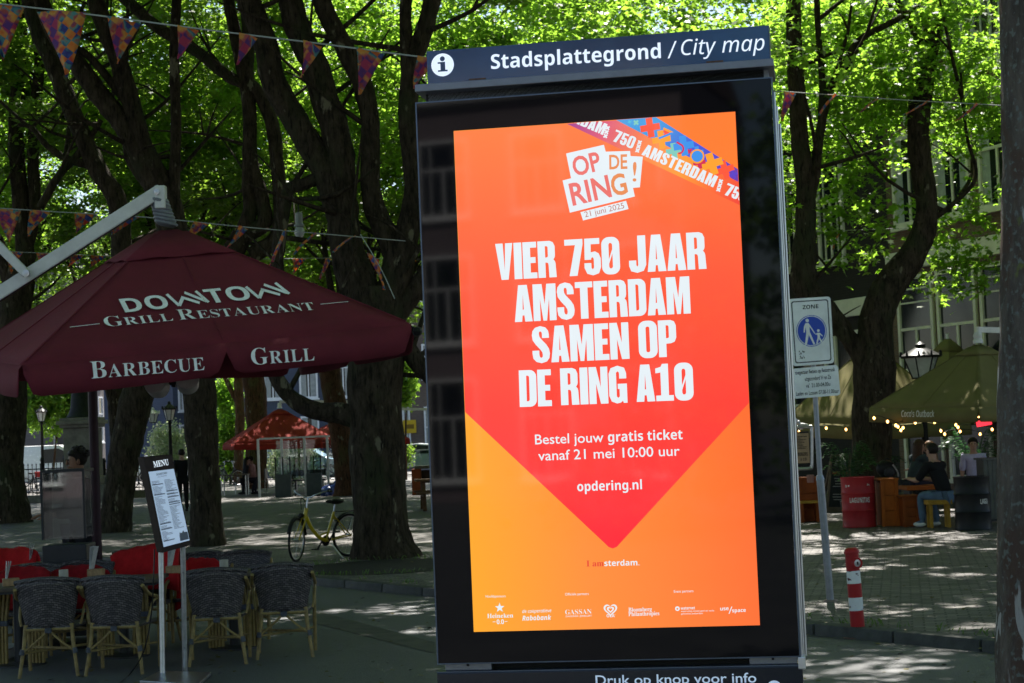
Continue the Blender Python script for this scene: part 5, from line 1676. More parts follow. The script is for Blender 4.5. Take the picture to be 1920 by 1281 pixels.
# menu stand
def menu_stand():
    Y = 15.4
    b1, b2 = G(305, 1268), G(347, 1262)
    Y = (b1.y + b2.y) / 2
    t = thing('menu_stand', 'slanted lit menu board on two metal poles at the terrace front', 'menu stand', (*((b1 + b2) / 2).xy, 0))
    c = [P(269, 858, Y + .02), P(322.5, 853, Y - .03), P(360, 1022, Y - .16), P(305, 1037, Y - .11)]
    nrm = (c[1] - c[0]).cross(c[3] - c[0]).normalized()
    if nrm.y > 0: nrm = -nrm
    X = (c[1] - c[0]); Yv = (c[0] - c[3])

    def F(x, y, d): return c[3].lerp(c[2], x) * (1 - y) + c[0].lerp(c[1], x) * y + nrm * d
    wood = mat('dark_brown_board', (.030, .018, .012), .5, var=.3, scale=12)
    left = Vector((-.062, .05, .005))
    mb = MB()
    f = [F(0, 0, 0), F(1, 0, 0), F(1, 1, 0), F(0, 1, 0)]
    mb.add(f + [p + left for p in f], [(0, 1, 2, 3), (7, 6, 5, 4), (0, 4, 5, 1), (1, 5, 6, 2), (2, 6, 7, 3), (3, 7, 4, 0)])
    bd = mb.build('board', wood, t, world=True, bevel=.004)
    mb = MB(); mb.add([F(.075, .055, .003), F(.96, .055, .003), F(.96, .845, .003), F(.075, .845, .003)], [(0, 1, 2, 3)])
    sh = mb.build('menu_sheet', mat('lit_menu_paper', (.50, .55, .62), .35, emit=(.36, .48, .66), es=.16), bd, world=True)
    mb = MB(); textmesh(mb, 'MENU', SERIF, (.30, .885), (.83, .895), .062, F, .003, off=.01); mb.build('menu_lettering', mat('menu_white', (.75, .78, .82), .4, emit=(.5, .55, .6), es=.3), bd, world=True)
    ink = mat('menu_ink', (.16, .17, .20), .6)
    mb = MB(); g = random.Random(3)
    textmesh(mb, 'DOWNTOWN', BOLD, (.33, .795), (.70, .80), .022, F, .005)
    textmesh(mb, 'GRILL RESTAURANT', PLAIN, (.36, .772), (.68, .776), .012, F, .005)
    for col in (0, 1):
        y = .735
        while y > .09:
            if col == 1 and y < .20: break
            x0 = .11 + col * .44
            if g.random() < .12:
                mb.add([F(x0, y, .005), F(x0 + .38, y, .005), F(x0 + .38, y + .010, .005), F(x0, y + .010, .005)], [(0, 1, 2, 3)]); y -= .02
            else:
                L = g.uniform(.14, .36)
                mb.add([F(x0, y, .005), F(x0 + L, y, .005), F(x0 + L, y + .0045, .005), F(x0, y + .0045, .005)], [(0, 1, 2, 3)]); y -= .0125
    mb.prism([(.66, .07), (.95, .07), (.95, .15), (.9, .155), (.86, .15), (.82, .175), (.78, .155), (.74, .15), (.70, .165), (.67, .13)], F, .005, .005)
    mb.build('menu_print', ink, sh, world=True)
    for (ut, vt), bb in (((302, 1030), b1), ((343, 1022), b2)):
        a = P(ut, vt, Y + .02)
        mb = MB(); mb.tube([(bb.x, bb.y, .02), (a.x, a.y, a.z + .05)], .024, n=12); mb.build('pole', M_CHROME, t, smooth=True, world=True)
    q = [G(262, 1283), G(372, 1290), G(396, 1267), G(300, 1264)]
    mb = MB(); mb.add([(p.x, p.y, z) for z in (.004, .03) for p in q], [(3, 2, 1, 0), (4, 5, 6, 7), (0, 1, 5, 4), (1, 2, 6, 5), (2, 3, 7, 6), (3, 0, 4, 7)]); mb.build('base_plate', M_CHROME, t, world=True, bevel=.004)
    mb = MB(); mb.tube([P(290, 1030, Y), P(288, 1080, Y - .1), P(284, 1150, Y - .1), P(270, 1220, Y - .1), G(245, 1262, .01), G(215, 1290, .01)], .006, n=6, smooth=4); mb.build('power_cable', M_BLK, t, smooth=True, world=True)


menu_stand()

# ================================================================ zone sign and bollard
def zone_sign():
    b = G(1557, 1128, PZ)
    Y = b.y
    t = thing('zone_sign', 'blue pedestrian zone sign with a white text plate on a leaning grey pole', 'road sign', b)
    j = P(1538, 900, Y - .02); top = P(1518, 566, Y)
    M_CHROME = mat('galvanised_pole', (.24, .26, .29), .42, .8, var=.15, scale=12)
    mb = MB(); mb.tube([b, j], .040, n=14); mb.tube([j, j + Vector((-.004, 0, .05))], [.046, .034], n=14); mb.build('lower_pole', M_CHROME, t, smooth=True, world=True)
    mb = MB(); mb.tube([j, top], .027, n=14); mb.build('upper_pole', M_CHROME, t, smooth=True, world=True)
    mb = MB(); mb.tube([b + Vector((0, 0, -.02)), b + Vector((0, 0, .02))], [.09, .06], n=14); mb.build('ground_collar', mat('pole_collar', (.18, .14, .13), .7), t, world=True)
    Yp = Y - .07
    wh = mat('sign_white', (.84, .86, .87), .38, var=.10, scale=5)
    bl = mat('sign_blue', (.008, .06, .50), .35, var=.06)
    ink = mat('sign_black', (.012, .016, .03), .4)
    grime = mat('sticker_residue', (.10, .11, .10), .8)

    def plate(c):
        TL, TR_, BR_, BL_ = [P(u, v, Yp) for u, v in c]

        def F(x, y, d):
            return BL_.lerp(BR_, x) * (1 - y) + TL.lerp(TR_, x) * y + Vector((0, -d, 0))
        return F
    F = plate(((1478, 561), (1557, 556), (1564, 681), (1487, 687)))
    asp = 1.55
    loop = [(x, y / asp) for x, y in rr(0, 0, 1, asp, .07)]
    mb = MB(); mb.prism(loop, F, -.012, 0); pl = mb.build('zone_plate', wh, t, world=True)
    mb = MB(); mb.prism([(x, y / asp) for x, y in rr(.06, .06, .94, asp - .06, .055)], F, .001, .001, [[(x, y / asp) for x, y in rr(.083, .083, .917, asp - .083, .045)]]); mb.build('border_line', ink, pl, world=True)
    mb = MB(); textmesh(mb, 'ZONE', BOLD, (.325, .835), (.70, .838), .058, F, .001); mb.build('zone_lettering', ink, pl, world=True)
    cx, cy = .5, .505
    el = lambda r: [(cx + r * cos(a), cy + r / asp * sin(a)) for a in [2 * pi * k / 40 for k in range(40)]]
    mb = MB(); mb.prism(el(.365), F, .001, .001); dk = mb.build('blue_disc', bl, pl, world=True)
    mb = MB(); mb.prism(el(.350), F, .0016, .0016, [el(.332)])

    def fig(pts):
        mb.prism([(cx + x, cy + y / asp) for x, y in pts], F, .0018, .0018)
    fig(circ(-.085, .245, .042, 16))
    fig([(-.135, .185), (-.06, .19), (.02, .06), (.085, -.06), (.07, -.075), (.005, .03), (-.045, .10), (-.04, -.02), (.07, -.31), (.03, -.325), (-.07, -.09), (-.135, -.325), (-.18, -.32), (-.125, -.02), (-.135, .09), (-.165, -.03), (-.19, -.025), (-.175, .11)])
    fig(circ(.165, -.005, .033, 14))
    fig([(.135, -.055), (.195, -.055), (.265, -.13), (.255, -.145), (.19, -.095), (.195, -.17), (.265, -.30), (.235, -.31), (.165, -.20), (.125, -.31), (.095, -.30), (.135, -.16), (.135, -.10), (.08, -.065), (.075, -.085)])
    mb.build('pedestrian_symbol', wh, dk, world=True)
    mb = MB(); g = random.Random(4)
    for k in range(16):
        x, y, s = .17 + g.random() * .13, .10 + g.random() * .12, .006 + .012 * g.random()
        mb.prism([(x + s * cos(a) * (.6 + .8 * g.random()), y + s * sin(a) * (.5 + .6 * g.random())) for a in [k2 * pi / 3 for k2 in range(6)]], F, .001, .001)
    mb.build('sticker_residue', grime, pl, world=True)
    F = plate(((1484, 692), (1571, 684), (1576, 741), (1488, 748)))
    mb = MB(); mb.prism([(x / 1.5, y) for x, y in rr(0, 0, 1.5, 1, .1)], F, -.012, 0); pl = mb.build('text_plate', wh, t, world=True)
    mb = MB()
    textmesh(mb, 'toegestaan fietsen op fietsstrook', PLAIN, (.07, .80), (.93, .80), .125, F, .001, off=.014)
    mb.build('plate_line', ink, pl, world=True); mb = MB()
    textmesh(mb, 'uitgezonderd Vr en Za', PLAIN, (.27, .565), (.83, .565), .125, F, .001, off=.014)
    mb.build('plate_line', ink, pl, world=True); mb = MB()
    textmesh(mb, "va'  21.00-04.00u", PLAIN, (.28, .335), (.80, .335), .125, F, .001, off=.014)
    mb.build('plate_line', ink, pl, world=True); mb = MB()
    textmesh(mb, 'Laden en Lossen 07.00-11.00uur', PLAIN, (.06, .095), (.97, .085), .125, F, .001, off=.014)
    mb.build('plate_line', ink, pl, world=True)
    for v in (600, 660, 715):
        p = P(1524 + (v - 600) * .08, v, Y - .02); mb = MB(); mb.box(p, (.10, .05, .035)); mb.build('clamp', M_CHROME, t, world=True, bevel=.004)


zone_sign()


def bollard():
    b = G(1610, 1196, 0)
    top = P(1596, 1027, b.y)
    ax = (top - b)
    H_ = ax.length
    M_ = ax.to_track_quat('Z', 'Y').to_matrix()
    t = thing('bollard', 'red and white banded steel bollard at the kerb', 'bollard', b)
    red = mat('bollard_red', (.36, .020, .022), .42, col2=(.30, .02, .022), scale=9, wear=((.12, .09, .08), 26, .70), bump=.15, bscale=60)
    wh = mat('bollard_white', (.66, .68, .68), .42, var=.05, scale=9, wear=((.10, .05, .045), 22, .62), bump=.15, bscale=60)
    r = .064
    for a, c, m in ((0, .305, red), (.305, .45, wh), (.45, .605, red), (.605, .745, wh), (.745, .94, red)):
        mb = MB(); mb.lathe([(r - .003 * (a > .7), a * H_), (r - .003 * (c > .7), c * H_)], (0, 0, 0), 28, M_); mb.build('band', m, t, smooth=True)
    mb = MB(); mb.lathe([(r + .004, .935 * H_), (r + .006, .95 * H_), (r + .003, .965 * H_), (r - .006, .985 * H_), (r - .02, .998 * H_), (0, H_)], (0, 0, 0), 28, M_); mb.build('cap', red, t, smooth=True)
    c = Vector(P(1607, 1056, b.y - .055)) - b
    mb = MB(); mb.lathe([(.050, -.05), (.054, 0), (.050, .012), (.034, .012), (.032, .0)], c, 18, Matrix.Rotation(radians(90), 3, 'X') @ Matrix.Rotation(.3, 3, 'Y')); lk = mb.build('lock_housing', red, t, smooth=True)
    mb = MB(); mb.lathe([(.034, .0), (.034, .006), (.012, .008), (.0, .008)], c, 14, Matrix.Rotation(radians(90), 3, 'X') @ Matrix.Rotation(.3, 3, 'Y')); mb.build('lock', M_CHROME, lk, smooth=True)
    mb = MB(); mb.box(c + Vector((.004, -.009, 0)), (.012, .004, .030)); mb.build('keyhole', M_BLK, lk)
    mb = MB(); mb.prism([(.14 * cos(a), .11 * sin(a)) for a in [2 * pi * k / 20 for k in range(20)]], lambda x, y, d: Vector((x, y, d)), .001, .012); mb.build('ground_plate', mat('rusty_plate', (.12, .08, .065), .7, var=.3, scale=20), t)


bollard()


# ================================================================ bunting
def flagmat():
    m = bpy.data.materials.new('bunting_print'); m.use_nodes = True
    t = m.node_tree; b = t.nodes['Principled BSDF']; N = t.nodes.new; L = t.links.new
    tc = N('ShaderNodeTexCoord'); mp = N('ShaderNodeMapping'); mp.inputs['Rotation'].default_value = (0, 0, radians(38))
    sp = N('ShaderNodeSeparateXYZ'); cb = N('ShaderNodeCombineXYZ')
    L(tc.outputs['Object'], sp.inputs[0]); L(sp.outputs['X'], cb.inputs['X']); L(sp.outputs['Z'], cb.inputs['Y']); L(cb.outputs[0], mp.inputs['Vector'])
    ck = N('ShaderNodeTexChecker'); ck.inputs['Scale'].default_value = 14
    L(mp.outputs[0], ck.inputs['Vector'])
    n1 = N('ShaderNodeTexNoise'); n1.inputs['Scale'].default_value = 7.5; n1.inputs['Detail'].default_value = 2; L(tc.outputs['Object'], n1.inputs['Vector'])

    def ramp(cols):
        r = N('ShaderNodeValToRGB'); r.color_ramp.elements[0].position = .34; r.color_ramp.elements[1].position = .66
        r.color_ramp.elements[0].color = (*lin(*cols[0]), 1); r.color_ramp.elements[1].color = (*lin(*cols[-1]), 1)
        for i, c in enumerate(cols[1:-1]):
            e = r.color_ramp.elements.new(.34 + .32 * (i + 1) / (len(cols) - 1)); e.color = (*lin(*c), 1)
        L(n1.outputs['Fac'], r.inputs['Fac']); return r
    a = ramp([(205, 75, 60), (225, 135, 60), (220, 170, 85), (190, 70, 110)]); c = ramp([(70, 100, 175), (60, 62, 140), (95, 160, 160), (190, 90, 70), (110, 65, 140)])
    mx = N('ShaderNodeMixRGB'); L(ck.outputs['Fac'], mx.inputs['Fac']); L(a.outputs['Color'], mx.inputs['Color1']); L(c.outputs['Color'], mx.inputs['Color2'])
    L(mx.outputs['Color'], b.inputs['Base Color']); b.inputs['Roughness'].default_value = .7
    tl = N('ShaderNodeBsdfTranslucent'); L(mx.outputs['Color'], tl.inputs[0])
    ms = N('ShaderNodeMixShader'); ms.inputs[0].default_value = .4
    L(b.outputs[0], ms.inputs[1]); L(tl.outputs[0], ms.inputs[2]); L(ms.outputs[0], t.nodes['Material Output'].inputs[0])
    return m


M_FLAG = flagmat()
M_ROPE = mat('pale_cord', (.35, .37, .36), .7)


def bunting(label, pts, flags, size, sway=(.3, .8, 1.0, 1.1, .95, .75), ks=(1, .95, .9)):
    "pts = (u, v, Y) along the cord; flags = (u, turn) with turn the angle to the cord"
    W3 = [P(*p) for p in pts]; size0 = size
    t = thing('bunting', label, 'bunting', W3[0], 0, 'strings of pennants')
    mb = MB(); mb.tube(W3, .007, n=5, smooth=6); mb.build('cord', M_ROPE, t, world=True)
    for k, (u, turn) in enumerate(flags):
        sw = sway[k % len(sway)]; size = size0 * ks[k % len(ks)]
        for a, b, pa_, pb_ in zip(pts, pts[1:], W3, W3[1:]):
            if a[0] <= u <= b[0]:
                q = (u - a[0]) / (b[0] - a[0]); c = pa_.lerp(pb_, q); d = (pb_ - pa_).normalized(); break
        else: continue
        x = Matrix.Rotation(turn, 3, 'Z') @ d
        x.z *= .5
        nn = Vector((-x.y, x.x, 0)).normalized()
        rows_ = []
        for j in range(6):
            s = j / 5
            r_ = []
            for i in range(7):
                w_ = (i / 6 - .5) * (1 - s) * size * .8
                r_.append(x * w_ + nn * (.10 * size * sin(s * 2.6 + k) * s + .05 * size * sin(i * .9 + k * 2)) + Vector((0, 0, -s * size * cos(sw))) + nn * (s * size * sin(sw)) + d * (.06 * s * size * sin(k * 1.7)))
            rows_.append(r_)
        mb = MB(); mb.grid(rows_)
        o = mb.build('pennant', M_FLAG, t, smooth=True)
        o.location = c - W3[0] - Vector((0, 0, .004))
        md = o.modifiers.new('thickness', 'SOLIDIFY'); md.thickness = .003
    return t


bunting('nearest string of colourful pennants crossing the upper left of the photo', [(-40, 3, 15.0), (150, 25, 15.0), (380, 55, 14.9), (600, 82, 14.8), (800, 108, 14.6), (990, 125, 14.5)], [(5, .3), (113, -.15), (233, .70), (352, .95), (468, 1.05), (586, 1.0), (694, .95), (803, 1.0), (905, 1.0)], .46, (.4, .05, .5, .5, .6, .5, .3, .6, .5), (1, 1.2, .85, .6, .58, .64, .78, .6, .6))
bunting('second string of pennants running behind the top of the maroon parasol', [(-40, 388, 24), (100, 397, 24), (280, 408, 24.5), (460, 426, 25), (620, 440, 26), (760, 452, 27)], [(14, .2), (78, 1.0), (160, .25), (236, .3), (378, .8), (456, .9), (532, 1.0), (590, 1.05), (660, 1.1)], .46)
bunting('third, smaller string of pennants lower behind the maroon parasol', [(-20, 470, 42), (200, 480, 42), (420, 486, 43), (640, 484, 44), (790, 488, 45)], [(26, .7), (84, .5), (146, .9), (186, .7), (520, .9), (560, .3), (614, 1.0), (775, .8)], .52)
bunting('string of pennants to the right of the kiosk in front of the brick house', [(1440, 170, 27), (1560, 178, 27.5), (1700, 188, 28), (1830, 195, 28.5), (1960, 203, 29)], [(1480, .5), (1566, 1.1), (1646, 1.3), (1738, 1.2), (1832, 1.0)], .44)
bunting('low thin string with one red pennant right of the kiosk', [(1440, 440, 36), (1572, 433, 37), (1700, 428, 38)], [(1573, 1.1)], .4)
bunting('steep string with one pennant hanging before the large forked tree', [(676, 440, 26), (712, 500, 25.5), (740, 560, 25)], [(700, .2)], .5)

# hanging white street lamp and lanterns
def lantern(label, u, v_top, v_bot, Y, post, gcol=(.62, .62, .60), post_to=None, kind='crown', rad=.21):
    a, b = P(u, v_top, Y), P(u, v_bot, Y)
    h = a.z - b.z
    t = thing('street_lantern', label, 'street lamp', (a.x, Y, PZ if post else b.z), 0, 'street lamps')
    gl = mat('lantern_glass', gcol, .25, var=.1)
    mb = MB(); mb.lathe([(rad * .55, b.z), (rad, b.z + h * .55)], (a.x, Y, 0), 6); mb.build('lantern_glass', gl, t, world=True)
    mb = MB()
    for k in range(6):
        an_ = 2 * pi * k / 6
        mb.tube([(a.x + rad * .57 * cos(an_), Y + rad * .57 * sin(an_), b.z), (a.x + rad * 1.02 * cos(an_), Y + rad * 1.02 * sin(an_), b.z + h * .55)], .014, n=5)
    mb.lathe([(rad * .62, b.z - .03), (rad * .62, b.z)], (a.x, Y, 0), 12)
    mb.build('lantern_frame', M_BLK, t, world=True)
    mb = MB(); mb.lathe([(rad * 1.2, b.z + h * .54), (rad * 1.25, b.z + h * .60), (rad * .8, b.z + h * .72), (rad * .45, b.z + h * .80), (rad * .28, b.z + h * .86), (rad * .33, b.z + h * .91), (.01, a.z)], (a.x, Y, 0), 12)
    for k in range(10):
        an_ = 2 * pi * k / 10
        mb.lathe([(.03, 0), (.018, .09), (.0, .12)], (a.x + rad * 1.22 * cos(an_), Y + rad * 1.22 * sin(an_), b.z + h * .58), 5)
    mb.build('lantern_hood', M_BLK if kind == 'crown' else mat('white_hood', (.6, .6, .58), .4), t, smooth=True, world=True)
    if post:
        mb = MB(); mb.lathe([(.17, PZ), (.17, PZ + .5), (.10, PZ + .7), (.075, PZ + 1.2), (.05, b.z - .15), (.08, b.z - .1), (.05, b.z - .02)], (a.x, Y, 0), 12); mb.build('post', M_BLK, t, smooth=True, world=True)
    else:
        mb = MB(); mb.tube([(a.x, Y, a.z - .02), (a.x, Y, a.z + 1.2)], .012, n=5); mb.build('hanger', M_BLK, t, world=True)
    return t


lantern('lantern on a dark post in front of the leafy tree at the far left', 77, 760, 790, 78, True)
lantern('lantern on a slim black post above the flowering white bush', 317, 752, 788, 64, True)
lantern('white hooded lantern beside the black lantern above the flowering bush', 286, 764, 792, 70, False, kind='white')
a = P(560, 398, 30)
t = thing('hanging_lamp', 'small white hanging street lamp high in the trees above the maroon parasol', 'street lamp', a, 0, 'street lamps')
mb = MB(); mb.lathe([(.03, 0), (.06, -.02), (.062, -.19), (.085, -.21), (.085, -.24), (.03, -.25)], (0, 0, 0), 14); mb.build('lamp_housing', mat('grey_white_enamel', (.30, .32, .30), .45, var=.1), t, smooth=True)
mb = MB(); mb.ball((0, 0, -.33), .085, 14, (1, 1, 1.25)); mb.build('glass_globe', mat('frosted_globe', (.42, .45, .42), .3, var=.05), t, smooth=True)
mb = MB(); mb.tube([(0, 0, 0), (0, 0, 1.6)], .008, n=5); mb.build('hanger', M_BLK, t)
lantern('large black crown lantern in front of the cream windows', 1725, 640, 708, 37.0, True, gcol=(.40, .44, .38), rad=.34)

# ================================================================ people
M_SKIN = mat('skin', (.36, .21, .15), .55, var=.06)
M_SKIN2 = mat('tanned_skin', (.26, .14, .09), .55, var=.06)
M_HAIR = mat('dark_hair', (.014, .011, .009), .55, var=.3, scale=60)


def skinned(joints, edges, root):
    bm = bmesh.new()
    ly = bm.verts.layers.skin.verify()
    vs = {}
    for k, (p, r) in joints.items():
        v = bm.verts.new(p); vs[k] = v
        v[ly].radius = (r, r) if not hasattr(r, '__len__') else r
    vs[root][ly].use_root = True
    for a, b in edges: bm.edges.new((vs[a], vs[b]))
    me = bpy.data.meshes.new('body'); bm.to_mesh(me); bm.free()
    o = bpy.data.objects.new('tmp', me); COL.objects.link(o)
    o.modifiers.new('s', 'SKIN').use_smooth_shade = True
    sb = o.modifiers.new('d', 'SUBSURF'); sb.levels = 2; sb.render_levels = 2
    dg = bpy.context.evaluated_depsgraph_get()
    m2 = bpy.data.meshes.new_from_object(o.evaluated_get(dg))
    bpy.data.objects.remove(o)
    for p in m2.polygons: p.use_smooth = True
    return m2


def person(label, base, yaw, pose, H=1.75, top=(.02, .02, .02), legs=(.02, .02, .03), shoes=(.02, .02, .02), hair='short', sleeves='long', skin=None, arms='rest', tilt=0.0, group='people on the square', seat=.47, haircol=None):
    """local space: faces +y. pose 'stand' or 'sit'"""
    k = H / 1.75
    t = thing('person', label, 'person', base, yaw, group)
    V = Vector
    if pose == 'stand':
        hip = .92 * k; J = {}
        kn = {s: V((s * .095, .02, .50 * k)) for s in (-1, 1)}; an_ = {s: V((s * .10, -.02, .085 * k)) for s in (-1, 1)}
    else:
        hip = seat + .09
        kn = {s: V((s * .11, .43 * k, seat + .07)) for s in (-1, 1)}; an_ = {s: V((s * .12, .40 * k - (.12 if s > 0 else 0), .09)) for s in (-1, 1)}
    lean = .10 if pose == 'sit' else .0
    lean += tilt
    pel = V((0, 0, hip)); chest = V((0, lean * .7, hip + .38 * k)); neck = V((0, lean, hip + .53 * k)); hd0 = V((0, lean + .02, hip + .60 * k)); hd1 = V((0, lean + .035, hip + .70 * k)); hd2 = V((0, lean + .02, hip + .795 * k))
    J = {'pel': (pel, (.15 * k, .105 * k)), 'waist': (V((0, lean * .35, hip + .18 * k)), (.135 * k, .09 * k)), 'chest': (chest, (.165 * k, .105 * k)), 'col': (chest.lerp(neck, .62), (.115 * k, .075 * k)), 'neck': (neck, .055 * k), 'hd0': (hd0, (.062 * k, .075 * k)), 'hd1': (hd1, (.078 * k, .092 * k)), 'hd2': (hd2, (.06 * k, .07 * k))}
    E_ = [('pel', 'waist'), ('waist', 'chest'), ('chest', 'col'), ('col', 'neck'), ('neck', 'hd0'), ('hd0', 'hd1'), ('hd1', 'hd2')]
    hands = []
    for s in (-1, 1):
        q = 'lr'[s > 0]
        J['hip' + q] = (V((s * .09 * k, 0, hip - .04)), .095 * k)
        J['kn' + q] = (kn[s], .062 * k); J['an' + q] = (an_[s], .042 * k)
        J['toe' + q] = (an_[s] + V((0, .15 * k, -.045)), .036 * k)
        sh = neck + V((s * .175 * k, -.01, -.06 * k))
        if arms == 'table': el = sh + V((s * .06, .17 * k, -.25 * k)); wr = el + V((-s * .10, .24 * k, .03))
        elif arms == 'front': el = sh + V((s * .05, .08, -.29 * k)); wr = el + V((-s * .08, .25 * k, -.02))
        else: el = sh + V((s * .05, -.03, -.29 * k)); wr = el + V((0, .06, -.25 * k))
        J['sh' + q] = (sh, .062 * k); J['el' + q] = (el, .044 * k); J['wr' + q] = (wr, .030 * k)
        d = (wr - el).normalized()
        side = d.cross(V((0, 0, 1))).normalized() if abs(d.z) < .9 else V((0, 1, 0))
        J['pm' + q] = (wr + d * .055 * k, (.040 * k, .018 * k))
        E_ += [('pel', 'hip' + q), ('hip' + q, 'kn' + q), ('kn' + q, 'an' + q), ('an' + q, 'toe' + q), ('col', 'sh' + q), ('sh' + q, 'el' + q), ('el' + q, 'wr' + q), ('wr' + q, 'pm' + q)]
        for f in range(4):
            o_ = side * (f - 1.5) * .019 * k; L = (.072, .085, .08, .062)[f] * k
            curl = V((0, 0, -.012)) if abs(d.z) < .9 else V((-s * .012, 0, 0))
            J['f%d%s' % (f, q)] = (wr + d * .09 * k + o_, .0085 * k); J['g%d%s' % (f, q)] = (wr + d * (.09 * k + L * .55) + o_ * 1.1 + curl, .008 * k); J['h%d%s' % (f, q)] = (wr + d * (.09 * k + L) + o_ * 1.1 + curl * 2.6, .0065 * k)
            E_ += [('pm' + q, 'f%d%s' % (f, q)), ('f%d%s' % (f, q), 'g%d%s' % (f, q)), ('g%d%s' % (f, q), 'h%d%s' % (f, q))]
        J['t0' + q] = (wr + d * .035 * k - side * s * .04 * k, .010 * k); J['t1' + q] = (wr + d * .08 * k - side * s * .058 * k, .008 * k)
        E_ += [('pm' + q, 't0' + q), ('t0' + q, 't1' + q)]
    me = skinned(J, E_, 'pel')
    # face: nose, ears, brow joined to the body mesh
    mbx = MB(); hc = hd1
    mbx.lathe([(.0, -.03), (.019 * k, -.026), (.013 * k, .0), (.006, .03)], hc + V((0, .088 * k, -.012)), 8)
    for s in (-1, 1): mbx.ball(hc + V((s * .082 * k, -.005, -.01)), .03 * k, 8, (.35, .7, 1))
    mbx.ball(hc + V((0, .066 * k, -.075 * k)), .034 * k, 8, (1, .8, .7))
    bm = bmesh.new(); bm.from_mesh(me); o2 = bpy.data.meshes.new('x'); o2.from_pydata(mbx.v, [], mbx.f); bm.from_mesh(o2)
    bm.to_mesh(me); bm.free(); bpy.data.meshes.remove(o2)
    for p in me.polygons: p.use_smooth = True
    link('body', me, skin or M_SKIN, t)
    me.materials.append(mat('cloth_under', top, .85)); me.materials.append(mat('cloth_under_legs', legs, .85))
    for p in me.polygons:                      # under the clothes the body carries their colour
        c = p.center
        if c.z > neck.z - .01: continue
        hand = any((c - J[a + q][0]).length < rad for q in 'lr' for a, rad in (('wr', .07), ('pm', .16), ('el', .22 if sleeves == 'short' else .0), ('h1', .1)))
        if hand: continue
        if sleeves == 'short' and any((c - J['wr' + q][0]).length < .2 for q in 'lr'): continue
        p.material_index = 2 if c.z < hip - .06 or c.y > .25 and c.z < hip + .08 else 1
    eye = MB()
    for s in (-1, 1): eye.ball(hc + V((s * .032 * k, .084 * k, .012 * k)), .0105 * k, 8)
    eye.build('eyes', mat('eye_dark', (.02, .015, .012), .2), t, smooth=True)
    mo = MB(); mo.ball(hc + V((0, .088 * k, -.055 * k)), .02 * k, 8, (1, .4, .28)); mo.build('mouth', mat('lips', (.30, .12, .10), .5), t, smooth=True)
    # hair
    hm = M_HAIR if not haircol else mat('hair', haircol, .55, var=.3, scale=60)
    mb = MB(); c = hc + V((0, -.022 * k, .035 * k))
    mb.ball(c, .107 * k, 16, (.90, 1.02, .98))
    mb.v = [tuple(V(p) + (V((0, -.035 * k, 0)) if (p[1] > c.y + .03 * k and p[2] < c.z + .035 * k) else V((0, 0, 0)))) for p in mb.v]
    if hair == 'long':
        rows_ = []
        for j in range(9):
            q = j / 8
            rows_.append([V((sin(a) * (.100 + .02 * q) * k, -cos(a) * (.10 + .015 * q) * k + lean - .01 - .03 * q, hc.z + .06 * k - q * .36 * k)) for a in [-1.75 + 3.5 * i / 12 for i in range(13)]])
        mb.grid(rows_)
    if hair == 'curly':
        g = random.Random(8)
        for _ in range(46):
            a = g.uniform(0, 6.28); e = g.uniform(-.2, 1.4)
            if sin(a) > .15 and e < .85: continue
            mb.ball(c + V((cos(a) * cos(e) * .10 * k, sin(a) * cos(e) * .105 * k - .02, sin(e) * .10 * k)), .030 * k, 6)
    h = mb.build('hair', hm, t, smooth=True)
    md = h.modifiers.new('t', 'SOLIDIFY') if hair == 'long' else None
    if md: md.thickness = .02
    # clothes follow the same skeleton a little fatter
    def grown(names, edges, extra, root):
        JJ = {}
        for n in names:
            p, r = J[n]
            JJ[n] = (p, tuple(x + extra for x in r) if hasattr(r, '__len__') else r + extra)
        return skinned(JJ, edges, root)
    tn = ['pel', 'waist', 'chest', 'col', 'shl', 'shr', 'ell', 'elr']
    te = [('pel', 'waist'), ('waist', 'chest'), ('chest', 'col'), ('col', 'shl'), ('col', 'shr'), ('shl', 'ell'), ('shr', 'elr')]
    if sleeves == 'long': tn += ['wrl', 'wrr']; te += [('ell', 'wrl'), ('elr', 'wrr')]
    link('shirt', grown(tn, te, .022, 'pel'), mat('cloth_top', top, .85, var=.15, scale=9, bump=.3, bscale=25), t)
    link('trousers', grown(['pel', 'hipl', 'hipr', 'knl', 'knr', 'anl', 'anr'], [('pel', 'hipl'), ('pel', 'hipr'), ('hipl', 'knl'), ('hipr', 'knr'), ('knl', 'anl'), ('knr', 'anr')], .014, 'pel'), mat('cloth_legs', legs, .85, var=.15, scale=9, bump=.3, bscale=25), t)
    for q in 'lr':
        a = J['an' + q][0]
        mb = MB(); mb.ball(a + V((0, .07 * k, -.045)), .06, 12, (.85, 2.3, .75)); mb.v = [(x, y, max(z, a.z - .088)) for x, y, z in mb.v]
        mb.build('shoe', mat('shoe', shoes, .6), t, smooth=True)
    return t


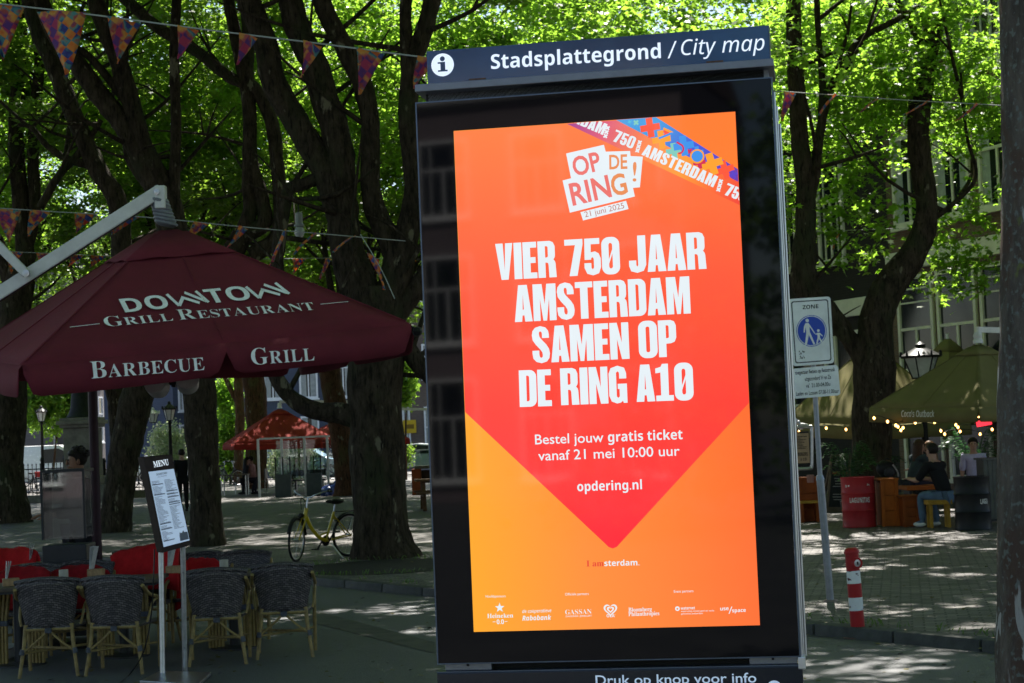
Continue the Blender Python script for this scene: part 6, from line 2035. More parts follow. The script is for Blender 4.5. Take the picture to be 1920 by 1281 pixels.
yy = 20.2
b = P(151, 1000, yy)
person('dark-haired man standing behind the glass screen and looking to the left', (b.x, yy, PZ + .03), radians(122), 'stand', 1.88, (.012, .013, .016), (.02, .02, .025), hair='curly', arms='front', skin=M_SKIN2)
b = P(344, 955, 52)
person('person in black standing beside the trunk right of the menu board', (b.x, 52, PZ), radians(15), 'stand', 1.78, (.008, .008, .009), (.008, .008, .009), hair='short')
b = P(-34, 1000, 21.0)
person('person in a dark blue jacket sitting at the extreme left edge', (b.x - .03, 21.0, 0), radians(-70), 'sit', 1.72, (.02, .028, .06), (.02, .02, .03), hair='short')
b = P(459, 920, 66)
person('person with long dark hair sitting at a far table left of the red parasol', (b.x, 66, PZ), radians(-80), 'sit', 1.68, (.02, .02, .022), (.02, .02, .025), hair='long')
b = P(478, 920, 66.4)
person('person in a pinkish shirt sitting at a far table left of the red parasol', (b.x, 66.4, PZ), radians(85), 'sit', 1.75, (.42, .24, .22), (.02, .02, .03), hair='short')

# ================================================================ right-hand bar terrace
M_ORANGE = mat('orange_painted_wood', (.34, .085, .012), .6, var=.18, scale=5)
M_ORD = mat('dark_orange_wood', (.22, .05, .010), .6, var=.2, scale=5)
M_YEL = mat('ochre_wood', (.36, .20, .03), .55, var=.2, scale=9)
g0 = G(1612, 988, PZ)


def drum(label, u, v, body_m, letters, lx, group='oil drums', hgt=.86, face=None, sticker=True):
    b = G(u, v, PZ)
    t = thing('oil_drum', label, 'drum', b, 0, group)
    r = .285
    pr = [(r, 0), (r + .008, .01), (r, .03)]
    for z in (.29, .58): pr += [(r, z - .025), (r + .012, z), (r, z + .025)]
    pr += [(r, hgt - .03), (r + .009, hgt - .012), (r + .009, hgt), (r - .012, hgt), (r - .014, hgt - .015), (0, hgt - .015)]
    mb = MB(); mb.lathe(pr, (0, 0, 0), 36); bd = mb.build('barrel', body_m, t, smooth=True, sharp=50)
    f0 = atan2(-b.y, -b.x)
    wh = mat('drum_print', (.62, .60, .58), .6)

    def F(x, y, d):
        a = f0 + x / r
        return Vector((cos(a) * (r + .003 + d), sin(a) * (r + .003 + d), y))
    mb = MB(); textmesh(mb, letters, BOLD, (lx[0], lx[2]), (lx[1], lx[2]), lx[3], F, 0)
    # long straight letter edges follow the round drum
    mb.build('drum_lettering', wh, bd)
    if sticker:
        mb = MB()
        mb.prism(circ(-.215, .715, .022, 14), F, 0, 0, [circ(-.215, .715, .011, 10)]); mb.prism(circ(-.16, .72, .016, 12), F, 0, 0)
        textmesh(mb, 'IPA', BOLD, (.165, .715), (.22, .715), .028, F, 0)
        mb.build('drum_marks', wh, bd)
    return t


M_DRUMR = mat('red_drum_paint', (.32, .022, .026), .4, var=.15, scale=4, wear=((.10, .05, .04), 18, .68))
M_DRUMB = mat('black_drum_paint', (.012, .013, .014), .4, var=.2, scale=4)
drum('red oil drum with white brewery lettering in front of the bent tree', 1612, 988, M_DRUMR, 'LAGUNITAS', (-.15, .205, .43, .085))
drum('black oil drum with small stickers beside the grey cabinet', 1826, 993, M_DRUMB, 'LAGU', (.13, .27, .42, .08), sticker=False)


def at_ground(u, v): return G(u, v, PZ)


def crate_bench(label, u0, u1, v, top_v, m, depth=.55, name='planter_bench', cat='bench'):
    a, b = at_ground(u0, v), at_ground(u1, v)
    Y = (a.y + b.y) / 2
    zt = P((u0 + u1) / 2, top_v, Y).z
    wd = b.x - a.x
    t = thing(name, label, cat, ((a.x + b.x) / 2, Y + depth / 2, PZ))
    n = 3
    for i in range(n):
        mb = MB(); mb.box((0, -depth / 2 + .015, (i + .5) * (zt - PZ) / n), (wd, .03, (zt - PZ) / n - .008)); mb.build('front_board', m, t, bevel=.003)
    mb = MB(); mb.box((0, .015, (zt - PZ) / 2 - .01), (wd - .03, depth - .035, zt - PZ - .03)); mb.build('box', M_ORD, t)
    mb = MB(); mb.box((0, 0, zt - PZ + .012), (wd + .04, depth + .04, .03)); mb.build('top_board', m, t, bevel=.004)
    for s in (-1, 1):
        mb = MB(); mb.box((s * (wd / 2 - .03), -depth / 2 - .012, (zt - PZ) / 2), (.06, .025, zt - PZ)); mb.build('corner_post', m, t, bevel=.003)
    return t


crate_bench('orange bench box with a black backpack on it, right of the red drum', 1652, 1690, 987, 900, M_ORANGE)
crate_bench('lower orange box under the table, right of the bench with the backpack', 1692, 1730, 988, 932, M_ORD, .5)
crate_bench('orange wall bench with a yellow strip seen right behind the zone sign pole', 1497, 1548, 978, 898, M_ORD, .5)
a = at_ground(1497, 978); b = at_ground(1535, 978)
zz = P(1515, 940, a.y).z
t = thing('plank_bench', 'narrow yellow bench plank behind the zone sign pole', 'bench', ((a.x + b.x) / 2, a.y - .28, PZ))
mb = MB(); mb.box((0, 0, zz - PZ), (b.x - a.x, .28, .045)); mb.build('plank', M_YEL, t, bevel=.004)
for s in (-1, 1):
    mb = MB(); mb.box((s * (b.x - a.x) * .42, 0, (zz - PZ) / 2 - .012), (.05, .22, zz - PZ - .024)); mb.build('leg', M_ORD, t)

# backpack
bp_ = P(1676, 900, 32.3)
t = thing('backpack', 'black backpack lying on the orange bench box', 'backpack', (bp_.x, 32.95, P(1676, 900, 32.9).z + .03))
mb = MB(); mb.ball((0, -.05, .17), .2, 16, (.95, .62, .85), M=Matrix.Rotation(.3, 3, 'Y')); mb.v = [(x, y, max(z, .0)) for x, y, z in mb.v]; bd = mb.build('bag', M_BLK, t, smooth=True)
mb = MB(); mb.ball((.03, -.14, .12), .12, 12, (.9, .5, .85)); mb.build('front_pocket', mat('grey_nylon', (.03, .03, .033), .5, var=.2), t, smooth=True)
mb = MB(); mb.tube([(-.02, .02, .30), (.03, .04, .37), (.10, .02, .31)], .012, n=6, smooth=4); mb.build('handle', M_BLK, t, smooth=True)
mb = MB(); mb.tube([(.10, -.14, .25), (.17, -.15, .13), (.2, -.1, .03)], .016, n=6, smooth=4); mb.build('strap', mat('pale_strap', (.3, .28, .27), .6), t, smooth=True)

# table, bench and the people around it
ta = P(1733, 915, 33.4); tl, tr_ = P(1700, 915, 33.4), P(1766, 915, 33.4)
t = thing('bar_table', 'orange bar table where the woman and the man in black sit', 'table', (ta.x, 33.75, PZ))
mb = MB(); mb.box((0, 0, ta.z - PZ), (tr_.x - tl.x, .75, .07)); mb.build('tabletop', M_ORANGE, t, bevel=.006)
for s in (-1, 1):
    mb = MB(); mb.box((s * .22, .05, (ta.z - PZ) / 2 - .02), (.05, .5, ta.z - PZ - .07)); mb.build('leg', M_CHAR, t)
mb = MB(); mb.box((0, .05, .25), (.42, .05, .06)); mb.build('stretcher', M_CHAR, t)
ba, bb = at_ground(1738, 990), at_ground(1802, 992)
zb = P(1768, 941, ba.y).z
t = thing('bench', 'ochre wooden bench the man in black sits on', 'bench', ((ba.x + bb.x) / 2, ba.y, PZ))
mb = MB(); mb.box((0, 0, zb - PZ), (bb.x - ba.x, .30, .075)); mb.build('seat', M_YEL, t, bevel=.006)
for s in (-1, 1):
    for r_ in (-1, 1):
        mb = MB(); mb.box((s * ((bb.x - ba.x) / 2 - .06), r_ * .10, (zb - PZ) / 2 - .02), (.05, .05, zb - PZ - .04)); mb.build('leg', M_YEL, t)
sz = zb - PZ + .04
person('man in a black T-shirt and jeans with white trainers sitting on the ochre bench', ((ba.x + bb.x) / 2 + .14, ba.y + .02, PZ), radians(38), 'sit', 1.80, (.010, .010, .011), (.09, .14, .21), (.62, .62, .60), hair='short', sleeves='short', arms='table', tilt=.12, seat=sz)
w_ = P(1714, 915, 34.2)
person('woman with long brown hair sitting at the orange table behind the backpack', (w_.x - .05, 34.1, PZ), radians(-62), 'sit', 1.66, (.03, .045, .05), (.02, .02, .03), hair='long', arms='table', tilt=.1, seat=.55, haircol=(.05, .028, .018))
w_ = P(1757, 905, 35.0)
person('woman with lighter hair half hidden behind the man in black', (w_.x, 35.0, PZ), radians(60), 'sit', 1.66, (.03, .02, .025), (.02, .02, .02), hair='long', arms='table', seat=.5, haircol=(.16, .09, .05))
w_ = P(1832, 900, 34.4)
person('person in a pale lilac shirt sitting behind the black oil drum', (w_.x, 34.6, PZ), radians(170), 'sit', 1.74, (.40, .38, .55), (.02, .02, .03), hair='short', sleeves='short', seat=.5)
# grey cabinet by the near trunk
ca, cb_ = at_ground(1850, 985), at_ground(1890, 985)
zc = P(1860, 862, ca.y).z
t = thing('service_cabinet', 'tall grey wooden service cabinet beside the near trunk', 'cabinet', ((ca.x + cb_.x) / 2, ca.y + .25, PZ))
M_GREY = mat('grey_boards', (.10, .10, .095), .7, var=.2, scale=6)
for i in range(4):
    w4 = (cb_.x - ca.x) / 4
    mb = MB(); mb.box(((i - 1.5) * w4, -.24, (zc - PZ) / 2 + .05), (w4 - .006, .025, zc - PZ - .1)); mb.build('board', M_GREY, t)
mb = MB(); mb.box((0, .01, (zc - PZ) / 2 + .03), (cb_.x - ca.x - .01, .46, zc - PZ - .06)); mb.build('carcass', M_CHAR, t)
mb = MB(); mb.box((0, 0, zc - PZ + .01), (cb_.x - ca.x + .06, .56, .035)); mb.build('top', M_GREY, t, bevel=.005)

# chalkboard and hanging menu board
a, b = at_ground(1553, 962), at_ground(1600, 962)
c4 = [P(1548, 962, a.y), P(1598, 962, a.y), P(1594, 852, a.y + .35), P(1558, 852, a.y + .35)]
t = thing('chalkboard', 'dark A-frame chalkboard with chalk writing between the pole and the red drum', 'sign', ((c4[0] + c4[1]) / 2).to_tuple())


def FC(x, y, d): return c4[0].lerp(c4[1], x) * (1 - y) + c4[3].lerp(c4[2], x) * y + Vector((0, -d, d * .3))


mb = MB(); mb.prism([(0, 0), (1, 0), (1, 1), (0, 1)], FC, -.03, 0, [[(.1, .1), (.9, .1), (.9, .95), (.1, .95)]]); mb.build('wooden_frame', M_WOODT, t, world=True)
mb = MB(); mb.prism([(.1, .1), (.9, .1), (.9, .95), (.1, .95)], FC, -.02, -.008); bo = mb.build('slate', mat('slate', (.018, .02, .022), .7, var=.2), t, world=True)
mb = MB(); textmesh(mb, 'HAPPY HOUR', BOLD, (.15, .66), (.88, .66), .045, FC, -.006); mb.build('chalk_lettering', mat('orange_chalk', (.30, .13, .05), .9), bo, world=True)
mb = MB(); g = random.Random(9)
for k in range(9):
    y = .58 - k * .045; x0 = .3 - .1 * g.random(); x1 = .6 + .25 * g.random()
    if k in (4, 5): continue
    mb.add([FC(x0, y, -.006), FC(x1, y, -.006), FC(x1, y + .014, -.006), FC(x0, y + .014, -.006)], [(0, 1, 2, 3)])
mb.add([FC(.2, .8, -.006), FC(.8, .8, -.006), FC(.75, .92, -.006), FC(.3, .92, -.006)], [(0, 1, 2, 3)])
mb.build('chalk_writing', mat('white_chalk', (.22, .22, .21), .9), bo, world=True)
mb = MB(); mb.bar(c4[3] + Vector((.03, .02, 0)), c4[0] + Vector((.03, .75, 0)), .05, .03); mb.bar(c4[2] + Vector((-.03, .02, 0)), c4[1] + Vector((-.03, .75, 0)), .05, .03); mb.build('rear_legs', M_WOODT, t, world=True)
Y = 31.0
t = thing('menu_display', 'paper menu hanging in a grey pipe frame right beside the kiosk', 'menu board', (P(1505, 900, Y).x, Y, PZ))
mb = MB()
for pts in ([(1491, 985), (1491, 800), (1500, 796), (1516, 799)], [(1522, 800), (1522, 870), (1519, 878), (1492, 879)]): mb.tube([P(u, v, Y) for u, v in pts], .03, n=8, smooth=3)
mb.tube([P(1491, 801, Y), P(1522, 800, Y)], .03, n=8); mb.build('pipe_frame', M_CHROME, t, smooth=True, world=True)
mb = MB(); mb.box(P(1506, 841, Y).to_tuple(), (.215, .03, .58)); pb2 = mb.build('backing_board', M_BLK, t, world=True)
c0, c1 = P(1494, 869, Y - .02), P(1516, 812, Y - .02)


def FM(x, y, d): return Vector((c0.x + (c1.x - c0.x) * x, c0.y - d, c0.z + (c1.z - c0.z) * y))


mb = MB(); mb.add([FM(0, 0, 0), FM(1, 0, 0), FM(1, 1, 0), FM(0, 1, 0)], [(0, 1, 2, 3)]); mb.build('paper', mat('tan_paper', (.30, .21, .13), .8, var=.1), pb2, world=True)
mb = MB(); g = random.Random(2)
for k in range(9):
    y = .88 - k * .05
    mb.add([FM(.12, y, .003), FM(.3 + .6 * g.random(), y, .003), FM(.3 + .6 * g.random(), y + .02, .003), FM(.12, y + .02, .003)], [(0, 1, 2, 3)])
textmesh(mb, 'BURGERS', BOLD, (.12, .24), (.85, .24), .12, FM, .003); textmesh(mb, '& CO', BOLD, (.3, .08), (.75, .08), .10, FM, .003)
mb.build('print', M_BLK, pb2, world=True)
mb = MB(); mb.lathe([(.06, 0), (.065, .13), (.055, .13)], P(1520, 905, Y - .05), 12); mb.build('ash_tin', mat('copper_tin', (.2, .10, .08), .4, .6), t, smooth=True, world=True)


# leafy pot plants
def pot_plant(label, u, v, Y, hgt, seed, zb=None, spread=.5, n=26):
    b = P(u, v, Y)
    z0 = PZ if zb is None else zb
    t = thing('pot_plant', label, 'plant', (b.x, Y, z0), 0, 'plants of the bar terrace')
    g = random.Random(seed)
    mb = MB(); mb.lathe([(.13, 0), (.19, .34), (.17, .34), (.15, .30), (0, .29)], (0, 0, 0), 16); mb.build('pot', mat('teal_pot', (.02, .05, .05), .5, var=.2), t, smooth=True)
    mb = MB()
    for k in range(n):
        a = g.uniform(0, 6.28); h = g.uniform(.55, 1.0) * hgt; r = g.uniform(.35, 1.0) * spread
        st_ = [Vector((.03 * cos(a), .03 * sin(a), .3)), Vector((r * .35 * cos(a), r * .35 * sin(a), .3 + h * .6)), Vector((r * .8 * cos(a), r * .8 * sin(a), .3 + h * .86)), Vector((r * 1.15 * cos(a), r * 1.15 * sin(a), .3 + h * .72))]
        mb.tube(st_, [.008, .006, .004, .002], n=4, smooth=3)
        for j in range(14):
            q = .3 + .7 * j / 13; i0 = min(int(q * 3), 2); c = st_[i0].lerp(st_[i0 + 1], q * 3 - i0)
            for s in (-1, 1):
                d = Vector((-sin(a) * s, cos(a) * s, g.uniform(-.35, .15))) + Vector((cos(a), sin(a), 0)) * .6; d.normalize(); L = .15 * (1.15 - q * .6)
                w3 = Vector((cos(a), sin(a), .3)) * .018
                mb.add([c, c + d * L * .5 + w3, c + d * L, c + d * L * .5 - w3], [(0, 1, 2, 3)])
    mb.build('fronds', leafmat('frond_green', (.02, .07, .02), (.04, .11, .03), (.06, .2, .05), .25), t)
    return t


pot_plant('feathery green pot plant standing behind the red oil drum', 1596, 985, 34.0, 1.35, 3, spread=.55)
pot_plant('dark pot plant behind the person in the pale lilac shirt', 1832, 985, 36.0, 1.6, 5, spread=.7)
pot_plant('small pot plant in the shade beside the chalkboard', 1655, 985, 37.0, 1.1, 8, spread=.5)

# warm bulbs on strings
M_BULB = mat('lit_bulb', (.8, .5, .2), .3, emit=(1.0, .46, .12), es=2.6)
for lab, Y, pts in (('string of warm bulbs along the front of the lettered olive parasol', 31.6, [(1638.6, 782.5), (1664, 789), (1679.5, 796), (1716, 791), (1722, 786), (1752, 790), (1777, 783.5), (1806, 780), (1835, 782)]),
                    ('string of warm bulbs deeper under the lettered olive parasol', 33.5, [(1683.6, 799), (1689, 805.5), (1693, 801), (1792, 795.5), (1796, 800), (1860, 804)]),
                    ('lowest string of warm bulbs above the seated people', 35.0, [(1764, 807), (1771, 813), (1800, 808), (1837.5, 813)]),
                    ('string of warm bulbs right behind the zone sign pole', 36.5, [(1498, 809), (1549, 802), (1586, 804.5)])):
    W3 = [P(u, v - 3.2, Y) for u, v in pts]
    t = thing('string_lights', lab, 'string lights', W3[0], 0, 'strings of warm bulbs')
    mb = MB()
    full = []
    for a, b in zip(W3, W3[1:]): full += [a, (a + b) / 2 + Vector((0, 0, .02))]
    full.append(W3[-1]); mb.tube(full, .006, n=5); mb.build('cable', M_BLK, t, world=True)
    for p in W3:
        mb = MB(); mb.ball(p - Vector((0, 0, .045)), .023, 8, (1, 1, 1.3)); mb.build('bulb', M_BULB, t, smooth=True, world=True)
# red strip set glowing in place of sunlight through red fabric
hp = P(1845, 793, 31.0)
t = thing('red_fabric_glow', 'red strip that glows in place of sunlit red fabric under the right end of the lettered parasol', 'heater', hp)
mb = MB(); mb.box((0, .05, .03), (.30, .08, .12)); mb.build('housing', M_CHAR, t, bevel=.01)  # dark box added behind the glowing strip
mb = MB(); mb.box((0, .0, .0), (.26, .03, .10), M=Matrix.Rotation(radians(-8), 3, 'Y')); mb.build('glowing_flap', mat('sunlit_fabric_glow', (.5, .03, .03), .4, emit=(1.0, .03, .05), es=.6), t, bevel=.01)
# dark bar front below the cream windows
d0, d1 = Vector((pa.x, pa.y, 0)), Vector((pb.x, pb.y, 0))

# ================================================================ far left and middle
# statue on its pedestal
sy = 66.0
b = P(158, 915, sy)
t = thing('monument', 'dark bronze statue on a tall stone pedestal behind the maroon parasol', 'monument', (b.x, sy, PZ))
M_STONE = mat('weathered_stone', (.16, .15, .125), .8, var=.3, scale=3)
M_BRONZE = mat('bronze', (.014, .016, .015), .6, .1, var=.3)
zt = P(150, 782, sy).z - PZ
mb = MB(); mb.box((0, 0, .3), (2.0, 2.0, .6)); mb.box((0, 0, .75), (1.6, 1.6, .3)); mb.build('plinth', M_STONE, t, bevel=.03)
mb = MB(); mb.box((0, 0, .9 + (zt - 1.3) / 2), (1.15, 1.15, zt - 1.3)); mb.build('pedestal', M_STONE, t, bevel=.02)
for i, (w_, z, h_) in enumerate(((1.35, zt - .36, .12), (1.55, zt - .24, .14), (1.35, zt - .10, .10))):
    mb = MB(); mb.box((0, 0, z + h_ / 2 - .03), (w_, w_, h_)); mb.build('cornice', M_STONE, t, bevel=.02)
V3 = Vector
J = {'pel': (V3((0, 0, zt + 1.15)), (.26, .2)), 'ch': (V3((0, 0, zt + 1.75)), (.29, .2)), 'nk': (V3((0, 0, zt + 2.0)), .1), 'h0': (V3((0, .03, zt + 2.15)), .13), 'h1': (V3((0, .02, zt + 2.32)), .11)}
E_ = [('pel', 'ch'), ('ch', 'nk'), ('nk', 'h0'), ('h0', 'h1')]
for s in (-1, 1):
    q = 'lr'[s > 0]
    J.update({'k' + q: (V3((s * .16, .05, zt + .62)), .14), 'a' + q: (V3((s * .18, -.05, zt + .1)), .11), 't' + q: (V3((s * .19, .2, zt + .06)), .07), 's' + q: (V3((s * .32, 0, zt + 1.85)), .12), 'e' + q: (V3((s * .42, .02, zt + 1.45)), .1), 'w' + q: (V3((s * .3, .25, zt + 1.25)), .07)})
    E_ += [('pel', 'k' + q), ('k' + q, 'a' + q), ('a' + q, 't' + q), ('ch', 's' + q), ('s' + q, 'e' + q), ('e' + q, 'w' + q)]
link('bronze_figure', skinned(J, E_, 'pel'), M_BRONZE, t)
mb = MB(); mb.lathe([(.55, zt - .01), (.5, zt + .06), (.40, zt + .3), (.34, zt + .9), (.3, zt + 1.2)], (0, -.08, 0), 16); mb.build('bronze_coat', M_BRONZE, t, smooth=True)


# iron fence
def iron_fence(label, u0, u1, Y, v_top):
    a, b = P(u0, 900, Y), P(u1, 900, Y)
    zt_ = P((u0 + u1) / 2, v_top, Y).z
    t = thing('iron_fence', label, 'fence', ((a.x + b.x) / 2, Y, PZ), 0, 'iron fences')
    w_ = b.x - a.x; h_ = zt_ - PZ
    mb = MB(); mb.box((0, 0, .14), (w_, .3, .28)); mb.build('stone_base', M_STONE, t, bevel=.02)
    mb = MB()
    for z in (.38, h_ - .22): mb.box((0, 0, z), (w_, .04, .04))
    mb.build('rails', M_BLK, t)
    mb = MB(); n = int(w_ / .14)
    for i in range(n + 1):
        x = -w_ / 2 + w_ * i / n
        mb.box((x, 0, .28 + (h_ - .34) / 2), (.022, .022, h_ - .34)); mb.lathe([(.03, h_ - .08), (.018, h_ - .04), (.001, h_)], (x, 0, 0), 4)
    mb.build('bars', M_BLK, t)
    for x in (-w_ / 2, 0, w_ / 2):
        mb = MB(); mb.lathe([(.06, .2), (.06, h_ + .05), (.085, h_ + .1), (.05, h_ + .2), (.001, h_ + .24)], (x, 0, 0), 10); mb.build('fence_post', M_BLK, t, smooth=True)
    return t


iron_fence('black iron fence on a stone base left of the statue', 38, 122, 66.5, 868)
iron_fence('black iron fence on a stone base behind the leaning trunk and menu board', 196, 296, 68.0, 868)


# bicycles
def bicycle(label, base, yaw, col, group, lean=.0, steer=0.0, crate=False):
    t = thing('bicycle', label, 'bicycle', base, yaw, group)
    M_T = M_BLK
    fm = mat('bicycle_paint', col, .35, var=.08)
    R = Matrix.Rotation(lean, 3, 'X')

    def T(x, y, z): return R @ Vector((x, y, z))
    fx, rx, r = .56, -.54, .345

    def wheel(x, st, nm):
        S = Matrix.Rotation(st, 3, 'Z')
        def w(a, rad, y=0): return T(x, 0, r) + R @ (S @ Vector((rad * cos(a), y, rad * sin(a))))
        mb = MB(); mb.tube([w(2 * pi * k / 36, r - .017) for k in range(37)], .019, n=7, cap=False); wo = mb.build(nm, M_BLK, t, smooth=True)
        mb = MB(); mb.tube([w(2 * pi * k / 36, r - .042) for k in range(37)], .010, n=6, cap=False)
        for k in range(18): mb.tube([w(2 * pi * k / 18, .02, .02 * (-1) ** k), w(2 * pi * k / 18 + .1, r - .045)], .0018, n=3)
        mb.tube([w(0, 0, -.05), w(0, 0, .05)], .022, n=8); mb.build('rim_and_spokes', M_CHROME, wo, smooth=True)
        mb = MB(); rows_ = [[w(a, r + .025, y) for y in (-.03, 0, .03)] for a in [radians(20 if nm == 'front_wheel' else 40) + k * radians(11) for k in range(15)]]; mb.grid(rows_); f = mb.build('mudguard', M_BLK, t, smooth=True)
        md = f.modifiers.new('t', 'SOLIDIFY'); md.thickness = .004
    wheel(fx, steer, 'front_wheel'); wheel(rx, 0, 'rear_wheel')
    mb = MB()
    bb_ = (-.05, 0, .29); hd = (.36, 0, .83); hl = (.395, 0, .68); st_ = (-.22, 0, .74)
    mb.tube([T(*hd), T(*hl)], .032, n=10)
    mb.tube([T(.385, 0, .73), T(.26, 0, .52), T(.10, 0, .36), T(*bb_)], .030, n=10, smooth=4)
    mb.tube([T(*bb_), T(*st_)], .021, n=8)
    mb.tube([T(.13, 0, .37), T(-.10, 0, .42)], .014, n=8)
    for s in (-1, 1): mb.tube([T(-.05, s * .03, .29), T(rx, s * .055, r)], .013, n=6); mb.tube([T(-.20, s * .02, .68), T(rx, s * .055, r)], .011, n=6)
    mb.build('frame', fm, t, smooth=True)
    mb = MB()
    S = Matrix.Rotation(steer, 3, 'Z')
    for s in (-1, 1):
        mb.tube([T(*hl), T(.415, s * .05, .66), T(fx, s * .055, r)], .012, n=6)
    mb.build('fork', fm, t, smooth=True)
    mb = MB(); mb.tube([T(*hd), T(.33, 0, .98)], .014, n=8)
    Hn = lambda x, y, z: R @ (Vector((.33, 0, 0)) + S @ Vector((x, y, z)))
    mb.tube([Hn(-.24, -.30, 1.08), Hn(-.12, -.27, 1.09), Hn(.03, -.16, 1.05), Hn(.0, 0, .99), Hn(.03, .16, 1.05), Hn(-.12, .27, 1.09), Hn(-.24, .30, 1.08)], .012, n=8, smooth=3)
    mb.build('handlebar', M_CHROME, t, smooth=True)
    for s in (-1, 1):
        mb = MB(); mb.tube([Hn(-.13, s * .272, 1.09), Hn(-.25, s * .302, 1.08)], .017, n=8); mb.build('grip', M_BLK, t, smooth=True)
    mb = MB(); mb.tube([T(*st_), T(-.25, 0, .86)], .014, n=8); mb.build('seat_post', M_CHROME, t, smooth=True)
    mb = MB(); mb.ball(T(-.28, 0, .90), .13, 12, (1.05, .72, .38)); mb.ball(T(-.13, 0, .905), .06, 10, (1.5, .6, .5)); mb.build('saddle', M_BLK, t, smooth=True)
    mb = MB(); mb.lathe([(.0, -.006), (.085, -.006), (.085, .006), (0, .006)], T(*bb_), 18, R @ Matrix.Rotation(radians(90), 3, 'X')); mb.bar(T(-.05, -.08, .29), T(.05, -.08, .16), .02, .02); mb.bar(T(-.05, .08, .29), T(-.15, .08, .42), .02, .02); mb.box(T(.06, -.12, .15), (.09, .09, .02)); mb.box(T(-.16, .12, .43), (.09, .09, .02)); mb.build('crankset', M_BLK, t)
    mb = MB(); mb.bar(T(-.30, 0, .735), T(-.75, 0, .735), .12, .015); mb.tube([T(-.72, .06, .73), T(rx, .06, r)], .007, n=5); mb.tube([T(-.72, -.06, .73), T(rx, -.06, r)], .007, n=5); mb.build('carrier', M_BLK, t)
    mb = MB()
    for s in (-1, 1): mb.tube([T(.41, s * .05, .80), T(.44, s * .055, .95), T(.45, 0, .99)], .006, n=5, smooth=2)
    mb.lathe([(.035, -.02), (.04, .03), (.03, .04)], T(.46, 0, .72), 10, Matrix.Rotation(radians(90), 3, 'Y')); mb.build('lamp_bracket', M_BLK, t, smooth=True)
    mb = MB(); mb.tube([T(-.12, .05, .25), T(-.22, .24, .0)], .010, n=5); mb.build('kickstand', M_CHROME, t)
    if crate:
        mb = MB(); mb.box(T(.62, 0, .86), (.34, .44, .24)); mb.build('front_crate', mat('crate', (.4, .03, .03), .6), t, bevel=.01)
    return t


fb = G(556, 1054, PZ)
yaw_ = radians(180 + 48)
bx_, by_ = fb.x - .56 * cos(yaw_), fb.y - .56 * sin(yaw_)
bicycle('yellow step-through bicycle leaning beside the large forked tree', (bx_, by_, PZ), yaw_, (.50, .36, .012), None, lean=-.06, steer=radians(28))
for i, (u, Y, yaw2, col) in enumerate(((70, 82, 10, (.02, .02, .02)), (100, 84, 170, (.03, .03, .04)), (120, 80, 20, (.02, .03, .02)), (250, 86, 5, (.02, .02, .02)), (268, 82, 160, (.03, .02, .02)), (424, 80, 30, (.02, .02, .02)), (436, 82, 200, (.04, .04, .05)), (602, 84, 15, (.02, .02, .02)), (628, 82, 190, (.02, .02, .03)))):
    p = P(u, 900, Y)
    bicycle('dark parked bicycle among those standing along the far street', (p.x, Y, PZ), radians(yaw2), col, 'bicycles parked along the far street')
p = P(46, 900, 80)
bicycle('parked bicycle with a red front crate at the far left street', (p.x, 80, PZ), radians(15), (.02, .02, .02), None, crate=True)


# parked cars on the far street
def car(label, u, Y, yaw, col, van=False):
    p = P(u, 900, Y)
    t = thing('parked_car', label, 'van' if van else 'car', (p.x, Y, PZ), yaw, 'vehicles parked on the far street')
    paint = mat('car_paint', col, .25, .2, var=.05, spec=.6)
    if van: prof = [(-2.4, .35), (-2.42, 1.0), (-2.35, 2.0), (-2.2, 2.15), (1.1, 2.15), (1.35, 2.0), (1.85, 1.25), (2.4, 1.0), (2.45, .4)]
    else: prof = [(-2.05, .35), (-2.1, .8), (-1.95, 1.0), (-1.4, 1.42), (-.3, 1.5), (.45, 1.42), (1.15, .98), (1.9, .82), (2.05, .6), (2.05, .35)]
    mb = MB(); mb.prism(prof, lambda x, y, d: Vector((x, d, y)), -.85, .85); mb.build('body', paint, t, bevel=.06, smooth=True)
    win_ = [(-1.75, 1.02), (-1.32, 1.36), (-.3, 1.43), (.40, 1.36), (.98, .99)] if not van else [(.2, 1.25), (.2, 1.95), (1.05, 1.98), (1.3, 1.85), (1.68, 1.28)]
    for s in (-1, 1):
        mb = MB(); mb.prism(win_, lambda x, y, d: Vector((x, s * d, y)), .84, .858); mb.build('side_window', M_PANE, t)
    for x in (-1.35, 1.35):
        for s in (-1, 1):
            mb = MB(); mb.lathe([(.12, -.1), (.31, -.1), (.33, -.06), (.33, .06), (.31, .1), (.12, .1)], (x, s * .78, .33), 20, Matrix.Rotation(radians(90), 3, 'X')); wh_ = mb.build('wheel', M_BLK, t, smooth=True, sharp=40)
            mb = MB(); mb.lathe([(0, -.105), (.2, -.108), (.2, .108), (0, .105)], (x, s * .78, .33), 14, Matrix.Rotation(radians(90), 3, 'X')); mb.build('rim', M_CHROME, wh_)
    for s in (-1, 1):
        mb = MB(); mb.box((prof[-1][0] - .06, s * .6, .72), (.14, .3, .13)); mb.build('headlight', mat('headlight', (.6, .62, .6), .1), t, bevel=.02)
    return t


car('white van parked on the far street at the left edge', 78, 92, radians(3), (.72, .72, .72), True)
car('silver blue car parked behind the glass terrace enclosure', 575, 90, radians(-4), (.30, .38, .48))
car('dark car parked behind the large forked tree', 690, 91, radians(2), (.05, .055, .06))
car('pale grey car partly hidden by the glass counter right of the large tree', 800, 88, radians(-2), (.42, .45, .46))
car('white car parked on the far street behind the flowering bush', 330, 93, radians(2), (.65, .66, .66))


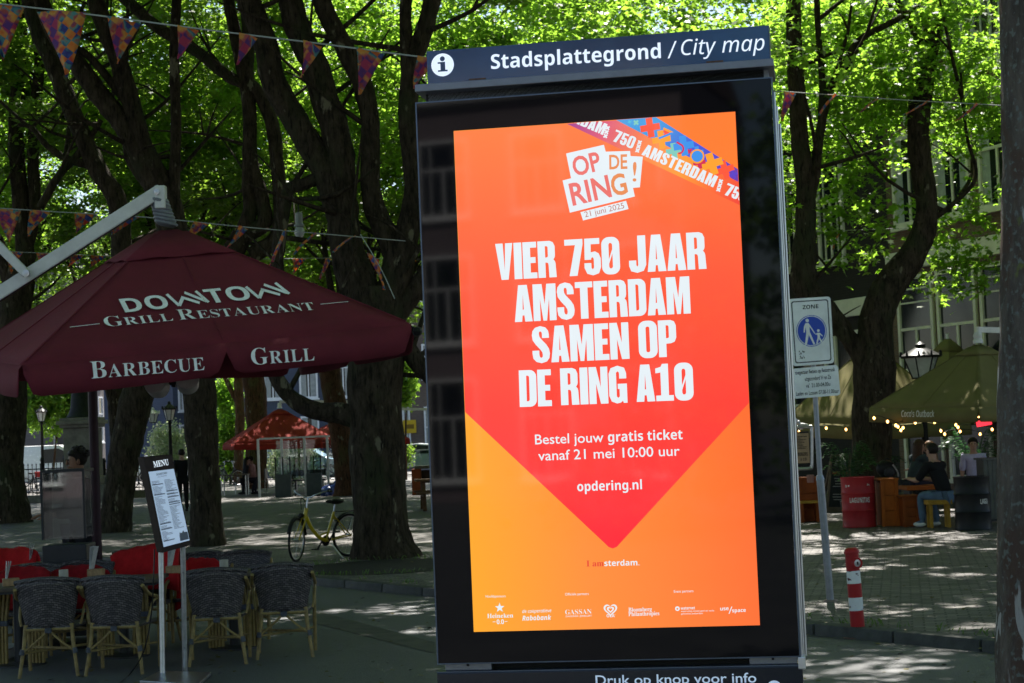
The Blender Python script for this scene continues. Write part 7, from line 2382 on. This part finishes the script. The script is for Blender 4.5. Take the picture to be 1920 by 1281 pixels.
# bushes and small trees in the sun
def bush(label, u, v0, v1, Y, wd_px, mt, seed, cat='bush', trunk=False, name='bush', n=60, leaf=.10):
    top, bot = P(u, v0, Y), P(u, v1, Y)
    g = np.random.default_rng(seed)
    h_ = top.z - max(bot.z, PZ); w_ = wd_px / FPX * Y / 2
    t = thing(name, label, cat, (top.x, Y, PZ))
    cz = (top.z + max(bot.z, PZ)) / 2 - PZ
    cs = []
    while len(cs) < n:
        q = g.uniform(-1, 1, 3)
        if np.linalg.norm(q) < 1: cs.append(q * np.array([w_, w_, h_ / 2]) + np.array([0, 0, cz]))
    me = leaf_mesh('foliage', cs, np.full(n, .28), 75, leaf, seed=seed, flat=1.2, squash=1)
    link('foliage', me, mt, t)
    mb = MB()
    for k in range(1 if trunk else 5):
        a = k * 1.3; mb.tube([(0, 0, 0), (.2 * w_ * cos(a), .2 * w_ * sin(a), cz * .6), (.5 * w_ * cos(a), .5 * w_ * sin(a), cz * 1.1)], [.07 if trunk else .04, .04, .015], n=6, smooth=3)
    mb.build('stems', M_BARKR, t, smooth=True)
    return t


M_SILV = leafmat('silvery_flowering_leaves', (.22, .27, .16), (.50, .54, .44), (.5, .6, .3), .35)
bush('silvery flowering bush in full sun above the menu board', 312, 795, 905, 73, 78, M_SILV, 3, n=80)
bush('silvery flowering bush in full sun behind the glass terrace enclosure', 545, 822, 915, 76, 92, M_SILV, 4, n=80)
bush('small light green street tree left of the red parasol', 425, 705, 900, 84, 58, M_LEAF2, 5, 'tree', True, 'street_tree', n=90, leaf=.16)
bush('bright leafy tree behind the lantern at the far left', 90, 660, 815, 90, 130, M_LEAF2, 6, 'tree', True, 'street_tree', n=160, leaf=.2)
bush('small bright leafy branch tree between the large trunk and the kiosk', 752, 670, 760, 78, 44, M_LEAF2, 7, 'tree', True, 'street_tree', n=60, leaf=.17)
bush('dark green bush beside the small red parasol end right of the large trunk', 756, 832, 870, 84, 26, M_LEAF, 8, n=24)


# glass terrace enclosure with planters
def enclosure():
    Y = 62.0
    x0 = P(486, 900, Y).x
    t = thing('terrace_enclosure', 'white framed glass terrace enclosure with dark panels under the red parasol', 'wind screen', (x0, Y, PZ))
    ztop = P(540, 821, Y).z
    gm = glass('enclosure_glass', (.80, .88, .88), .03)
    for u in (486, 530, 573, 616):
        p = P(u, 900, Y); mb = MB(); mb.box((p.x, Y, (ztop + PZ) / 2), (.075, .075, ztop - PZ)); mb.build('frame_post', M_STEEL, t, world=True)
    for u in (632,):
        p = P(u, 900, Y + 2); mb = MB(); mb.box((p.x, Y + 2, (ztop + PZ) / 2), (.06, .06, ztop - PZ)); mb.build('frame_post', M_STEEL, t, world=True)
    a, b = P(486, 821, Y), P(618, 821, Y)
    mb = MB(); mb.bar((a.x, Y, ztop), (b.x, Y, ztop), .06, .06); mb.build('top_rail', M_STEEL, t, world=True)
    for u0, u1 in ((488, 528), (532, 571), (575, 614)):
        p, q = P(u0, 0, Y), P(u1, 0, Y); mb = MB(); mb.box(((p.x + q.x) / 2, Y, 1.35), (q.x - p.x, .012, 1.3)); mb.build('glass_pane', gm, t, world=True)
    for u0, u1 in ((485, 514), (543, 571)):
        p, q = P(u0, 0, Y - .6), P(u1, 0, Y - .6)
        mb = MB(); mb.box(((p.x + q.x) / 2, Y - .6, PZ + .38), (q.x - p.x, .35, .76)); pl = mb.build('dark_panel', mat('grey_green_panel', (.06, .075, .075), .6, var=.15), t, world=True, bevel=.01)
        mb = MB(); mb.box(((p.x + q.x) / 2, Y - .6, PZ + 1.05), (q.x - p.x - .03, .012, .56)); mb.build('low_glass', gm, pl, world=True)
        for x in (p.x + .02, (p.x + q.x) / 2, q.x - .02):
            mb = MB(); mb.box((x, Y - .62, PZ + 1.04), (.04, .04, .62)); mb.build('low_post', M_BLK, pl, world=True)
    p, q = P(514, 0, Y), P(575, 0, Y)
    mb = MB(); mb.box(((p.x + q.x) / 2, Y + .5, .62), (q.x - p.x, .4, .05)); mb.box(((p.x + q.x) / 2, Y + .7, .86), (q.x - p.x, .05, .2))
    for x in (p.x + .1, q.x - .1): mb.box((x, Y + .5, .35), (.06, .36, .5))
    mb.build('bench', M_CHAR, t, world=True)


enclosure()
# furniture under a blue cover
Y = 61.0
p0, p1 = P(572, 0, Y), P(648, 0, Y)
W_ = p1.x - p0.x
t = thing('covered_furniture', 'terrace furniture under a glossy blue tarpaulin behind the yellow bicycle', 'tarpaulin', ((p0.x + p1.x) / 2, Y, PZ))
rows_ = []
for j in range(15):
    q = j / 14
    r_ = []
    for i in range(29):
        s = i / 28
        prof_h = .28 + .50 * max(0, min(1, (s - .22) / .25)) + .10 * sin(s * 9)
        a = pi * q
        fold = .05 * sin(s * 42 + 1.5 * sin(q * 5)) * (1 - sin(a)) + .05 * noise.noise(Vector((s * 6, q * 4, 2)))
        r_.append(Vector(((s - .5) * W_, -cos(a) * (.55 + fold), max(0, prof_h * (abs(sin(a)) ** .55) + fold * .6))))
    rows_.append(r_)
mb = MB(); mb.grid(rows_); mb.build('tarpaulin', mat('blue_tarpaulin', (.012, .035, .18), .28, var=.2, scale=3, bump=.3, bscale=8), t, smooth=True, sharp=80)
mb = MB(); mb.box((.1, .1, .2), (W_ * .8, .6, .4)); mb.build('covered_table', M_CHAR, t)
# far table of the seated pair, and scooters
p = P(452, 920, 65.5)
t = thing('terrace_table', 'far table where two people sit left of the red parasol', 'table', (p.x - .2, 65.4, PZ))
mb = MB(); mb.box((0, 0, .74), (1.0, .7, .04)); mb.build('tabletop', M_WOODT, t)
for sx in (-1, 1):
    for s2 in (-1, 1):
        mb = MB(); mb.tube([(sx * .44, s2 * .3, 0), (sx * .44, s2 * .3, .73)], .02, n=6); mb.build('leg', M_CHROME, t)
for i, (u, lab) in enumerate(((430, 'steel terrace chair left of the far seated pair'), (488, 'steel terrace chair under the man in the pinkish shirt'))):
    p = P(u, 920, 66.3)
    t = thing('terrace_chair', lab, 'chair', (p.x, 66.5, PZ), radians(85 if i else -80), 'far terrace chairs')
    mb = MB(); mb.box((0, 0, .44), (.44, .44, .03)); mb.build('seat', M_CHAR, t)
    mb = MB(); mb.box((0, -.21, .72), (.42, .03, .36)); mb.build('backrest', M_CHAR, t)
    for sx in (-1, 1):
        for s2 in (-1, 1):
            mb = MB(); mb.tube([(sx * .2, s2 * .2, 0), (sx * .2, s2 * .2, .44 if s2 > 0 else .9)], .013, n=6); mb.build('leg', M_CHROME, t)
# glass-sided counter and picnic benches right of the large trunk
Y = 58.0
p0, p1 = P(744, 0, Y), P(830, 0, Y)
t = thing('terrace_counter', 'low glass windbreak on a wooden counter between the large trunk and the kiosk', 'counter', ((p0.x + p1.x) / 2, Y, PZ))
w_ = p1.x - p0.x
zz = P(780, 874, Y).z - PZ; zt2 = P(780, 845, Y).z - PZ
mb = MB(); mb.box((0, 0, zz - .04), (w_, .6, .09)); mb.build('counter_top', M_WOODT, t, bevel=.008)
for k in range(3):
    mb = MB(); mb.box((w_ * (k / 2 - .5) * .94, 0, (zz - .09) / 2), (.30, .45, zz - .09)); mb.build('wooden_leg', M_ORD, t, bevel=.01)
mb = MB(); mb.box((0, .1, zz * .62), (w_ * .96, .05, zz * .45)); mb.build('counter_front', mat('dark_wood', (.05, .03, .018), .7, var=.3), t)
for k in range(2):
    mb = MB(); mb.box((w_ * (k / 2 - .25), 0, (zz + zt2) / 2), (w_ * .48, .012, zt2 - zz)); mb.build('glass_pane', glass('pale_glass', (.70, .80, .78), .10), t)
mb = MB(); mb.box((0, 0, zt2 + .015), (w_, .03, .03)); mb.build('rail', M_STEEL, t)
p = P(772, 0, 46.0)
t = thing('picnic_table', 'heavy brown wooden picnic table right behind the large trunk', 'table', (p.x + .5, 46, PZ), .1)
mb = MB()
for k in range(5): mb.box((0, -.34 + .17 * k, .76), (1.8, .16, .05))
mb.build('tabletop', mat('brown_timber', (.11, .055, .028), .65, var=.3), t, bevel=.005)
for s in (-1, 1):
    mb = MB(); mb.box((0, s * .72, .45), (1.8, .26, .05)); mb.build('seat_plank', mat('brown_timber2', (.10, .05, .025), .65, var=.3), t, bevel=.005)
    mb = MB(); mb.bar((s * .7, -.62, 0), (s * .7, -.2, .74), .07, .1, up=(1, 0, 0)); mb.bar((s * .7, .62, 0), (s * .7, .2, .74), .07, .1, up=(1, 0, 0)); mb.box((s * .7, 0, .40), (.07, 1.6, .1)); mb.build('trestle', mat('brown_timber3', (.09, .045, .022), .65, var=.3), t)
# yellow house plate on the brown house
p = P(768, 800, 103.9)
t = thing('house_sign', 'small yellow sign on the brown brick house right of the large trunk', 'sign', (p.x, p.y, p.z))
mb = MB(); mb.box((0, 0, 0), (.75, .08, .75)); mb.build('plate', mat('yellow_sign', (.6, .40, .03), .5, var=.1), t, bevel=.02)
mb = MB(); mb.box((0, -.045, 0), (.5, .01, .25)); mb.build('print', mat('dark_print', (.2, .12, .02), .5), t)
# ground litter: fallen leaves
g = random.Random(21)
mb = MB()
for k in range(760):
    u, v = g.uniform(0, 1900), g.uniform(960, 1300)
    p = G(u, v, 0)
    z = .006 if (p - KA).dot(KNrm) < -.2 else PZ + .008
    p = G(u, v, z)
    a = g.uniform(0, 6.28); s = g.uniform(.02, .06)
    X1 = Vector((cos(a), sin(a), g.uniform(-.1, .3))) * s; Y1 = Vector((-sin(a), cos(a), g.uniform(0, .3))) * s * .6
    mb.add([p, p + X1 * .5 + Y1, p + X1, p + X1 * .5 - Y1], [(0, 1, 2, 3)])
o = mb.build('fallen_leaves', mat('dry_leaves', (.14, .11, .04), .8, col2=(.06, .07, .02), scale=3)); tag(o, 'small dry leaves scattered over road and paving', 'leaves', kind='stuff')

# grass and weeds along the kerb and round the tree pit
g = random.Random(31)
mb = MB()
for k in range(900):
    if g.random() < .6:
        t_ = g.uniform(-2, 14); p = kp(t_, abs(g.gauss(0, .10)) + .01, PZ + .002) if noise.noise(Vector((t_ * .9, 0, 3))) > -.05 else None
    else:
        a = g.uniform(0, 6.28); c = G(730, 1062, PZ); p = Vector((c.x + 1.6 * cos(a) + g.gauss(0, .08), c.y + 1.4 * sin(a) + g.gauss(0, .08), PZ + .004))
    if p is None: continue
    a = g.uniform(0, 6.28); h_ = g.uniform(.02, .075); w_ = .006
    d = Vector((cos(a), sin(a), 0)); e = Vector((-sin(a), cos(a), 0)) * w_
    mb.add([p - e, p + e, p + d * h_ * .4 + e * .6 + Vector((0, 0, h_ * .8)), p + d * h_ * .8 + Vector((0, 0, h_))], [(0, 1, 2, 3)])
o = mb.build('weeds', leafmat('weed_green', (.03, .06, .015), (.06, .11, .03), (.2, .35, .05), .35)); tag(o, 'small grass and weeds growing along the kerb edge', 'weeds', kind='stuff')
